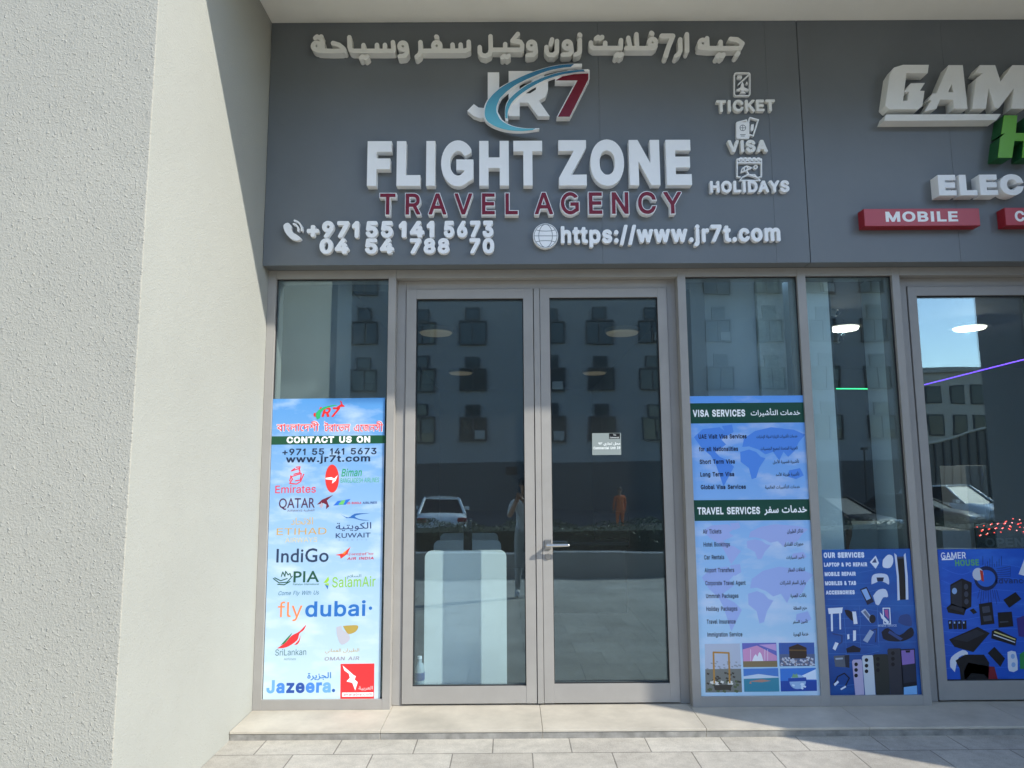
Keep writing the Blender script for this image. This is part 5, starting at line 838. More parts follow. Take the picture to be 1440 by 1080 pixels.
# white cabinet, counters
M_CAB = mat('grey_cabinet', (.80, .84, .85), .5)
a, c = onY(1357, 655, 2.2), onY(1391, 718, 2.2)
t = thing('display_cabinet', 'tall pale cabinet standing inside the gaming shop door', 'cabinet', ((a.x+c.x)/2, 2.3, FB))
B().box(a.x, c.x-.03, 2.2, 2.6, FB+.001, a.z).build('body', M_CAB, t, bevel=.004)
B().box(c.x-.028, c.x, 2.19, 2.6, FB+.001, a.z+.004).build('edge_panel', M_WHITE, t, bevel=.003)
a, c = onY(1325, 746, 1.3), onY(1368, 790, 1.3)
tag(B().box(a.x, c.x, 1.3, 1.7, FB+.001, a.z).build('low_counter', M_WHITE, bevel=.004), 'low white counter just above the blue accessories poster', 'counter')
a = onY(1205, 738, 1.5); c = onY(1300, 738, 1.5)
tag(B().box(a.x, c.x, 1.9, 2.3, FB+.001, onY(1240, 737, 1.9).z).build('glass_counter', mat('counter_grey', (.60, .70, .67), .35), bevel=.006), 'grey green counter behind the person in the dark cap', 'counter')
# open sign of red dots
t = thing('open_sign', 'red dotted light sign arching inside the gaming shop door', 'sign', (onY(1420, 750, .3).x, .3, onY(1420, 770, .3).z))
a, c = onY(1372, 736, .3), onY(1462, 772, .3)
B().box(a.x, c.x, .305, .32, c.z, a.z).build('backing', mat('sign_backing', (.035, .045, .045), .3), t)
M_RED = mat('red_dot', (.8, .05, .04), .4, emit=(1, .06, .04), estr=1.6); M_DOTW = mat('pink_dot', (.8, .4, .4), .4, emit=(1, .35, .3), estr=1.6)
b = B(); b2 = B(); k = 0
for j in range(4):
    for i in range(13):
        x = 1378+i*6.6+((i*37+j*53) % 11-5)*.7; y = 748-14*math.sin(math.radians(20+i*11))*(1 if i < 7 else .96)+j*3.6+((i*29+j*17) % 7-3)*.7
        if 6 <= i <= 8 and j < 3: y -= 3
        p = onY(x, y, .30); k += 1
        (b if k % 3 else b2).tube((p.x, .2995, p.z), (p.x, .3045, p.z), .0026, n=8)
b.build('red_lights', M_RED, t); b2.build('white_lights', M_DOTW, t)
text('OPEN', (1386, 769), (1440, 768.5), 12, .3, .003, mat('unlit_letters', (.11, .13, .13), .5), 'lettering', t, bold=.02)
# small round sticker
p = onY(1414, 691.5, .05); t = B(); t.tube((p.x, .0560, p.z), (p.x, .0585, p.z), .021, n=20)

# ================================================================== raised lettering on the sign boards
M_LW = mat('letter_white', (.93, .93, .92), .42, vary=.03, vscale=9)
M_LC = mat('letter_cream', (.84, .83, .78), .45, vary=.04, vscale=9)
M_MAR = mat('maroon_acrylic', (.19, .010, .026), .25, spec=.3)
def row(label, cat='sign lettering'):
    return thing('sign_lettering', label, cat, (onY(740, 200, FY).x, FY, Z(2.0)))
d = .058; Yl = FY-d
def words(t, lst, depth, m, **k):
    for s, u0, v0, u1, v1, h in lst:
        text(s, (u0, v0), (u1, v1), h, FY-depth, depth+.001, m, parent=t, each=True, **k)
t = row('largest white raised capitals at the centre of the travel agency board')
words(t, [('FLIGHT', 515.8, 259.6, 763, 258.9, 59.3), ('ZONE', 786.2, 258.9, 973.2, 258.2, 60)], d, M_LW, bold=.042)
t = row('widely spaced maroon raised capitals with pale edges under the largest row')
for s, u0, v0, u1, v1, h in [('TRAVEL', 533, 302.2, 729.4, 301.8, 30.2), ('AGENCY', 751, 301.7, 960, 300.6, 31)]:
    text(s, (u0, v0), (u1, v1), h, FY-.05, .051, [M_LW, M_MAR], parent=t, each=True, bold=.036, asp=.92, layers=(.014,))
t = row('white raised telephone number, upper of the two number rows')
words(t, [('+971', 431, 333.4, 504.5, 333.4, 21.8), ('55', 514, 333.4, 552.5, 333.2, 21.8), ('141', 560.5, 333.2, 610.5, 333, 21.8), ('5673', 624, 333, 694, 332.6, 21.8)], .035, M_LW, bold=.048, rnd=True)
t = row('white raised telephone number, lower of the two number rows')
words(t, [('04', 449, 356, 490, 356, 20), ('54', 513, 356, 553.5, 355.8, 20), ('788', 576, 355.8, 632, 355.6, 20), ('70', 660, 355.6, 695, 355.5, 20)], .035, M_LW, bold=.048, rnd=True)
t = row('white raised web address at the lower right of the travel agency board')
words(t, [('https://www.jr7t.com', 789, 341.6, 1098, 338.4, 23)], .035, M_LW, bold=.036, rnd=True)
t = row('small white raised word under the boarding pass symbol')
words(t, [('TICKET', 1008, 156.8, 1090.5, 155.6, 15.5)], .03, M_LC, bold=.036, rnd=True, italic=0)
t = row('small white raised word under the passport symbol')
words(t, [('VISA', 1024, 213.6, 1080, 213, 16)], .035, M_LC, bold=.045, rnd=True)
t = row('small white raised word under the beach calendar symbol')
words(t, [('HOLIDAYS', 999, 270.4, 1110.5, 269.4, 15.5)], .035, M_LW, bold=.04, rnd=True)

# arabic row, drawn stroke by stroke
t = row('white raised arabic script along the top of the travel agency board')
A, Bq, Cq = PX(430, 40, 6.857), PX(620, 40, 6.857), PX(820, 40, 6.0)
def ar(strokes, wd=6.3, depth=.062):
    polys = []
    for s in strokes: polys += stroke(s, wd)
    shape('letter', FY-depth, depth+.001, M_LC, t, (), polys)
def loop(f, cx, cy, r, sc): return [f((cx+r*math.cos(k*math.pi/7), cy+r*math.sin(k*math.pi/7)))[0] for k in range(15)]
def dots(f, *pts):
    out = []
    for x, y in pts: out.append(f((x-9, y+7), (x+9, y-7)))
    return out
ar([loop(A, 102, 170, 33, 0), A((142, 145), (158, 120), (165, 215)), A((120, 212), (250, 217), (345, 215), (368, 200)), A((262, 140), (320, 158), (360, 190), (372, 212))]+dots(A, (100, 84), (140, 84)))
ar([A((420, 84), (422, 175), (432, 208), (460, 216)), A((450, 216), (845, 216)), A((556, 160), (556, 212)), A((686, 158), (686, 212)), A((763, 158), (763, 212)), A((840, 132), (846, 205))]+dots(A, (540, 276), (583, 276)))
ar([loop(A, 936, 170, 34, 0), A((970, 180), (975, 235), (955, 262), (905, 268))])
ar([A((1105, 132), (1107, 215), (1096, 250), (1068, 272)), A((1120, 216), (1440, 216)), loop(A, 1263, 165, 34, 0), A((1258, 78), (1266, 84)), Bq((110, 214), (230, 214), (268, 200), (268, 128)), Bq((112, 155), (112, 210)), Bq((190, 155), (190, 210))])
ar([Bq((478, 75), (480, 205), (470, 245), (430, 265), (392, 255), (374, 225), (374, 180)), Bq((480, 205), (780, 205)), Bq((620, 150), (620, 200)), Bq((742, 52), (690, 118), (765, 128), (784, 160), (782, 200))]+dots(Bq, (602, 270), (645, 270)))
ar([loop(Bq, 875, 162, 34, 0), Bq((910, 170), (916, 225), (890, 252), (835, 258))])
ar([Bq((1018, 178), (1020, 225), (1045, 254), (1090, 254), (1118, 225), (1120, 120)), Bq((1072, 105), (1058, 152))])
ar([loop(Bq, 1220, 158, 34, 0), Bq((1256, 165), (1262, 220), (1238, 248), (1175, 252))])
ar([Bq((1340, 112), (1340, 215), (1328, 240), (1296, 252)), Bq((1337, 58), (1343, 66))])
ar([Cq((66, 118), (68, 150), (90, 165), (318, 165), (320, 98)), Cq((187, 120), (187, 160)), ]+dots(Cq, (118, 78), (152, 78), (285, 222), (320, 222)))
ar([Cq((382, 78), (398, 160)), Cq((450, 48), (455, 160)), Cq((365, 166), (590, 166), (612, 148)), loop(Cq, 586, 116, 29, 0), Cq((576, 36), (584, 44))])
ar([Cq((665, 62), (758, 62), (722, 150), (698, 232))], 6.8)
ar([Cq((820, 92), (822, 185), (808, 212), (785, 232))])
ar([Cq((876, 48), (878, 190))])
ar([loop(Cq, 1012, 125, 29, 0), Cq((1046, 82), (1050, 160)), Cq((985, 160), (1060, 166), (1325, 166)), Cq((1160, 112), (1160, 160)), Cq((1245, 88), (1300, 92), (1345, 125), (1325, 165)), Cq((1310, 205), (1295, 222))]+dots(Cq, (1142, 226), (1178, 226)))

# logo: letters, sweeping arcs, seven
t = thing('logo_sign', 'raised monogram with two teal arcs and a maroon seven', 'logo', (onY(740, 140, FY).x, FY, Z(2.4)))
L = PX(640, 80, 6.545)
dp = .05
jp = [L((300, 142), (405, 142), (405, 420), (385, 500), (310, 560), (230, 565), (165, 540), (112, 495), (172, 434), (215, 465), (262, 470), (300, 440))]
shape('letter', FY-dp, dp+.001, M_LW, t, jp)
rp = [L((492, 130), (700, 130), (800, 150), (855, 215), (855, 300), (830, 370), (770, 400), (870, 545), (762, 545), (672, 420), (594, 420), (594, 545), (492, 545))]
hole = [L((594, 210), (594, 335), (690, 335), (745, 300), (745, 245), (690, 210))]
shape('letter', FY-dp, dp+.001, M_LW, t, rp+hole)
sv = L((925, 160), (1050, 120), (1238, 118), (1238, 200), (1060, 552), (935, 552), (1110, 225), (920, 225))
o = shape('letter', FY-.06, .061, M_LW, t, [sv])
shape('letter_face', FY-.064, .005, M_MAR, o, [L((930, 214), (985, 180), (1100, 158), (1226, 152), (1226, 205), (1055, 548), (948, 548), (1128, 214))])
def gradmat(name, c0, c1, z0, z1):
    m = mat(name, (.1, .4, .5), .2, spec=.5); n = m.node_tree; b = n.nodes['Principled BSDF']
    g = n.nodes.new('ShaderNodeNewGeometry'); sp = n.nodes.new('ShaderNodeSeparateXYZ'); n.links.new(g.outputs['Position'], sp.inputs[0])
    r = n.nodes.new('ShaderNodeMapRange'); r.inputs['From Min'].default_value = z0; r.inputs['From Max'].default_value = z1; n.links.new(sp.outputs['Z'], r.inputs['Value'])
    mx = n.nodes.new('ShaderNodeMix'); mx.data_type = 'RGBA'; mx.inputs['A'].default_value = (*c0, 1); mx.inputs['B'].default_value = (*c1, 1)
    n.links.new(r.outputs['Result'], mx.inputs['Factor']); n.links.new(mx.outputs['Result'], b.inputs['Base Color']); return m
zlo, zhi = onY(720, 185, FY).z, onY(760, 92, FY).z
M_TEAL = gradmat('teal_print', (.13, .50, .60), (.008, .12, .30), zlo, zhi)
def smooth(pts, n=6):
    P = [pts[0]]+list(pts)+[pts[-1]]; out = []
    for i in range(1, len(P)-2):
        p0, p1, p2, p3 = P[i-1:i+3]
        for k in range(n):
            s = k/n
            out.append(tuple(.5*((2*p1[j])+(-p0[j]+p2[j])*s+(2*p0[j]-5*p1[j]+4*p2[j]-p3[j])*s*s+(-p0[j]+3*p1[j]-3*p2[j]+p3[j])*s**3) for j in (0, 1)))
    return out+[pts[-1]]
outer = smooth(L((1168, 62), (1050, 64), (900, 82), (700, 140), (540, 210), (400, 290), (300, 390), (262, 490), (275, 580), (360, 640), (480, 675), (620, 682), (775, 664)))
inner = smooth(L((775, 656), (640, 655), (520, 630), (430, 575), (395, 510), (400, 420), (450, 350), (560, 260), (700, 190), (850, 130), (1000, 98), (1168, 84)))
o = shape('arc', FY-.085, .036, M_LW, t, [outer+inner])
def inset(o_, i_, a, b):
    n = min(len(o_), len(i_)); I = i_[::-1]
    oo, ii = [], []
    for k in range(n):
        p, q = o_[int(k*(len(o_)-1)/(n-1))], I[int(k*(len(I)-1)/(n-1))]
        oo.append((p[0]+(q[0]-p[0])*a, p[1]+(q[1]-p[1])*a)); ii.append((p[0]+(q[0]-p[0])*b, p[1]+(q[1]-p[1])*b))
    k0 = int(n*.06); return oo[k0:-2]+ii[k0:-2][::-1]
shape('arc_face', FY-.089, .005, M_TEAL, o, [inset(outer, inner, .1, .9)])
outer2 = smooth(L((1228, 112), (1050, 125), (900, 155), (760, 205), (640, 265), (540, 340), (480, 410), (458, 490), (462, 585)))
inner2 = smooth(L((488, 590), (490, 500), (520, 430), (600, 350), (720, 270), (850, 205), (980, 165), (1100, 140), (1228, 134)))
o = shape('arc', FY-.08, .031, M_LW, t, [outer2+inner2])
shape('arc_face', FY-.084, .005, M_TEAL, o, [inset(outer2, inner2, .14, .86)])

# symbols
Q = PX(980, 80, 5.143)
def lines(name, label, segs, wd, depth=.022, fills=(), cut=None, m=M_LW):
    polys = []
    for s in segs: polys += stroke(s, wd)
    o = shape(name, FY-depth, depth+.001, m, None, list(fills), polys); return tag(o, label, 'sign symbol')
def rrect(x0, y0, x1, y1, r):
    out = []
    for cx, cy, a in ((x1-r, y0+r, -90), (x1-r, y1-r, 0), (x0+r, y1-r, 90), (x0+r, y0+r, 180)):
        out += [(cx+r*math.cos(math.radians(a+k*30)), cy+r*math.sin(math.radians(a+k*30))) for k in range(4)]
    return out+[out[0]]
lines('ticket_symbol', 'white outlined boarding pass symbol with a plane', [Q(*rrect(272, 115, 385, 280, 14)), Q((296, 138), (322, 138), (322, 152), (296, 152), (296, 138)), Q((382, 122), (300, 198))], 1.5,
      fills=[Q((330, 178), (340, 200), (340, 218), (375, 235), (375, 245), (342, 240), (342, 252), (355, 262), (310, 262), (322, 252), (320, 240), (288, 245), (288, 235), (320, 218), (320, 200)), Q((352, 192), (362, 176), (372, 196))])
tk = Q(*rrect(286, 472, 380, 592, 8))
o = lines('passport_symbol', 'white filled passport symbol with a photo card behind', [Q((290, 474), (358, 456), (362, 470)), Q((384, 438), (445, 455), (408, 570), (384, 562)), Q((384, 438), (376, 470))], 1.8, fills=[tk, Q((395, 488), (412, 486), (410, 525), (398, 540), (390, 520))])
for nm, ss in (('emblem', (Q(*arc(332, 513, 21, n=14)), Q((311, 513), (353, 513)), Q((332, 492), (332, 534)))), ('printed_line', (Q((312, 562), (352, 562)),)), ('printed_line', (Q((318, 572), (346, 572)),))):
    shape(nm, FY-.0225, .003, M_ACM, o, (), sum([stroke(q, .8, cap=False) for q in ss], []))
lines('calendar_symbol', 'white outlined beach calendar symbol', [Q((315, 868), (292, 866), (292, 738), (468, 738), (468, 866), (450, 868)), Q((292, 765), (468, 765))] + [Q(*arc(318+32*k, 742, 13, n=10)) for k in range(5)] +
      [Q(*arc(425, 796, 12, n=12)), Q((322, 834), (330, 805), (360, 788), (396, 802), (322, 834)), Q((345, 795), (342, 826)), Q((362, 788), (372, 812)), Q((358, 818), (378, 852)), Q((312, 892), (330, 868), (370, 850), (410, 862), (440, 872), (458, 892), (312, 892)), Q((385, 852), (420, 852), (432, 870))], 1.5)
# telephone and globe
T_ = PX(390, 300, 4.5)
hs = smooth(T_((52, 62), (38, 80), (50, 120), (85, 160), (125, 172), (148, 160), (140, 148), (118, 132), (105, 125), (96, 118), (88, 100), (90, 86), (86, 76), (70, 60), (52, 62)), 4)
lines('telephone_symbol', 'white raised telephone receiver symbol beside the numbers', [T_(*arc(96, 102, 36, 36, -80, 10, 8)), T_(*arc(96, 102, 58, 58, -78, 6, 8))], 2.6, depth=.035, fills=[hs])
G_ = PX(720, 180, 3.6); gx, gy = G_((170, 546))[0]
t = thing('globe_symbol', 'white raised globe symbol before the web address', 'sign symbol', onY(gx, gy+17, FY))
gb = shape('globe_body', FY-.035, .036, M_LW, t, [ell(gx, gy, 17.6, 17.4, 36)])
gl_ = []
for rx in (16.2, 9.6): gl_ += stroke(arc(gx, gy, rx, 16.2, n=28), .75, cap=False)
gl_ += stroke([(gx-16, gy), (gx+16, gy)], .75, False)
for yy in (-8.5, 8.5):
    gl_ += stroke([(gx-14, gy+yy), (gx-7, gy+yy*.82), (gx, gy+yy*.78), (gx+7, gy+yy*.82), (gx+14, gy+yy)], .75, False)
shape('grid_lines', FY-.0355, .002, M_ACM, gb, (), gl_)

# ---------------- gaming shop board
N = PX(1190, 80, 4.32)
t = row('cream angular raised capitals at the top of the gaming shop board')
dg = .085
shape('letter', FY-dg, dg+.001, M_LC, t, [N((345, 48), (502, 48), (495, 98), (366, 98), (345, 266), (374, 266), (382, 212), (350, 212), (392, 160), (478, 158), (448, 206), (476, 206), (462, 298), (440, 318), (262, 318), (238, 296), (265, 105), (290, 65))])
shape('letter', FY-dg, dg+.001, M_LC, t, [N((622, 50), (708, 50), (737, 314), (655, 314), (650, 258), (572, 258), (548, 314), (478, 330), (518, 262), (498, 262), (525, 222), (548, 222)), N((642, 160), (650, 214), (620, 214))[::-1]])
shape('letter', FY-dg, dg+.001, M_LC, t, [N((812, 50), (905, 50), (938, 150), (1010, 50), (1110, 50), (1085, 314), (1005, 314), (1020, 190), (928, 310), (905, 310), (866, 190), (848, 314), (768, 314), (790, 130), (832, 98), (786, 92))])
shape('underline', FY-dg, dg+.001, M_LC, t, [N((243, 350), (940, 347), (912, 384), (228, 388))])
t = row('bright green raised letter cut by the edge of the gaming shop board')
M_GRN = mat('green_acrylic', (.13, .40, .015), .3); M_GRD = mat('green_return', (.012, .10, .03), .35)
V_ = N((960, 355), (1040, 355), (1030, 462), (1085, 462), (1096, 360), (1175, 360), (1150, 612), (1068, 612), (1078, 510), (1022, 510), (1008, 612), (922, 612), (936, 490), (966, 462), (942, 470))
o = shape('letter', FY-.10, .101, M_GRD, t, [V_]); shape('letter_face', FY-.103, .004, M_GRN, o, [V_])
t = row('white raised capitals below the green letter on the gaming shop board')
words(t, [('ELEC', 1320.8, 274, 1440, 273, 27)], .08, M_LW, bold=.045)
M_RED2 = mat('red_acrylic', (.46, .055, .075), .35); M_REDD = mat('red_return', (.30, .012, .02), .4)
def redbox(u0, v0, u1, v1, label, s, a, c, h):
    Yb = FY-.075; t = thing('sign_box', label, 'sign', onY((u0+u1)/2, v1, FY), 'red raised word boxes')
    p, q = onY(u0, v0, Yb), onY(u1, v1, Yb)
    bx = B().box(p.x, q.x, Yb+.0005, FY-.0005, q.z, p.z).build('box', M_REDD, t, bevel=.003)
    B().box(p.x+.003, q.x-.003, Yb-.002, Yb+.003, q.z+.003, p.z-.003).build('front_panel', M_RED2, t)
    text(s, a, c, h, Yb-.0035, .002, M_LW, 'lettering', t, bold=.03)
redbox(1214, 293.6, 1379, 317.6, 'long red raised box with white lettering under the white capitals', 'MOBILE', (1246, 311.6), (1347.6, 311), 13.6)
redbox(1412, 292, 1560, 316.5, 'red raised box cut by the edge of the photo, one white letter showing', 'C', (1428, 311), (1441.5, 310.9), 14)

# ================================================================== printed posters stuck on the glass
def skyprint(name, c0, c1, z0, z1, cloud=.5, tint=(.76, .83, .89)):
    m = mat(name, c0, .3, spec=.4); n = m.node_tree; b = n.nodes['Principled BSDF']
    g = n.nodes.new('ShaderNodeNewGeometry'); sp = n.nodes.new('ShaderNodeSeparateXYZ'); n.links.new(g.outputs['Position'], sp.inputs[0])
    r = n.nodes.new('ShaderNodeMapRange'); r.inputs['From Min'].default_value = z0; r.inputs['From Max'].default_value = z1; n.links.new(sp.outputs['Z'], r.inputs['Value'])
    mx = n.nodes.new('ShaderNodeMix'); mx.data_type = 'RGBA'; mx.inputs['A'].default_value = (*c0, 1); mx.inputs['B'].default_value = (*c1, 1); n.links.new(r.outputs['Result'], mx.inputs['Factor'])
    mp = n.nodes.new('ShaderNodeMapping'); mp.inputs['Scale'].default_value = (2.2, 2.2, 5.5); n.links.new(g.outputs['Position'], mp.inputs['Vector'])
    nz = n.nodes.new('ShaderNodeTexNoise'); nz.inputs['Scale'].default_value = 1.5; nz.inputs['Detail'].default_value = 7; nz.inputs['Roughness'].default_value = .55; n.links.new(mp.outputs['Vector'], nz.inputs['Vector'])
    r2 = n.nodes.new('ShaderNodeMapRange'); r2.inputs['From Min'].default_value = .48; r2.inputs['From Max'].default_value = .74; r2.inputs['To Max'].default_value = cloud; n.links.new(nz.outputs['Fac'], r2.inputs['Value'])
    m2 = n.nodes.new('ShaderNodeMix'); m2.data_type = 'RGBA'; m2.inputs['B'].default_value = (*tint, 1); n.links.new(mx.outputs['Result'], m2.inputs['A']); n.links.new(r2.outputs['Result'], m2.inputs['Factor'])
    n.links.new(m2.outputs['Result'], b.inputs['Base Color']); return m
def ink(h, rough=.35): return mat('ink_'+h.lstrip('#'), h, rough, spec=.4)
def poster(label, corners, mts, Y):
    a = onY((corners[0][0]+corners[2][0])/2, max(c[1] for c in corners), Y)
    t = thing('window_poster', label, 'poster', a)
    shape('sheet', Y, .003, mts, t, [corners]); return t
def tx(t, s, u0, v0, u1, v1, h, col, lay=1, Y=None, **k):
    return text(s, (u0, v0), (u1, v1), h, (PY if Y is None else Y)-.0005*lay, .0004, ink(col) if isinstance(col, str) else col, parent=t, **k)

PY = .017
zt_, zb_ = onY(460, 560, PY).z, onY(460, 984, PY).z
t = poster('bright blue sky poster of airline names in the sunlit window by the pier', [(384, 561), (541.5, 559.3), (534.5, 983), (369.5, 984.6)],
           skyprint('airline_print', hexc('#c2dae4'), hexc('#5796d4'), zb_, zt_, .6), PY)
tx(t, 'JR7', 440, 586, 475, 586, 13, '#e02b2b', bold=.03, italic=.25, name='logo_text')
multi('logo_arc', PY-.0012, .0004, [ink('#2fae6a'), ink('#e02b2b')], t, [(0, [smooth([(446, 590), (444, 582), (452, 574), (466, 570), (474, 570), (462, 573), (452, 579), (450, 588)], 4)], []), (1, [[(474, 572), (480, 568), (478, 564), (480, 564), (482, 569), (485, 571), (484, 572), (479, 572), (475, 575)]], [])])
W_ = ink('#e8f2f8')
for (s, u0, u1) in (('বাংলােদশী', 388.5, 449), ('টরােভল', 455, 493), ('এেজনসী', 497, 539)):   # vowel signs written before their consonant
    tx(t, s, u0, 607.6, u1, 607.2, 15.5, W_, 1, font='A', full=True, bold=.05, name='headline_outline')
    tx(t, s, u0+.6, 607, u1-.6, 606.6, 14.3, '#e8434a', 2, font='A', full=True, bold=.012, name='headline')
shape('header_band', PY-.0005, .0004, ink('#1e5138'), t, [[(382, 613.6), (543.3, 612), (542.8, 623.4), (381.4, 625.4)]])
tx(t, 'CONTACT US ON', 403, 623, 520.5, 622, 8.6, '#ffffff', 2, bold=.04)
tx(t, '+971 55 141 5673', 397, 640, 529.5, 638.6, 8.8, '#1d2b46', 1, bold=.02)
tx(t, 'www.jr7t.com', 402, 650.3, 520.5, 648.6, 9.0, '#1d2b46', 1, bold=.025)
# airline marks
tx(t, 'Emirates', 387, 693.6, 444, 692.6, 10.5, '#e3334a', bold=.005, label='red')
E_ = PX(360, 550, 4.32)
multi('airline_logo', PY-.0005, .0004, [ink('#e3334a')], t, [(0, [], sum([stroke(s, 1.5) for s in (E_((235, 470), (215, 485), (262, 470), (268, 495), (230, 505)), E_((205, 545), (212, 520), (240, 512), (275, 500), (270, 540), (240, 545)), E_((210, 515), (222, 535), (205, 560), (245, 565), (270, 550), (290, 505)), E_((245, 462), (268, 460), (262, 480)))], []))], label='red calligraphic flame mark')
multi('airline_logo', PY-.0005, .0004, [ink('#e23a36'), ink('#ffffff')], t, [(0, [ell(467, 673, 9.6, 19.8, 28)], []), (1, [[(458, 672), (466, 671), (470, 673), (475, 668), (472, 676), (467, 680), (468, 675), (458, 674)]], [])], label='red oval with a white bird')
tx(t, 'Biman', 480, 670, 508, 669.4, 10.5, '#2c9c69', italic=.15, bold=.01)
tx(t, 'BANGLADESH AIRLINES', 479, 679, 533, 678, 6.5, '#45ab83')
tx(t, 'QATAR', 392, 714.6, 442.5, 713.8, 13.6, '#4b2a4d', font='G', bold=.008)
tx(t, 'AIRWAYS', 404, 719.6, 425, 719.4, 2.8, '#6b5570'); tx(t, AR['o'][0], 427, 720, 442, 719.6, 4, '#6b5570', font='A', full=True)
multi('airline_logo', PY-.0005, .0004, [ink('#6d2038'), ink('#b9a7b5')], t, [(0, [E_((370, 690), (400, 660), (470, 630), (430, 665), (445, 700), (425, 718), (428, 690), (410, 680))], []), (1, [E_((385, 700), (398, 675), (408, 690), (400, 712))], [])], label='maroon antelope head')
multi('airline_logo', PY-.0005, .0004, [ink('#2f6fd0'), ink('#6fc06a')], t, [(0, [E_((470, 695), (495, 668), (575, 655), (545, 690))], []), (1, [E_((500, 690), (520, 665), (545, 660), (530, 690))], [])], label='blue and green tail fin')
tx(t, 'US-BANGLA', 488, 709, 508, 708.6, 3, '#d03a4c', bold=.02); tx(t, 'AIRLINES', 510, 708.6, 530, 708.2, 3, '#2b3f79', bold=.02)
multi('airline_logo', PY-.0005, .0004, [ink('#2a63ad')], t, [(0, [smooth(E_((515, 748), (560, 768), (600, 745), (650, 742), (690, 742), (640, 748), (600, 760), (630, 778), (690, 785), (640, 785), (590, 772), (550, 772)), 3)], [])], label='blue flying bird outline')
tx(t, AR['o'][2], 472, 747.5, 522, 746, 12, '#263f72', font='A', full=True, bold=.01)
tx(t, 'KUWAIT', 472, 756.6, 521, 755.6, 6.6, '#2a3b6b', font='G', bold=.01); tx(t, 'AIRWAYS', 476, 760.6, 516, 760, 2, '#7f93b8', asp=1.2)
tx(t, AR['o'][1], 409, 738, 440, 737.4, 10, '#cfae6c', font='A', full=True)
tx(t, 'ETIHAD', 389, 752.4, 459, 751.2, 9.2, '#cba45c', bold=0); tx(t, 'AIRWAYS', 401, 763, 446, 762, 6.4, '#d8c79a')
tx(t, 'IndiGo', 388.5, 791, 462, 790, 19, '#2a3a58', font='G', bold=.01)
multi('airline_logo', PY-.0005, .0004, [ink('#dd3a33'), ink('#ef8a3c')], t, [(0, [E_((482, 995), (530, 985), (575, 945), (555, 990), (515, 1018), (510, 1000))], []), (1, [E_((520, 990), (555, 962), (540, 990))], [])], label='red and orange window shaped wing')
tx(t, 'एअरइंडिया', 488, 782, 525.5, 781.2, 4.6, '#c83a45', font='A', full=True); tx(t, 'AIR INDIA', 488, 787.4, 525.5, 786.6, 3.6, '#c02a3c', italic=.2, bold=.02)
F_ = PX(360, 780, 4.91)
tx(t, 'PIA', 412.5, 819, 448.5, 818.4, 15.4, '#22503f', font='G', bold=.012)
multi('airline_logo', PY-.0005, .0004, [ink('#22503f')], t, [(0, [], sum([stroke(s, 1.4) for s in (F_((120, 165), (160, 195), (215, 190), (250, 150)), F_((130, 160), (170, 180), (215, 165)), F_((150, 205), (195, 208), (235, 185)), F_((175, 150), (185, 120), (200, 150)), F_((200, 145), (205, 115), (222, 140)), F_((220, 140), (235, 130), (240, 150)))], []))], label='dark green emblem of curved strokes')
tx(t, 'Pakistan International', 412, 823, 448.5, 822.6, 2.6, '#3f6a5b'); tx(t, 'Come Fly With Us', 391, 837, 448, 836, 5.6, '#3d6b86', italic=.25)
tx(t, 'SalamAir', 467, 826, 528, 824.6, 14.2, '#8cc152', bold=.008); tx(t, AR['o'][3], 488, 814, 508, 813.4, 6, '#6b8f93', font='A', full=True, bold=.015)
multi('airline_logo', PY-.0005, .0004, [ink('#9ccc45'), ink('#3f74b8')], t, [(0, [F_((465, 195), (500, 150), (505, 175), (490, 195)), F_((470, 205), (500, 195), (505, 215))], []), (1, [F_((475, 205), (500, 215), (495, 240))], [])], label='green and blue leaf mark')
tx(t, 'fly', 390.5, 868, 425, 867.2, 21, '#ef8a55', bold=0); tx(t, 'dubai', 429, 867.2, 514, 865.8, 21, '#2a6cb8', bold=.018)
shape('airline_logo', PY-.0005, .0004, ink('#2a6cb8'), t, [ell(521, 855.2, 2.4, 2.4, 12)], label='blue dot')
multi('airline_logo', PY-.0005, .0004, [ink('#d8343a'), ink('#2f7a46')], t, [(0, [smooth(F_((145, 648), (205, 605), (245, 560), (300, 530), (345, 485), (330, 520), (300, 545), (285, 590), (230, 630), (190, 645)), 3), smooth(F_((262, 625), (295, 590), (308, 555), (300, 600), (285, 620)), 3)], []), (1, [smooth(F_((170, 625), (215, 575), (250, 540), (225, 580), (195, 615)), 3)], [])], label='red and green swept peacock tail')
tx(t, 'SriLankan', 387, 922, 430.5, 921, 8.6, '#4b6f78', bold=0); tx(t, 'Airlines', 399, 928.6, 416, 928.2, 3.4, '#7b98a0')
multi('airline_logo', PY-.0005, .0004, [ink('#b9bac6'), ink('#b29a4e')], t, [(0, [smooth(F_((555, 500), (560, 560), (590, 622), (645, 590), (640, 550), (600, 520), (590, 490)), 3)], []), (1, [smooth(F_((600, 492), (650, 488), (705, 490), (690, 530), (640, 548), (615, 520)), 3)], [])], label='grey and gold curved dagger')
tx(t, AR['o'][4], 457, 920, 505, 919, 7.6, '#b89a5c', font='A', full=True); tx(t, 'OMAN AIR', 456, 929, 505, 928, 5, '#9a9aa6', italic=.15, bold=.02)
tx(t, AR['o'][5], 432, 957, 465.5, 956.2, 11, '#3f7fc4', font='A', full=True, bold=.025)
tx(t, 'Jazeera', 374.5, 974.6, 465, 973.4, 17.6, [ink('#6fa8e6'), ink('#4a86d6'), ink('#2a4f9e')], bold=.035, cols=[0, 1, 2, 2, 1, 1, 0])
shape('airline_logo', PY-.0005, .0004, ink('#2a5fae'), t, [ell(469, 971, 2.3, 2.4, 12)], label='blue dot after the large word')
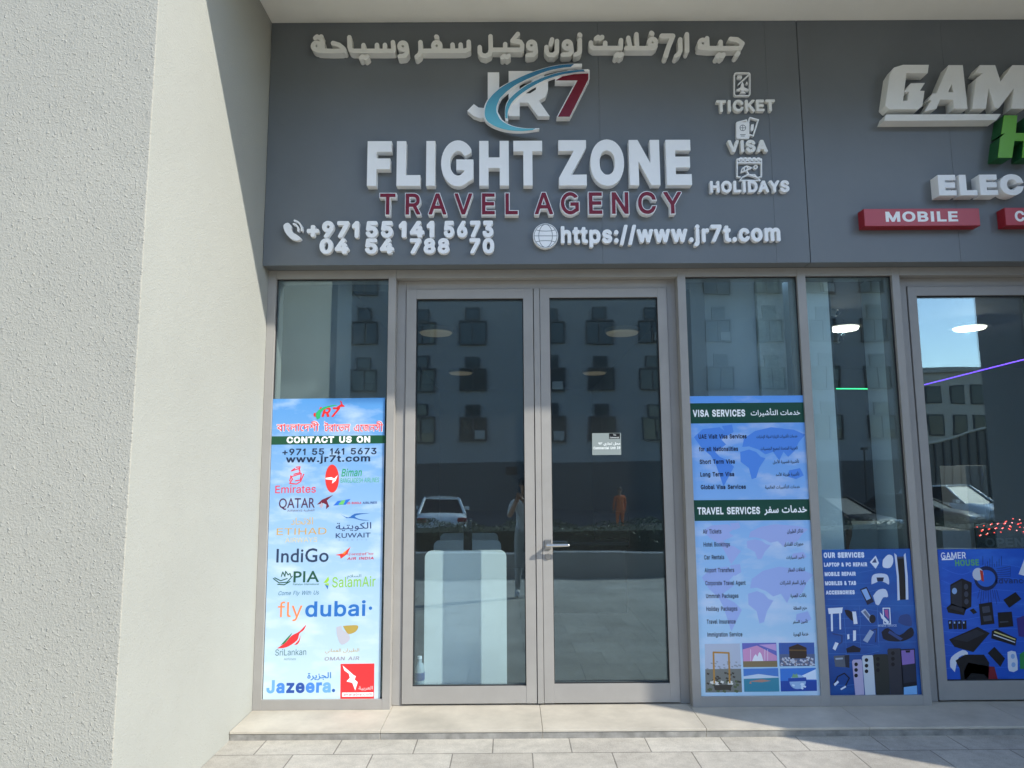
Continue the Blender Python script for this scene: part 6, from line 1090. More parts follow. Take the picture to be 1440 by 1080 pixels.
multi('airline_logo', PY-.0005, .0004, [ink('#e2363a'), ink('#ffffff')], t, [(0, [[(479, 933.6), (526.5, 933), (526, 983), (478.5, 983.4)]], []), (1, [F_((598, 765), (650, 810), (672, 830), (690, 840), (680, 862), (702, 880), (685, 938), (665, 885), (625, 875), (648, 850), (640, 820), (610, 800))], []), (1, [[(481, 974), (525, 973.6), (525, 979.4), (481, 979.8)]], [])], label='red square with a white gull')
tx(t, 'airarabia.com', 483, 978.4, 523, 978, 3.8, '#d8343a', 2, bold=.01); tx(t, AR['o'][6], 504, 971.4, 524, 971, 6.4, '#f6c9ca', 2, font='A', full=True, bold=.01)

# --- visa and travel services poster
zt_, zb_ = onY(1050, 557, PY).z, onY(1070, 978, PY).z
t = poster('blue services poster with two dark green bands in the shaded window', [(968.4, 557.2), (1130.2, 556), (1154.4, 978.2), (986.3, 979.3)],
           skyprint('services_print', hexc('#b9ddf2'), hexc('#66a4f2'), zb_, zt_, .75, (.72, .78, .96)), PY)
CONT = [[(.02, .18), (.1, .05), (.25, .02), (.32, .12), (.26, .22), (.3, .3), (.2, .42), (.24, .5), (.3, .55), (.36, .66), (.3, .85), (.26, .98), (.23, .8), (.2, .62), (.16, .48), (.08, .35)],
        [(.27, .0), (.36, -.02), (.37, .1), (.31, .16)],
        [(.42, .42), (.5, .38), (.56, .42), (.6, .5), (.64, .52), (.58, .68), (.55, .84), (.51, .86), (.49, .68), (.42, .58)],
        [(.44, .34), (.46, .2), (.56, .08), (.7, .02), (.9, .06), (1, .14), (.94, .26), (.9, .4), (.84, .5), (.8, .42), (.76, .56), (.71, .42), (.64, .46), (.58, .38), (.5, .33)],
        [(.84, .72), (.94, .68), (.97, .8), (.9, .86), (.83, .82)]]
def wmap(u0, v0, u1, v1, col, skew):
    L_ = [[(u0+(u1-u0)*x+skew*(y), v0+(v1-v0)*y) for x, y in c] for c in CONT]
    shape('world_map', PY-.0004, .0003, ink(col), t, L_)
wmap(972, 599, 1132, 686, '#5691ea', 4); wmap(985, 736, 1136, 795, '#a9b9ee', 4); wmap(983, 795, 1143, 890, '#a3b8ee', 4)
GREEN = '#12493c'
shape('header_band', PY-.0005, .0004, ink(GREEN), t, [[(969.2, 567.2), (1131, 565.8), (1132.6, 594), (970.2, 595.6)]])
shape('header_band', PY-.0005, .0004, ink(GREEN), t, [[(975.4, 703.4), (1139, 702), (1141, 731.2), (977, 732.6)]])
tx(t, 'VISA SERVICES', 974.5, 586, 1048, 585.4, 9.4, '#ffffff', 2, bold=.035); tx(t, AR['visa_h'], 1056, 586.4, 1125.5, 585.6, 12, '#ffffff', 2, font='A', full=True, bold=.02)
tx(t, 'TRAVEL SERVICES', 981, 723.4, 1069, 722.6, 9.6, '#ffffff', 2, bold=.035); tx(t, AR['trav_h'], 1075, 724.6, 1135, 723.6, 13.4, '#ffffff', 2, font='A', full=True, bold=.03)
for s, u0, u1, v, a, (x0, x1) in zip(['UAE Visit Visa Services', 'for all Nationalities', 'Short Term Visa', 'Long Term Visa', 'Global Visa Services'], (982.5, 983, 984, 985, 985.6), (1050, 1038, 1033.5, 1032.5, 1049), (617, 634.6, 652.4, 670.2, 688), AR['v'], ((1064, 1121.5), (1070, 1121.8), (1087, 1123.8), (1091, 1124.3), (1076, 1125))):
    tx(t, s, u0, v, u1, v-.6, 5.9, '#10163a', 2, bold=.03); tx(t, a, x0, v+.6, x1, v-.4, 6.8, '#151b45', 2, font='A', full=True, bold=.015)
for s, u0, u1, v, a, (x0, x1) in zip(['Air Tickets', 'Hotel Bookings', 'Car Rentals', 'Airport Transfers', 'Corporate Travel Agent', 'Ummrah Packages', 'Holiday Packages', 'Travel Insurance', 'Immigration Service'],
        (988.5, 989.5, 990.3, 991, 992, 993, 993.5, 994, 995), (1014.5, 1026.5, 1018.5, 1032.5, 1048.5, 1038.5, 1037, 1034.5, 1044), [750.6+18.1*k for k in range(9)], AR['t'], ((1107, 1129.5), (1103, 1130), (1106, 1131), (1108, 1132), (1097, 1133), (1112, 1134), (1116, 1135), (1115, 1136), (1116, 1137))):
    tx(t, s, u0, v, u1, v-.5, 5.9, '#161d3a', 2, bold=.016); tx(t, a, x0, v+.6, x1, v-.3, 6.8, '#161d3a', 2, font='A', full=True, bold=.02)
D_ = PX(960, 760, 4.5)
def photo(label, cols, quad, parts): return multi('printed_photo', PY-.0009, .0008, [ink(c) for c in cols], t, [(0, [D_(*quad)], [])]+parts, label=label)
rr_ = random.Random(3)
def specks(x0, x1, y0, y1, n, s): return [D_((x, y), (x+s, y+s*.3), (x+s*.7, y+s), (x-s*.2, y+s*.6)) for x, y in [(rr_.uniform(x0, x1), rr_.uniform(y0, y1)) for _ in range(n)]]
photo('golden picture frame tower over a hazy city', ['#b9c3d6', '#7d7f7a', '#b98b45', '#5f6a4a', '#e5e2dc', '#9aa0ac', '#47433d'], ((140, 655), (362, 652), (376, 960), (145, 962)),
      [(5, specks(150, 360, 760, 815, 30, 12), []), (1, [D_((143, 815), (370, 812), (376, 960), (145, 962))], []), (3, specks(150, 360, 880, 945, 22, 20), []), (6, specks(150, 360, 830, 940, 24, 16), []), (4, specks(155, 320, 880, 915, 12, 20), []),
       (2, [], sum([stroke(D_((200, 905), (195, 708), (292, 712), (298, 905)), 2.4, cap=False)], [])), (6, [D_((195, 915), (310, 912), (305, 945), (205, 948))], [])])
photo('white domed mosque under a purple evening sky', ['#6a6fc0', '#d49ac6', '#eef0fa', '#8b7a5a', '#c7a3d8'], ((376, 650), (592, 647), (600, 800), (384, 802)),
      [(1, [D_((380, 690), (470, 665), (595, 730), (597, 760), (384, 765))], []), (4, [D_((480, 660), (590, 655), (594, 700))], []), (2, [D_((440, 765), (450, 735), (462, 720), (474, 735), (480, 715), (488, 705), (498, 720), (504, 738), (512, 765))], []), (2, [], sum([stroke(D_((x, 765), (x, 690)), .5) for x in (430, 520, 538)], [])), (3, [D_((382, 765), (598, 762), (600, 800), (384, 802))], [])])
photo('dark cube building above a crowd in white', ['#3f62ad', '#3b2c27', '#c9cfdd', '#8b7f86', '#6f5535', '#5c6b8e'], ((608, 648), (832, 646), (838, 795), (614, 797)),
      [(5, [D_((612, 720), (836, 718), (838, 795), (614, 797))], []), (1, [D_((672, 675), (728, 655), (784, 678), (786, 745), (676, 748))], []), (4, [D_((673, 690), (784, 692), (784, 700), (673, 698))], []), (2, specks(620, 830, 735, 785, 46, 14), []), (3, specks(620, 830, 740, 788, 24, 10), [])])
photo('palm shaped island in a blue sea', ['#4f84cf', '#cfe0f2', '#3f8ea6', '#b98a7a'], ((384, 812), (604, 808), (612, 956), (390, 958)),
      [(1, [D_((386, 860), (480, 845), (606, 862), (608, 875), (386, 880))], []), (2, [D_((387, 876), (608, 868), (612, 956), (390, 958))], []), (3, [D_((420, 892), (500, 878), (560, 888), (500, 898)), D_((420, 905), (432, 890), (436, 908))], [])])
photo('glass globe of landmarks floating on water', ['#3f7fd8', '#dfeeff', '#2a4fa8', '#7fb08a', '#9fc0e6'], ((616, 810), (842, 806), (850, 952), (622, 956)),
      [(1, [D_((700, 880), (842, 815), (846, 880))], []), (2, [D_((620, 890), (848, 884), (850, 952), (622, 956))], []), (4, [D_(*arc(728, 895, 52, 46, 0, 350, 20))], []), (2, [D_((668, 872), (780, 866), (786, 890), (668, 894))], []), (3, [D_((690, 868), (700, 842), (712, 850), (722, 840), (732, 868))], []), (1, specks(690, 770, 900, 930, 6, 16), [])])

# --- phone and repair poster in the gaming shop window
zt_, zb_ = onY(1220, 772, PY).z, onY(1230, 978, PY).z
t = poster('deep blue repair services poster with consoles and five phones', [(1154.6, 773.2), (1279.5, 771.6), (1298.4, 977), (1166.6, 978.2)],
           skyprint('repair_print', hexc('#1b468c'), hexc('#265caf'), zb_, zt_, .35, hexc('#2f7fd0')), PY)
for s, u0, v, u1, h in (('OUR SERVICES', 1158.5, 784.4, 1215.5, 7.2), ('LAPTOP & PC REPAIR', 1159, 796.8, 1219.5, 5.4), ('MOBILE REPAIR', 1160, 810, 1203.5, 5.4), ('MOBILES & TAB', 1160.5, 823, 1204, 5.4), ('ACCESSORIES', 1161.5, 836, 1202, 5.4)):
    tx(t, s, u0, v, u1, v-.5, h, '#e8f0ff', 2, bold=.05, name='text_line')
R_ = PX(1140, 750, 4.32)
def item(label, cols, parts, name='printed_item'): return multi(name, PY-.0010, .0009, [ink(c) for c in cols], t, parts, label=label)
item('tall white and black game console', ['#cdd8ee', '#14161f', '#3d4560'], [(1, [R_((522, 142), (566, 140), (580, 402), (538, 404))], []), (2, [R_((522, 142), (566, 140), (566, 152), (523, 154))], []), (0, [R_((508, 120), (522, 132), (536, 260), (542, 405), (528, 408), (524, 260))], []), (0, [R_((576, 120), (566, 132), (576, 260), (578, 403), (594, 402), (590, 260))], [])])
cl = []
for k in range(16):
    y = 150+k*52+rr_.uniform(-14, 14); x = rr_.uniform(70, 320)
    cl += stroke(R_((x+k*2, y), (x+k*2+rr_.uniform(60, 160), y), (x+k*2+rr_.uniform(170, 240), y-rr_.uniform(-30, 30))), .5)
for (x0, y0, x1, y1) in ((85, 440, 200, 575), (200, 440, 296, 575), (296, 440, 404, 560), (100, 575, 210, 730), (296, 560, 408, 690), (404, 440, 634, 660)): cl += stroke(R_((x0, y0), (x1, y0), (x1+8, y1), (x0+8, y1), (x0, y0)), .45)
shape('circuit_lines', PY-.0006, .0005, ink('#3f74c0'), t, (), [p for p in cl])
item('white earbud case', ['#dbe4f4', '#3a4a7a'], [(0, [R_((360, 175), (395, 135), (415, 180), (395, 215))], []), (1, [R_((372, 178), (392, 150), (402, 178))], [])])
item('white charging plug', ['#dbe4f4'], [(0, [smooth(R_((440, 160), (470, 130), (498, 140), (500, 180), (480, 210), (440, 205), (438, 170)), 3)], [])])
item('white curved gamepad', ['#cdd8ee', '#20294a'], [(0, [smooth(R_((370, 310), (372, 265), (395, 246), (450, 246), (472, 265), (476, 310), (455, 300), (420, 290), (395, 300)), 3)], []), (1, [R_((400, 268), (445, 268), (440, 292), (405, 292))], [])])
item('handheld phone and white gamepad', ['#1b2240', '#cdd8ee', '#8fb5ea'], [(0, [R_((300, 340), (340, 325), (385, 415), (345, 435))], []), (2, [R_((308, 345), (338, 335), (365, 395), (340, 408))], []), (1, [smooth(R_((380, 380), (410, 345), (455, 340), (470, 385), (440, 390), (415, 435), (395, 430)), 3)], [])])
M2 = ['#dfe7f5', '#10142a', '#2a3f78', '#6f8fc8']
item('white charging cables', M2, [(0, [R_((105, 455), (195, 450), (190, 485), (110, 490))], []), (0, [], sum([stroke(R_((128, 490), (130, 590)), 2.6), stroke(R_((178, 485), (180, 580)), 2.2)], []))])
item('black travel charger', M2, [(1, [smooth(R_((205, 465), (240, 470), (280, 520), (250, 530), (215, 495)), 3)], []), (0, [R_((252, 475), (275, 475), (285, 550), (262, 552))], [])])
item('metal car charger', ['#b9c6dc', '#1a1d2c', '#6f7890'], [(0, [R_((305, 475), (330, 458), (380, 520), (365, 545))], []), (1, [R_(*arc(375, 520, 20, 26, 0, 340, 16))], []), (2, [R_((318, 478), (332, 468), (362, 508), (350, 518))], [])])
item('phone with a wrench', M2+['#b05a9a'], [(0, [], stroke(R_((440, 455), (480, 455), (485, 550), (445, 550), (440, 455)), 1.4)), (4, [R_((448, 465), (470, 462), (474, 520), (455, 500))], []), (0, [R_((420, 480), (440, 500), (478, 540), (465, 548), (430, 515))], [])])
tx(t, 'MOBILE SERVICE', 1235, 881.4, 1261, 881, 3, '#cfe0f8', 2)
item('dark watch and smart speaker', ['#12172c', '#314a86', '#0c0f1c'], [(1, [smooth(R_((530, 540), (545, 500), (600, 495), (615, 560), (570, 560)), 3)], []), (0, [smooth(R_((430, 600), (470, 575), (540, 620), (610, 570), (625, 620), (560, 655), (480, 655), (440, 640)), 3)], []), (1, [R_((480, 590), (560, 640), (545, 652), (470, 605))], [])])
item('usb hub and cables', M2, [(2, [], stroke(R_((135, 610), (190, 620), (190, 660), (150, 690)), 1.8)), (0, [R_((150, 660), (170, 668), (150, 712), (134, 700))], [])])
item('fast cable plugs', M2, [(0, [R_((258, 590), (275, 590), (275, 650), (258, 655)), R_((222, 615), (234, 612), (236, 640), (224, 645))], []), (1, [R_((215, 700), (260, 680), (305, 700), (300, 722), (220, 725))], [])])
item('slim metal adapter', ['#9fb0cc', '#2a3358'], [(0, [R_((318, 650), (360, 585), (385, 600), (345, 665))], []), (1, [], stroke(R_((372, 590), (400, 580), (395, 660)), 1.2))])
item('grey wall charger', ['#5a6270', '#22283a', '#aab4c4'], [(0, [R_((140, 745), (225, 738), (230, 815), (150, 810))], []), (1, [R_((205, 742), (235, 738), (236, 818), (212, 812))], []), (2, [R_((150, 758), (195, 755), (196, 765), (152, 768))], [])])
item('short audio cable', M2, [(1, [], stroke(R_((140, 920), (165, 870), (205, 850), (235, 880), (205, 940)), 1.6)), (0, [R_((140, 915), (165, 895), (172, 905), (148, 928)), R_((180, 945), (212, 925), (216, 935), (186, 952))], [])])
for q, (lb, c, x0, x1, yt) in enumerate((('lilac phone', '#b9b0cf', 252, 312, 768), ('white phone', '#c9d2dc', 312, 380, 742), ('graphite phone', '#2f3230', 378, 470, 735), ('dark grey phone', '#35363f', 466, 552, 700))):
    k = q*1.6
    cam_ = [(1, [R_(*arc(x0+24+k*2, yt+28+34*j, 11, 12, 0, 340, 12))], []) for j in range(3)]
    item(lb, [c, '#15161c'], [(0, [R_(*[(x+(6 if y > 900 else 0), y) for x, y in ((x0+8, yt), (x1-6, yt-2), (x1, yt+8), (x1+8, 980), (x0+14, 982), (x0, yt+10))])], [])]+cam_)
item('purple screened phone', ['#1a1c26', '#8a6fb8', '#7fb6ea', '#2a2f3f'], [(0, [R_((545, 705), (632, 700), (650, 980), (562, 982))], []), (1, [R_((550, 712), (627, 707), (632, 790), (556, 800))], []), (3, [R_((556, 800), (632, 790), (642, 900), (564, 910))], []), (2, [R_((566, 935), (645, 925), (648, 978), (566, 980))], []), (0, [R_((575, 712), (605, 710), (603, 724), (580, 725))], [])])

# --- accessories poster in the gaming shop door
PD = .082
t = poster('bright blue accessories poster on the lower gaming shop door', [(1318.2, 772.6), (1480, 771), (1496, 956), (1331.6, 958.2)],
           skyprint('accessories_print', hexc('#1d55bd'), hexc('#1f59c4'), 0, 1, .5, hexc('#3f86e6')), PD)
PYs = PY; PY = PD
tx(t, 'GAMER', 1323.5, 786, 1358.5, 785.2, 8.8, '#f2f5ff', 2, bold=.015); tx(t, 'HOUSE', 1343.5, 796, 1377, 795, 8.4, '#5fae6a', 2, bold=.03)
S_ = PX(1280, 680, 3.375)
shape('text_underline', PY-.001, .0009, ink('#f2f5ff'), t, [S_((150, 358), (208, 356), (206, 362), (150, 364))])
wv = []
for k in range(9): wv += stroke(smooth(S_((150, 400+k*60), (250, 420+k*58+rr_.uniform(-15, 15)), (380, 380+k*62), (540, 400+k*58)), 5), .5)
shape('wave_lines', PY-.0004, .0003, ink('#3a78dc'), t, (), wv)
circ = []
for k in range(9): circ += stroke(S_((345+k*11, 400-abs(k-4)*3), (345+k*11, 345+((k*7) % 4)*12)), .5)
for k in range(6): circ += stroke(S_((410, 405+k*9), (440+k*6, 400+k*10), (475, 392+k*12)), .5)
for k in range(9): circ += stroke(S_((330+k*10, 505), (320+k*13, 545+((k*5) % 3)*14)), .5)
shape('circuit_lines', PY-.0008, .0007, ink('#12244f'), t, (), circ)
item('round chip emblem', ['#12244f', '#2b66cc', '#c9cfdd', '#c0392b'], [(0, [S_(*arc(360, 450, 56, 58, 0, 350, 26))], []), (1, [S_(*arc(360, 450, 44, 40, 0, 350, 24))], []), (2, [S_(*arc(322, 430, 26, 30, 0, 340, 18))], []), (3, [S_((330, 410), (345, 415), (350, 465), (338, 460))], [])])
tx(t, 'Advance', 1396, 820.6, 1446, 820, 7.4, '#1f3a74', 2, bold=.02)
KB = ['#12131a', '#262a36', '#3d4354', '#8fb0dd', '#7a1f2c', '#d7dde8', '#d8d08a']
item('black tower computer', KB, [(0, [S_((190, 480), (245, 450), (292, 470), (290, 585), (250, 605), (192, 575))], []), (1, [S_((194, 488), (245, 460), (245, 590), (196, 568))], []), (3, [S_(*arc(210, 510, 12, 15, 0, 340, 12))], []), (2, [S_(*arc(265, 490, 10, 14, 0, 340, 12)), S_(*arc(266, 525, 10, 14, 0, 340, 12)), S_(*arc(267, 560, 10, 14, 0, 340, 12))], [])])
item('dark keyboard', KB, [(0, [S_((172, 590), (195, 570), (268, 590), (255, 625), (180, 612))], []), (1, [S_((185, 592), (200, 578), (258, 594), (250, 612))], [])])
item('dark mouse', KB, [(0, [S_((282, 600), (300, 592), (318, 612), (300, 620))], [])])
item('black circuit board', KB, [(0, [S_((326, 572), (388, 562), (400, 665), (336, 672))], []), (2, [S_((340, 585), (375, 580), (380, 610), (345, 615)), S_((345, 630), (385, 625), (388, 650), (350, 655))], [])])
item('black laptop', KB, [(0, [S_((415, 612), (482, 608), (490, 678), (420, 684))], []), (2, [S_((425, 655), (465, 652), (466, 658), (426, 661))], [])])
item('black tablet', KB, [(0, [S_((442, 552), (500, 515), (528, 548), (470, 590))], [])])
item('row of printed mice', KB, [(0, [S_((180+22*k, 650+(k % 2)*6), (200+22*k, 648), (202+22*k, 690), (184+22*k, 692)) for k in range(4)], []), (3, [S_((184+22*k, 656), (192+22*k, 655), (192+22*k, 664), (185+22*k, 665)) for k in range(4)], [])])
item('large dark laptop', KB, [(0, [S_((185, 740), (320, 680), (378, 710), (300, 800), (210, 775))], []), (1, [S_((200, 738), (315, 692), (355, 712), (270, 752))], [])])
item('striped graphics card', KB, [(0, [S_((388, 700), (410, 690), (505, 735), (500, 770), (385, 735))], []), (6, [S_((400, 700), (500, 738), (498, 743), (398, 706))], []), (5, [S_((396, 715), (498, 752), (497, 756), (395, 720))], [])])
item('black power bank', KB, [(0, [S_((368, 805), (400, 775), (450, 830), (428, 870))], [])])
item('white router', KB, [(5, [smooth(S_((462, 800), (500, 798), (510, 885), (470, 890), (464, 860)), 2)], []), (3, [S_(*arc(487, 820, 10, 12, 0, 340, 12)), S_(*arc(490, 860, 10, 12, 0, 340, 12))], [])])
item('white and black headset', KB, [(5, [smooth(S_((190, 870), (195, 825), (250, 790), (275, 810), (230, 825), (212, 895)), 3)], []), (0, [S_((215, 840), (260, 812), (350, 812), (375, 850), (372, 925), (240, 930), (235, 880))], [])])
item('dark red bag', KB, [(0, [S_((245, 925), (260, 855), (400, 870), (415, 935), (250, 935))], []), (4, [S_((255, 890), (275, 850), (400, 872), (416, 930), (380, 935), (350, 905), (290, 900), (260, 935))], [])])
item('coloured boxes at the edge', KB+['#2f8a4a', '#3a2f7a'], [(8, [S_((505, 640), (545, 625), (550, 730), (515, 725))], []), (7, [S_((520, 810), (550, 790), (552, 880), (522, 880))], []), (5, [S_((515, 430), (545, 350), (550, 440))], [])])
PY = PYs
# --- small notice on the door glass
PN = .0865
n0, n1 = (832.6, 609.2), (873.4, 639.8)
t = thing('door_notice', 'small pale notice with a black corner stuck on the handled door', 'notice', onY(853, 640, PN))
shape('sheet', PN, .0025, ink('#8b9492'), t, [[n0, (873.2, 608.8), (873.6, 639.6), (832.8, 640)]])
N_ = PX(820, 600, 20.57)
shape('logo_block', PN-.0005, .0004, ink('#15181a'), t, [N_((752, 195), (1068, 190), (1066, 350), (752, 355))])
def tn(*a, **k): return tx(t, *a, Y=PN, **k)
tn('The', 862.4, 612.8, 866.4, 612.8, 2.4, '#d8dcd9', 2); tn('Commercial', 857.6, 616.2, 870.6, 616.1, 1.9, '#d8dcd9', 2, bold=.02)
tn(AR['o'][7], 841.6, 627.4, 872.2, 627, 5.4, '#f4f8f6', 1, font='A', full=True, bold=.02); tn('Commercial Unit 39', 834.6, 631.8, 872.2, 631.4, 3.4, '#f4f8f6', 1, bold=.02)

# ================================================================== what the panes mirror: the far side of the car park
# planter and hedge
M_PLC = mat('planter_render', (.34, .34, .34), .8, vary=.15, vscale=2)
b = B(); b.box(-30, 45, -7.75, -7.5, -.4, .09); b.box(-30, 45, -9.6, -9.4, -1.0, .09)
tag(b.build('planter', M_PLC), 'long grey planter edging the paving, mirrored in the doors', 'planter')
tag(B().box(-30, 45, -9.4, -7.75, -.9, .05).build('planter_soil', mat('soil', (.06, .045, .03), .95, vary=.3), None), 'dark soil filling the planter', 'soil', kind='structure')
def hedge():
    rnd = random.Random(11); b = B()
    for k in range(42000):
        x = rnd.uniform(-24, 36); dx = abs(x)/36
        face = rnd.random()
        top = .50+.05*math.sin(x*3.1)+.04*math.sin(x*7.3+1)
        y = rnd.uniform(-9.3, -7.95)
        z = rnd.uniform(.06, top) if face < .55 else top-abs(rnd.gauss(0, .05))
        if face < .55: y = rnd.choice((-9.25, -8.0))+rnd.gauss(0, .06)
        s = rnd.uniform(.018, .034)
        a = Vector((rnd.uniform(-1, 1), rnd.uniform(-1, 1), rnd.uniform(-.3, 1))).normalized(); c = a.orthogonal().normalized(); e = a.cross(c)
        p = Vector((x, y, z))
        b.add([p-c*s, p+e*s*.5, p+c*s, p-e*s*.5], [(0, 1, 2, 3)], 0 if rnd.random() < .6 else 1)
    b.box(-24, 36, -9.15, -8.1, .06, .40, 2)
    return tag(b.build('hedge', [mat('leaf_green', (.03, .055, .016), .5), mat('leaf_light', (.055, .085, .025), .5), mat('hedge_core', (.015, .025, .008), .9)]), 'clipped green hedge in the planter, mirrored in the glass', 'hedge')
hedge()

# ------------------------------------------------------------------ cars
M_TYRE = mat('tyre_rubber', (.012, .012, .012), .8); M_RIMS = mat('wheel_rim', (.45, .46, .48), .35, metal=.8)
M_CGL = mat('car_glass', (.012, .015, .019), .42, spec=.12); M_TRIM = mat('car_trim', (.02, .02, .022), .5)
M_HL = mat('headlight_glass', (.75, .8, .82), .08, spec=.8); M_TL = mat('tail_light_glass', (.28, .01, .015), .15)
M_PLATE = mat('number_plate', (.75, .75, .72), .5)
def car(label, x, y, z, heading, paint, suv=False, group='cars parked across the road'):
    L, W, H = (4.7, 1.9, 1.74) if suv else (4.6, 1.82, 1.45)
    t = thing('parked_car', label, 'car', (x, y, z), group)
    M = Matrix.Translation((x, y, z)) @ Matrix.Rotation(heading, 4, 'Z')
    hb = 1.05 if suv else .93
    hood = hb-.02 if suv else .86; trunk = hb if suv else .96
    st = [(-L/2, .42, hb-.35, .80), (-L/2+.08, .30, trunk-.12, .92), (-L/2+.35, .24, trunk, .97), (-L*.25, .2, hb, 1.0), (0, .2, hb, 1.0), (L*.2, .2, hb-.01, 1.0), (L*.28, .2, hood+.03, .98), (L/2-.45, .22, hood-.05, .95), (L/2-.12, .28, hood-.18, .88), (L/2, .38, hood-.34, .74)]
    rings = []
    for xx, z0, z1, wf in st:
        h = W/2*wf; r = .12
        rings.append([(xx, -h*.97, z0+.05), (xx, -h*.9, z0), (xx, h*.9, z0), (xx, h*.97, z0+.05), (xx, h, (z0+z1)/2), (xx, h*.97, z1-r), (xx, h*.88, z1-.02), (xx, h*.5, z1), (xx, -h*.5, z1), (xx, -h*.88, z1-.02), (xx, -h*.97, z1-r), (xx, -h, (z0+z1)/2)])
    b = B().loft(rings, 0)
    # roof and pillars
    xr0, xr1 = (-L/2+.30, -L/2+.62) if suv else (-L/2+.62, -L/2+1.25)
    xf1, xf0 = (L*.08, L*.27) if suv else (L*.06, L*.27)
    hw, tw = W/2*.90, W/2*.70
    b.loft([[(q, -tw, H-.05), (q, -tw*.8, H-.005), (q, 0, H+.015), (q, tw*.8, H-.005), (q, tw, H-.05), (q, 0, H-.07)] for q in (xr1, (xr1+xf1)/2, xf1)], 0)
    for s in (-1, 1):
        b.tube((xf0, s*hw, hb-.03), (xf1, s*tw*.98, H-.045), .038, n=8); b.tube((xr0, s*hw, hb-.03), (xr1, s*tw*.98, H-.045), .06, n=8)
        b.tube(((xr1+xf1)/2-.05, s*hw, hb-.03), ((xr1+xf1)/2, s*tw*.98, H-.045), .032, n=8)
    b.build('body', paint, t, xf=M)
    def gl(nm, pts): B().hexa(pts).build(nm, M_CGL, t, xf=M)
    i = .02
    gl('cabin_glass', [(xr0+.04, -hw+i, hb-.04), (xf0-.04, -hw+i, hb-.04), (xf0-.04, hw-i, hb-.04), (xr0+.04, hw-i, hb-.04), (xr1+.02, -tw+.03, H-.06), (xf1-.02, -tw+.03, H-.06), (xf1-.02, tw-.03, H-.06), (xr1+.02, tw-.03, H-.06)])
    R = .36 if suv else .32
    for sx in (-L*.30, L*.31):
        for s in (-1, 1):
            wh = B().tube((sx, s*(W/2-.2), R), (sx, s*(W/2+.012), R), R, n=24).build('wheel', M_TYRE, t, xf=M)
            bb = B().tube((sx, s*(W/2+.0125), R), (sx, s*(W/2+.022), R), R*.66, n=20)
            bb.build('rim', M_RIMS, wh, xf=M)
    for s in (-1, 1):
        B().box(L/2-.30, L/2-.055, s*W*.36-.17, s*W*.36+.17, hood-.30, hood-.16).build('headlight', M_HL, t, bevel=.03, xf=M)
        B().box(-L/2+.0, -L/2+.20, s*W*.375-.17, s*W*.375+.17, trunk-.30, trunk-.14).build('tail_light', M_TL, t, bevel=.03, xf=M)
        B().box(xf0-.28, xf0-.12, s*(W/2+.08)-.1, s*(W/2+.08)+.1, hb-.02, hb+.12).build('mirror', paint, t, bevel=.03, xf=M)
    B().box(L/2-.08, L/2+.012, -W*.3, W*.3, hood-.46, hood-.30).build('grille', M_TRIM, t, bevel=.01, xf=M)
    B().box(L/2-.10, L/2+.03, -W*.42, W*.42, .28, .40).build('bumper', M_TRIM, t, bevel=.03, xf=M)
    B().box(-L/2-.02, -L/2+.1, -W*.42, W*.42, .28, .42).build('bumper', M_TRIM, t, bevel=.03, xf=M)
    B().box(-L/2-.012, -L/2+.05, -.26, .26, trunk-.36, trunk-.25).build('number_plate', M_PLATE, t, xf=M)
    return t
P_WH = mat('paint_white', (.72, .73, .74), .25, coat=.6); P_BK = mat('paint_black', (.010, .011, .013), .4, spec=.2); P_DG = mat('paint_dark_grey', (.022, .024, .028), .35, spec=.25)
ZR = -.985
def mir(u, depth):     # x on the ground for something mirrored at picture column u
    return (u-717)/FPX*depth
def pose(u, depth): return mir(u, depth), -(depth-4.54)+.08
cx_, cy_ = pose(621, 27.0); car('white saloon car seen from behind in the handleless door', cx_, cy_, ZR, math.radians(-96), P_WH)
cx_, cy_ = pose(1160, 25.5); car('black car with a bright headlight mirrored by the pale column', cx_, cy_, ZR, math.radians(64), P_BK)
cx_, cy_ = pose(1275, 27.5); car('dark car mirrored at the right edge of the narrow gaming shop window', cx_, cy_, ZR, math.radians(45), P_DG)
cx_, cy_ = pose(1331, 29.0); car('white tall car mirrored in the gaming shop door', cx_, cy_, ZR, math.radians(70), P_WH, True)

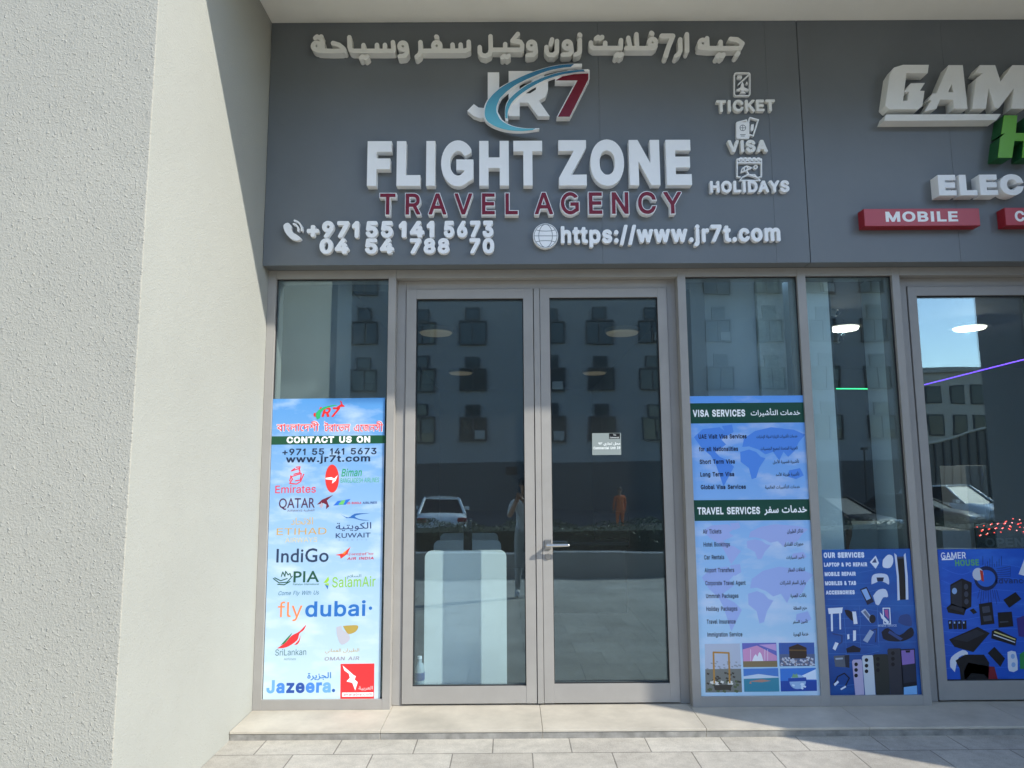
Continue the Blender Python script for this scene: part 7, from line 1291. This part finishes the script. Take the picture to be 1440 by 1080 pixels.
# ------------------------------------------------------------------ buildings beyond
M_OB = mat('grey_facade', (.27, .28, .29), .85, vary=.08, vscale=.25); M_OW = mat('dark_pane', (.02, .032, .036), .12, spec=.7); M_OF = mat('dark_window_frame', (.045, .05, .055), .5)
DB = 42.5; YB = -(DB-4.54)
px2m = DB/FPX
xR = mir(1304, DB)
ob = thing('apartment_block', 'grey apartment block with rows of dark stepped windows, mirrored in the doors', 'building', (0, YB-5, -1.1))
B().box(-46, xR, YB-10, YB, -1.1, 16.6).build('wall', M_OB, ob)
B().box(-45, xR-.5, YB, YB+.18, -1.09, 2.0).build('ground_floor_band', mat('dark_band', (.075, .08, .085), .7, vary=.2, vscale=.5), ob)
M_CUR = mat('curtain', (.16, .19, .18), .8); M_AC = mat('cooling_unit', (.30, .31, .31), .6)
def win(x, z, kind=0):
    b = B(); y = YB+.001
    b.box(x-.85, x+.85, y, y+.16, z-.75, z-.68, 0); b.box(x-.85, x+.85, y, y+.16, z+.62, z+.70, 0)
    for xx in (-.85, -.04, .77): b.box(x+xx, x+xx+.08, y, y+.16, z-.68, z+.62, 0)
    b.box(x-.45, x+.45, y, y+.14, z+.701, z+1.5, 0); b.box(x-.36, x+.36, y+.141, y+.15, z+.8, z+1.4, 1)
    b.box(x-.77, x-.04, y, y+.05, z-.68, z+.62, 1); b.box(x+.04, x+.77, y, y+.05, z-.68, z+.62, 1)
    if kind == 1: b.box(x+.06, x+.75, y+.051, y+.06, z-.2, z+.6, 2)
    if kind == 2: b.box(x-.75, x-.30, y+.051, y+.06, z-.66, z+.6, 2); b.box(x+.5, x+.75, y+.051, y+.06, z-.66, z+.6, 2)
    if kind == 3: b.box(x+.1, x+.72, y+.052, y+.3, z-.66, z-.15, 3)
    return b
cols = [70, 144, 218, 292, 366, 440, 510, 590, 664, 775, 846, 922, 1015, 1090, 1165, 1240]
rv = random.Random(5); protos = {}
for r in range(7):
    zz = EYE + (660-464)*px2m + (r-2)*-3.05
    if zz < 2.9 or zz > 14.6: continue
    for u in cols:
        x = mir(u, DB); kind = rv.choice((0, 0, 1, 2, 3))
        if kind not in protos:
            protos[kind] = (win(x, zz, kind).build('window', [M_OF, M_OW, M_CUR, M_AC], ob), x, zz)
        else:
            q, x0, z0 = protos[kind]; o = q.copy(); C.objects.link(o); o.parent = ob; o.location = Vector((x-x0, 0, zz-z0))
bb = thing('beige_building', 'distant beige building under the mirrored sky in the gaming shop door', 'building', (40, -66, -1.4))
DF = 70.0; YF = -(DF-4.54); x0, x1 = mir(1292, DF), mir(1420, DF); zt2 = EYE+(660-528)*DF/FPX
B().box(x0-4, x1+6, YF-12, YF, -1.4, zt2).build('wall', mat('beige_facade', (.60, .54, .45), .85, vary=.08, vscale=.3), bb)
B().box(x0-4.2, x1+6.2, YF-12.2, YF+.3, zt2+.001, zt2+.5).build('roof_edge', mat('beige_trim', (.5, .46, .4), .8), bb)
wf = None
for u in (1317, 1350, 1380, 1408):
    for v in (560, 602, 640):
        x = mir(u, DF); z = EYE+(660-v)*DF/FPX
        b = B(); b.box(x-.75, x+.75, YF+.001, YF+.10, z-.95, z+.95, 0); b.box(x-.62, x+.62, YF+.101, YF+.13, z-.82, z+.82, 1)
        b.build('window', [M_OF, M_OW], bb)
    x = mir(u, DF)
# rail fence with a sloping top in front of it
DS = 34.0; YS = -(DS-4.54); t = thing('site_fence', 'dark site fence with a pale sloping rail mirrored in the gaming shop door', 'fence', (mir(1340, DS), YS, -1.1))
xa, xb = mir(1288, DS), mir(1388, DS); za, zb2 = EYE+(660-632)*DS/FPX, EYE+(660-609)*DS/FPX
B().hexa([(xa, YS-.05, -1.1), (xb, YS-.05, -1.1), (xb, YS, -1.1), (xa, YS, -1.1), (xa, YS-.05, za), (xb, YS-.05, zb2), (xb, YS, zb2), (xa, YS, za)]).build('sheeting', mat('fence_sheet', (.20, .185, .16), .8, vary=.2, vscale=1), t)
B().tube((xa, YS+.04, za+.05), (xb, YS+.04, zb2+.05), .06, n=8).build('top_rail', mat('pale_rail', (.5, .46, .38), .6), t)
for k in range(9):
    x = xa+(xb-xa)*k/8; B().tube((x, YS+.05, -1.1), (x, YS+.05, za+(zb2-za)*k/8), .05, n=8).build('post', mat('fence_post', (.05, .05, .05), .6), t)
for u, lb in ((1125, 'dark street lamp mirrored in the narrow gaming shop window'),):
    D_l = 33.0; x = mir(1213, D_l); t = thing('street_lamp', lb, 'lamp', (x, -(D_l-4.54), -1.05))
    B().tube((x, -(D_l-4.54), -1.05), (x, -(D_l-4.54), 2.4), .06, .04, n=10).build('pole', M_TRIM, t); B().box(x-.12, x+.12, -(D_l-4.54)-.12, -(D_l-4.54)+.12, 2.401, 2.5).build('lamp_head', M_TRIM, t)

# ================================================================== people
M_SKIN = mat('skin', (.33, .19, .13), .55); M_HAIR = mat('dark_hair', (.012, .010, .009), .6)
def person(label, base, J, bones, mats, rot=0.0, scale=1.0, hair=True, head='head', cap=None):
    """J: joint -> (x,y,z,r); bones: (a,b,material). one continuous skinned body; faces front along +y before rot"""
    t = thing('person', label, 'person', base)
    M = Matrix.Translation(base) @ Matrix.Rotation(rot, 4, 'Z') @ Matrix.Scale(scale, 4)
    names = list(J); idx = {n: i for i, n in enumerate(names)}
    me = bpy.data.meshes.new('skel'); me.from_pydata([J[n][:3] for n in names], [(idx[a], idx[b]) for a, b, _ in bones], [])
    o = bpy.data.objects.new('skel', me); C.objects.link(o)
    sk = o.modifiers.new('s', 'SKIN'); ss = o.modifiers.new('d', 'SUBSURF'); ss.levels = 2; ss.render_levels = 2
    if not me.skin_vertices: me.attributes.new('sk', 'FLOAT', 'POINT')
    lay = me.skin_vertices[0] if me.skin_vertices else None
    if lay:
        for n in names: lay.data[idx[n]].radius = (J[n][3], J[n][4] if len(J[n]) > 4 else J[n][3])
        lay.data[0].use_root = True
    bpy.context.view_layer.update()
    ev = o.evaluated_get(bpy.context.evaluated_depsgraph_get())
    m2 = bpy.data.meshes.new_from_object(ev); bpy.data.objects.remove(o)
    m2.materials.clear()
    for m in mats: m2.materials.append(m)
    segs = [(Vector(J[a][:3]), Vector(J[b][:3]), mi) for a, b, mi in bones]
    for p in m2.polygons:
        c = p.center; best = None
        for a, b_, mi in segs:
            d = b_-a; s = max(0, min(1, (c-a).dot(d)/max(1e-9, d.length_squared))); q = (a+d*s-c).length
            if best is None or q < best[0]: best = (q, mi)
        p.material_index = best[1]; p.use_smooth = True
    m2.transform(M)
    body = link_mesh('body', m2, t)
    hd = Vector(J[head][:3]); r = .098
    b = B()
    b.ball((hd.x, hd.y+.088, hd.z-.005), .018, 8, 6, sc=(.8, 1.2, 1.3))
    for s in (-1, 1): b.ball((hd.x+s*.085, hd.y-.005, hd.z), .026, 8, 6, sc=(.45, .8, 1.2))
    b.build('face_features', mats[-1], t, xf=M)
    e = B()
    for s in (-1, 1): e.ball((hd.x+s*.032, hd.y+.078, hd.z+.018), .011, 8, 6)
    e.box(hd.x-.025, hd.x+.025, hd.y+.072, hd.y+.083, hd.z-.05, hd.z-.042)
    e.build('eyes_and_mouth', M_HAIR, t, xf=M)
    h = B()
    rings = []
    for j in range(7):
        ph = math.pi*.52*j/6
        rings.append([(hd.x+.097*max(.02, math.sin(ph))*math.cos(2*math.pi*k/16), hd.y-.012+.108*max(.02, math.sin(ph))*math.sin(2*math.pi*k/16)-.014*(j/6), hd.z+.016+.118*math.cos(ph)) for k in range(16)])
    h.loft(rings)
    h.build('hair', cap or M_HAIR, t, xf=M)
    return t
def figure(pose_):
    J = {'pelvis': (0, 0, .93, .15, .11), 'waist': (0, 0, 1.08, .145, .105), 'chest': (0, .01, 1.28, .165, .115), 'neckb': (0, 0, 1.44, .075, .065), 'neck': (0, .01, 1.50, .052), 'head0': (0, .012, 1.57, .075, .085), 'head': (0, .02, 1.64, .085, .10), 'crown': (0, .012, 1.70, .065, .075)}
    bones = [('pelvis', 'waist', 0), ('waist', 'chest', 0), ('chest', 'neckb', 0), ('neckb', 'neck', 3), ('neck', 'head0', 3), ('head0', 'head', 3), ('head', 'crown', 3)]
    for n, s in (('l', -1), ('r', 1)):
        J['hip'+n] = (s*.095, 0, .86, .095); J['knee'+n] = (s*.11, .015, .48, .062); J['ank'+n] = (s*.115, -.01, .09, .043); J['toe'+n] = (s*.13, .15, .035, .034)
        bones += [('pelvis', 'hip'+n, 1), ('hip'+n, 'knee'+n, 1), ('knee'+n, 'ank'+n, 1), ('ank'+n, 'toe'+n, 2)]
        sh = (s*.19, 0, 1.40, .062); el, wr, up = pose_[n]
        J['sh'+n] = sh; J['el'+n] = (*el, .043); J['wr'+n] = (*wr, .030)
        v = (Vector(wr)-Vector(el)).normalized(); pm = Vector(wr)+v*.06; J['pm'+n] = (*pm, .034, .02)
        bones += [('chest', 'sh'+n, 0), ('sh'+n, 'el'+n, pose_.get('sleeve', 0)), ('el'+n, 'wr'+n, pose_.get('fore', 3)), ('wr'+n, 'pm'+n, 3)]
        side = v.cross(Vector(up)).normalized()
        for k in range(4):
            q = pm+side*(k-1.5)*.019+v*.045; q2 = q+v*(.045-.004*abs(k-1))+Vector(up)*.012
            J['f%d%s' % (k, n)] = (*q, .009); J['g%d%s' % (k, n)] = (*q2, .007); bones += [('pm'+n, 'f%d%s' % (k, n), 3), ('f%d%s' % (k, n), 'g%d%s' % (k, n), 3)]
        q = Vector(wr)+v*.035-side*s*.042+Vector(up)*.02; J['th'+n] = (*q, .010); bones.append(('wr'+n, 'th'+n, 3))
    return J, bones
# photographer just behind the lens, phone held up
J, bn_ = figure({'l': ((-.24, .12, 1.18), (-.14, .28, 1.42), (0, -.5, .8)), 'r': ((.26, .12, 1.18), (-.02, .30, 1.42), (0, -.5, .8))})
gz = -.32*(4.98-.9)/6.6
person('person in a pale shirt taking the photo, mirrored beside the meeting stiles', (.19, -4.98, gz), J, bn_, [mat('pale_shirt', (.62, .64, .68), .8), mat('grey_trousers', (.34, .36, .38), .8), mat('white_shoes', (.6, .6, .6), .6), M_SKIN], 0.0, .92)
tag(B().box(-.075, .075, CAM.y-.075, CAM.y-.066, EYE-.085, EYE+.03).build('phone', M_BLK, bevel=.003), 'black phone held up by the person in the pale shirt', 'phone')
# worker in orange farther off, by the planter
J, bn_ = figure({'l': ((-.25, .02, 1.14), (-.25, .08, .90), (0, -1, 0)), 'r': ((.25, .02, 1.14), (.25, .08, .90), (0, -1, 0)), 'fore': 0})
wx, wy = pose(869, 27.5)
M_OR = mat('orange_overall', (.62, .13, .03), .8)
person('person in an orange overall standing by the car park, mirrored in the handled door', (wx, wy, -.97), J, bn_, [M_OR, M_OR, M_TRIM, M_SKIN], math.radians(160), 1.0)
# seated person in the gaming shop
J, bn_ = figure({'l': ((-.30, .12, 1.16), (-.22, .34, 1.08), (0, 0, 1)), 'r': ((.30, .14, 1.14), (.24, .40, 1.10), (0, 0, 1)), 'fore': 0})
for n in 'lr':
    s = -1 if n == 'l' else 1
    J['knee'+n] = (s*.12, .42, .90, .065); J['ank'+n] = (s*.12, .44, .46, .045); J['toe'+n] = (s*.12, .58, .41, .034)
pp = onY(1203, 752, .75)
seat_z = FB-.372
M_BL = mat('black_shirt', (.02, .02, .023), .8)
hz_ = pp.z-1.62
person('person in black with a dark cap sitting inside the narrow gaming shop window', (pp.x-.03, .95, hz_), J, bn_, [M_BL, mat('dark_jeans', (.02, .025, .035), .8), M_TRIM, M_SKIN], math.radians(-70), 1.0, cap=M_TRIM)
fz = hz_+.93-.125
t = thing('stool', 'dark stool under the person in the dark cap', 'stool', (pp.x-.03, .95, FB))
B().tube((pp.x-.03, .95, max(FB+.1, fz-.05)), (pp.x-.03, .95, fz), .17, n=20).build('seat', M_TRIM, t); B().tube((pp.x-.03, .95, FB+.021), (pp.x-.03, .95, fz-.051), .025, n=10).build('post', M_TRIM, t); B().tube((pp.x-.03, .95, FB+.001), (pp.x-.03, .95, FB+.02), .17, n=20).build('foot', M_TRIM, t)
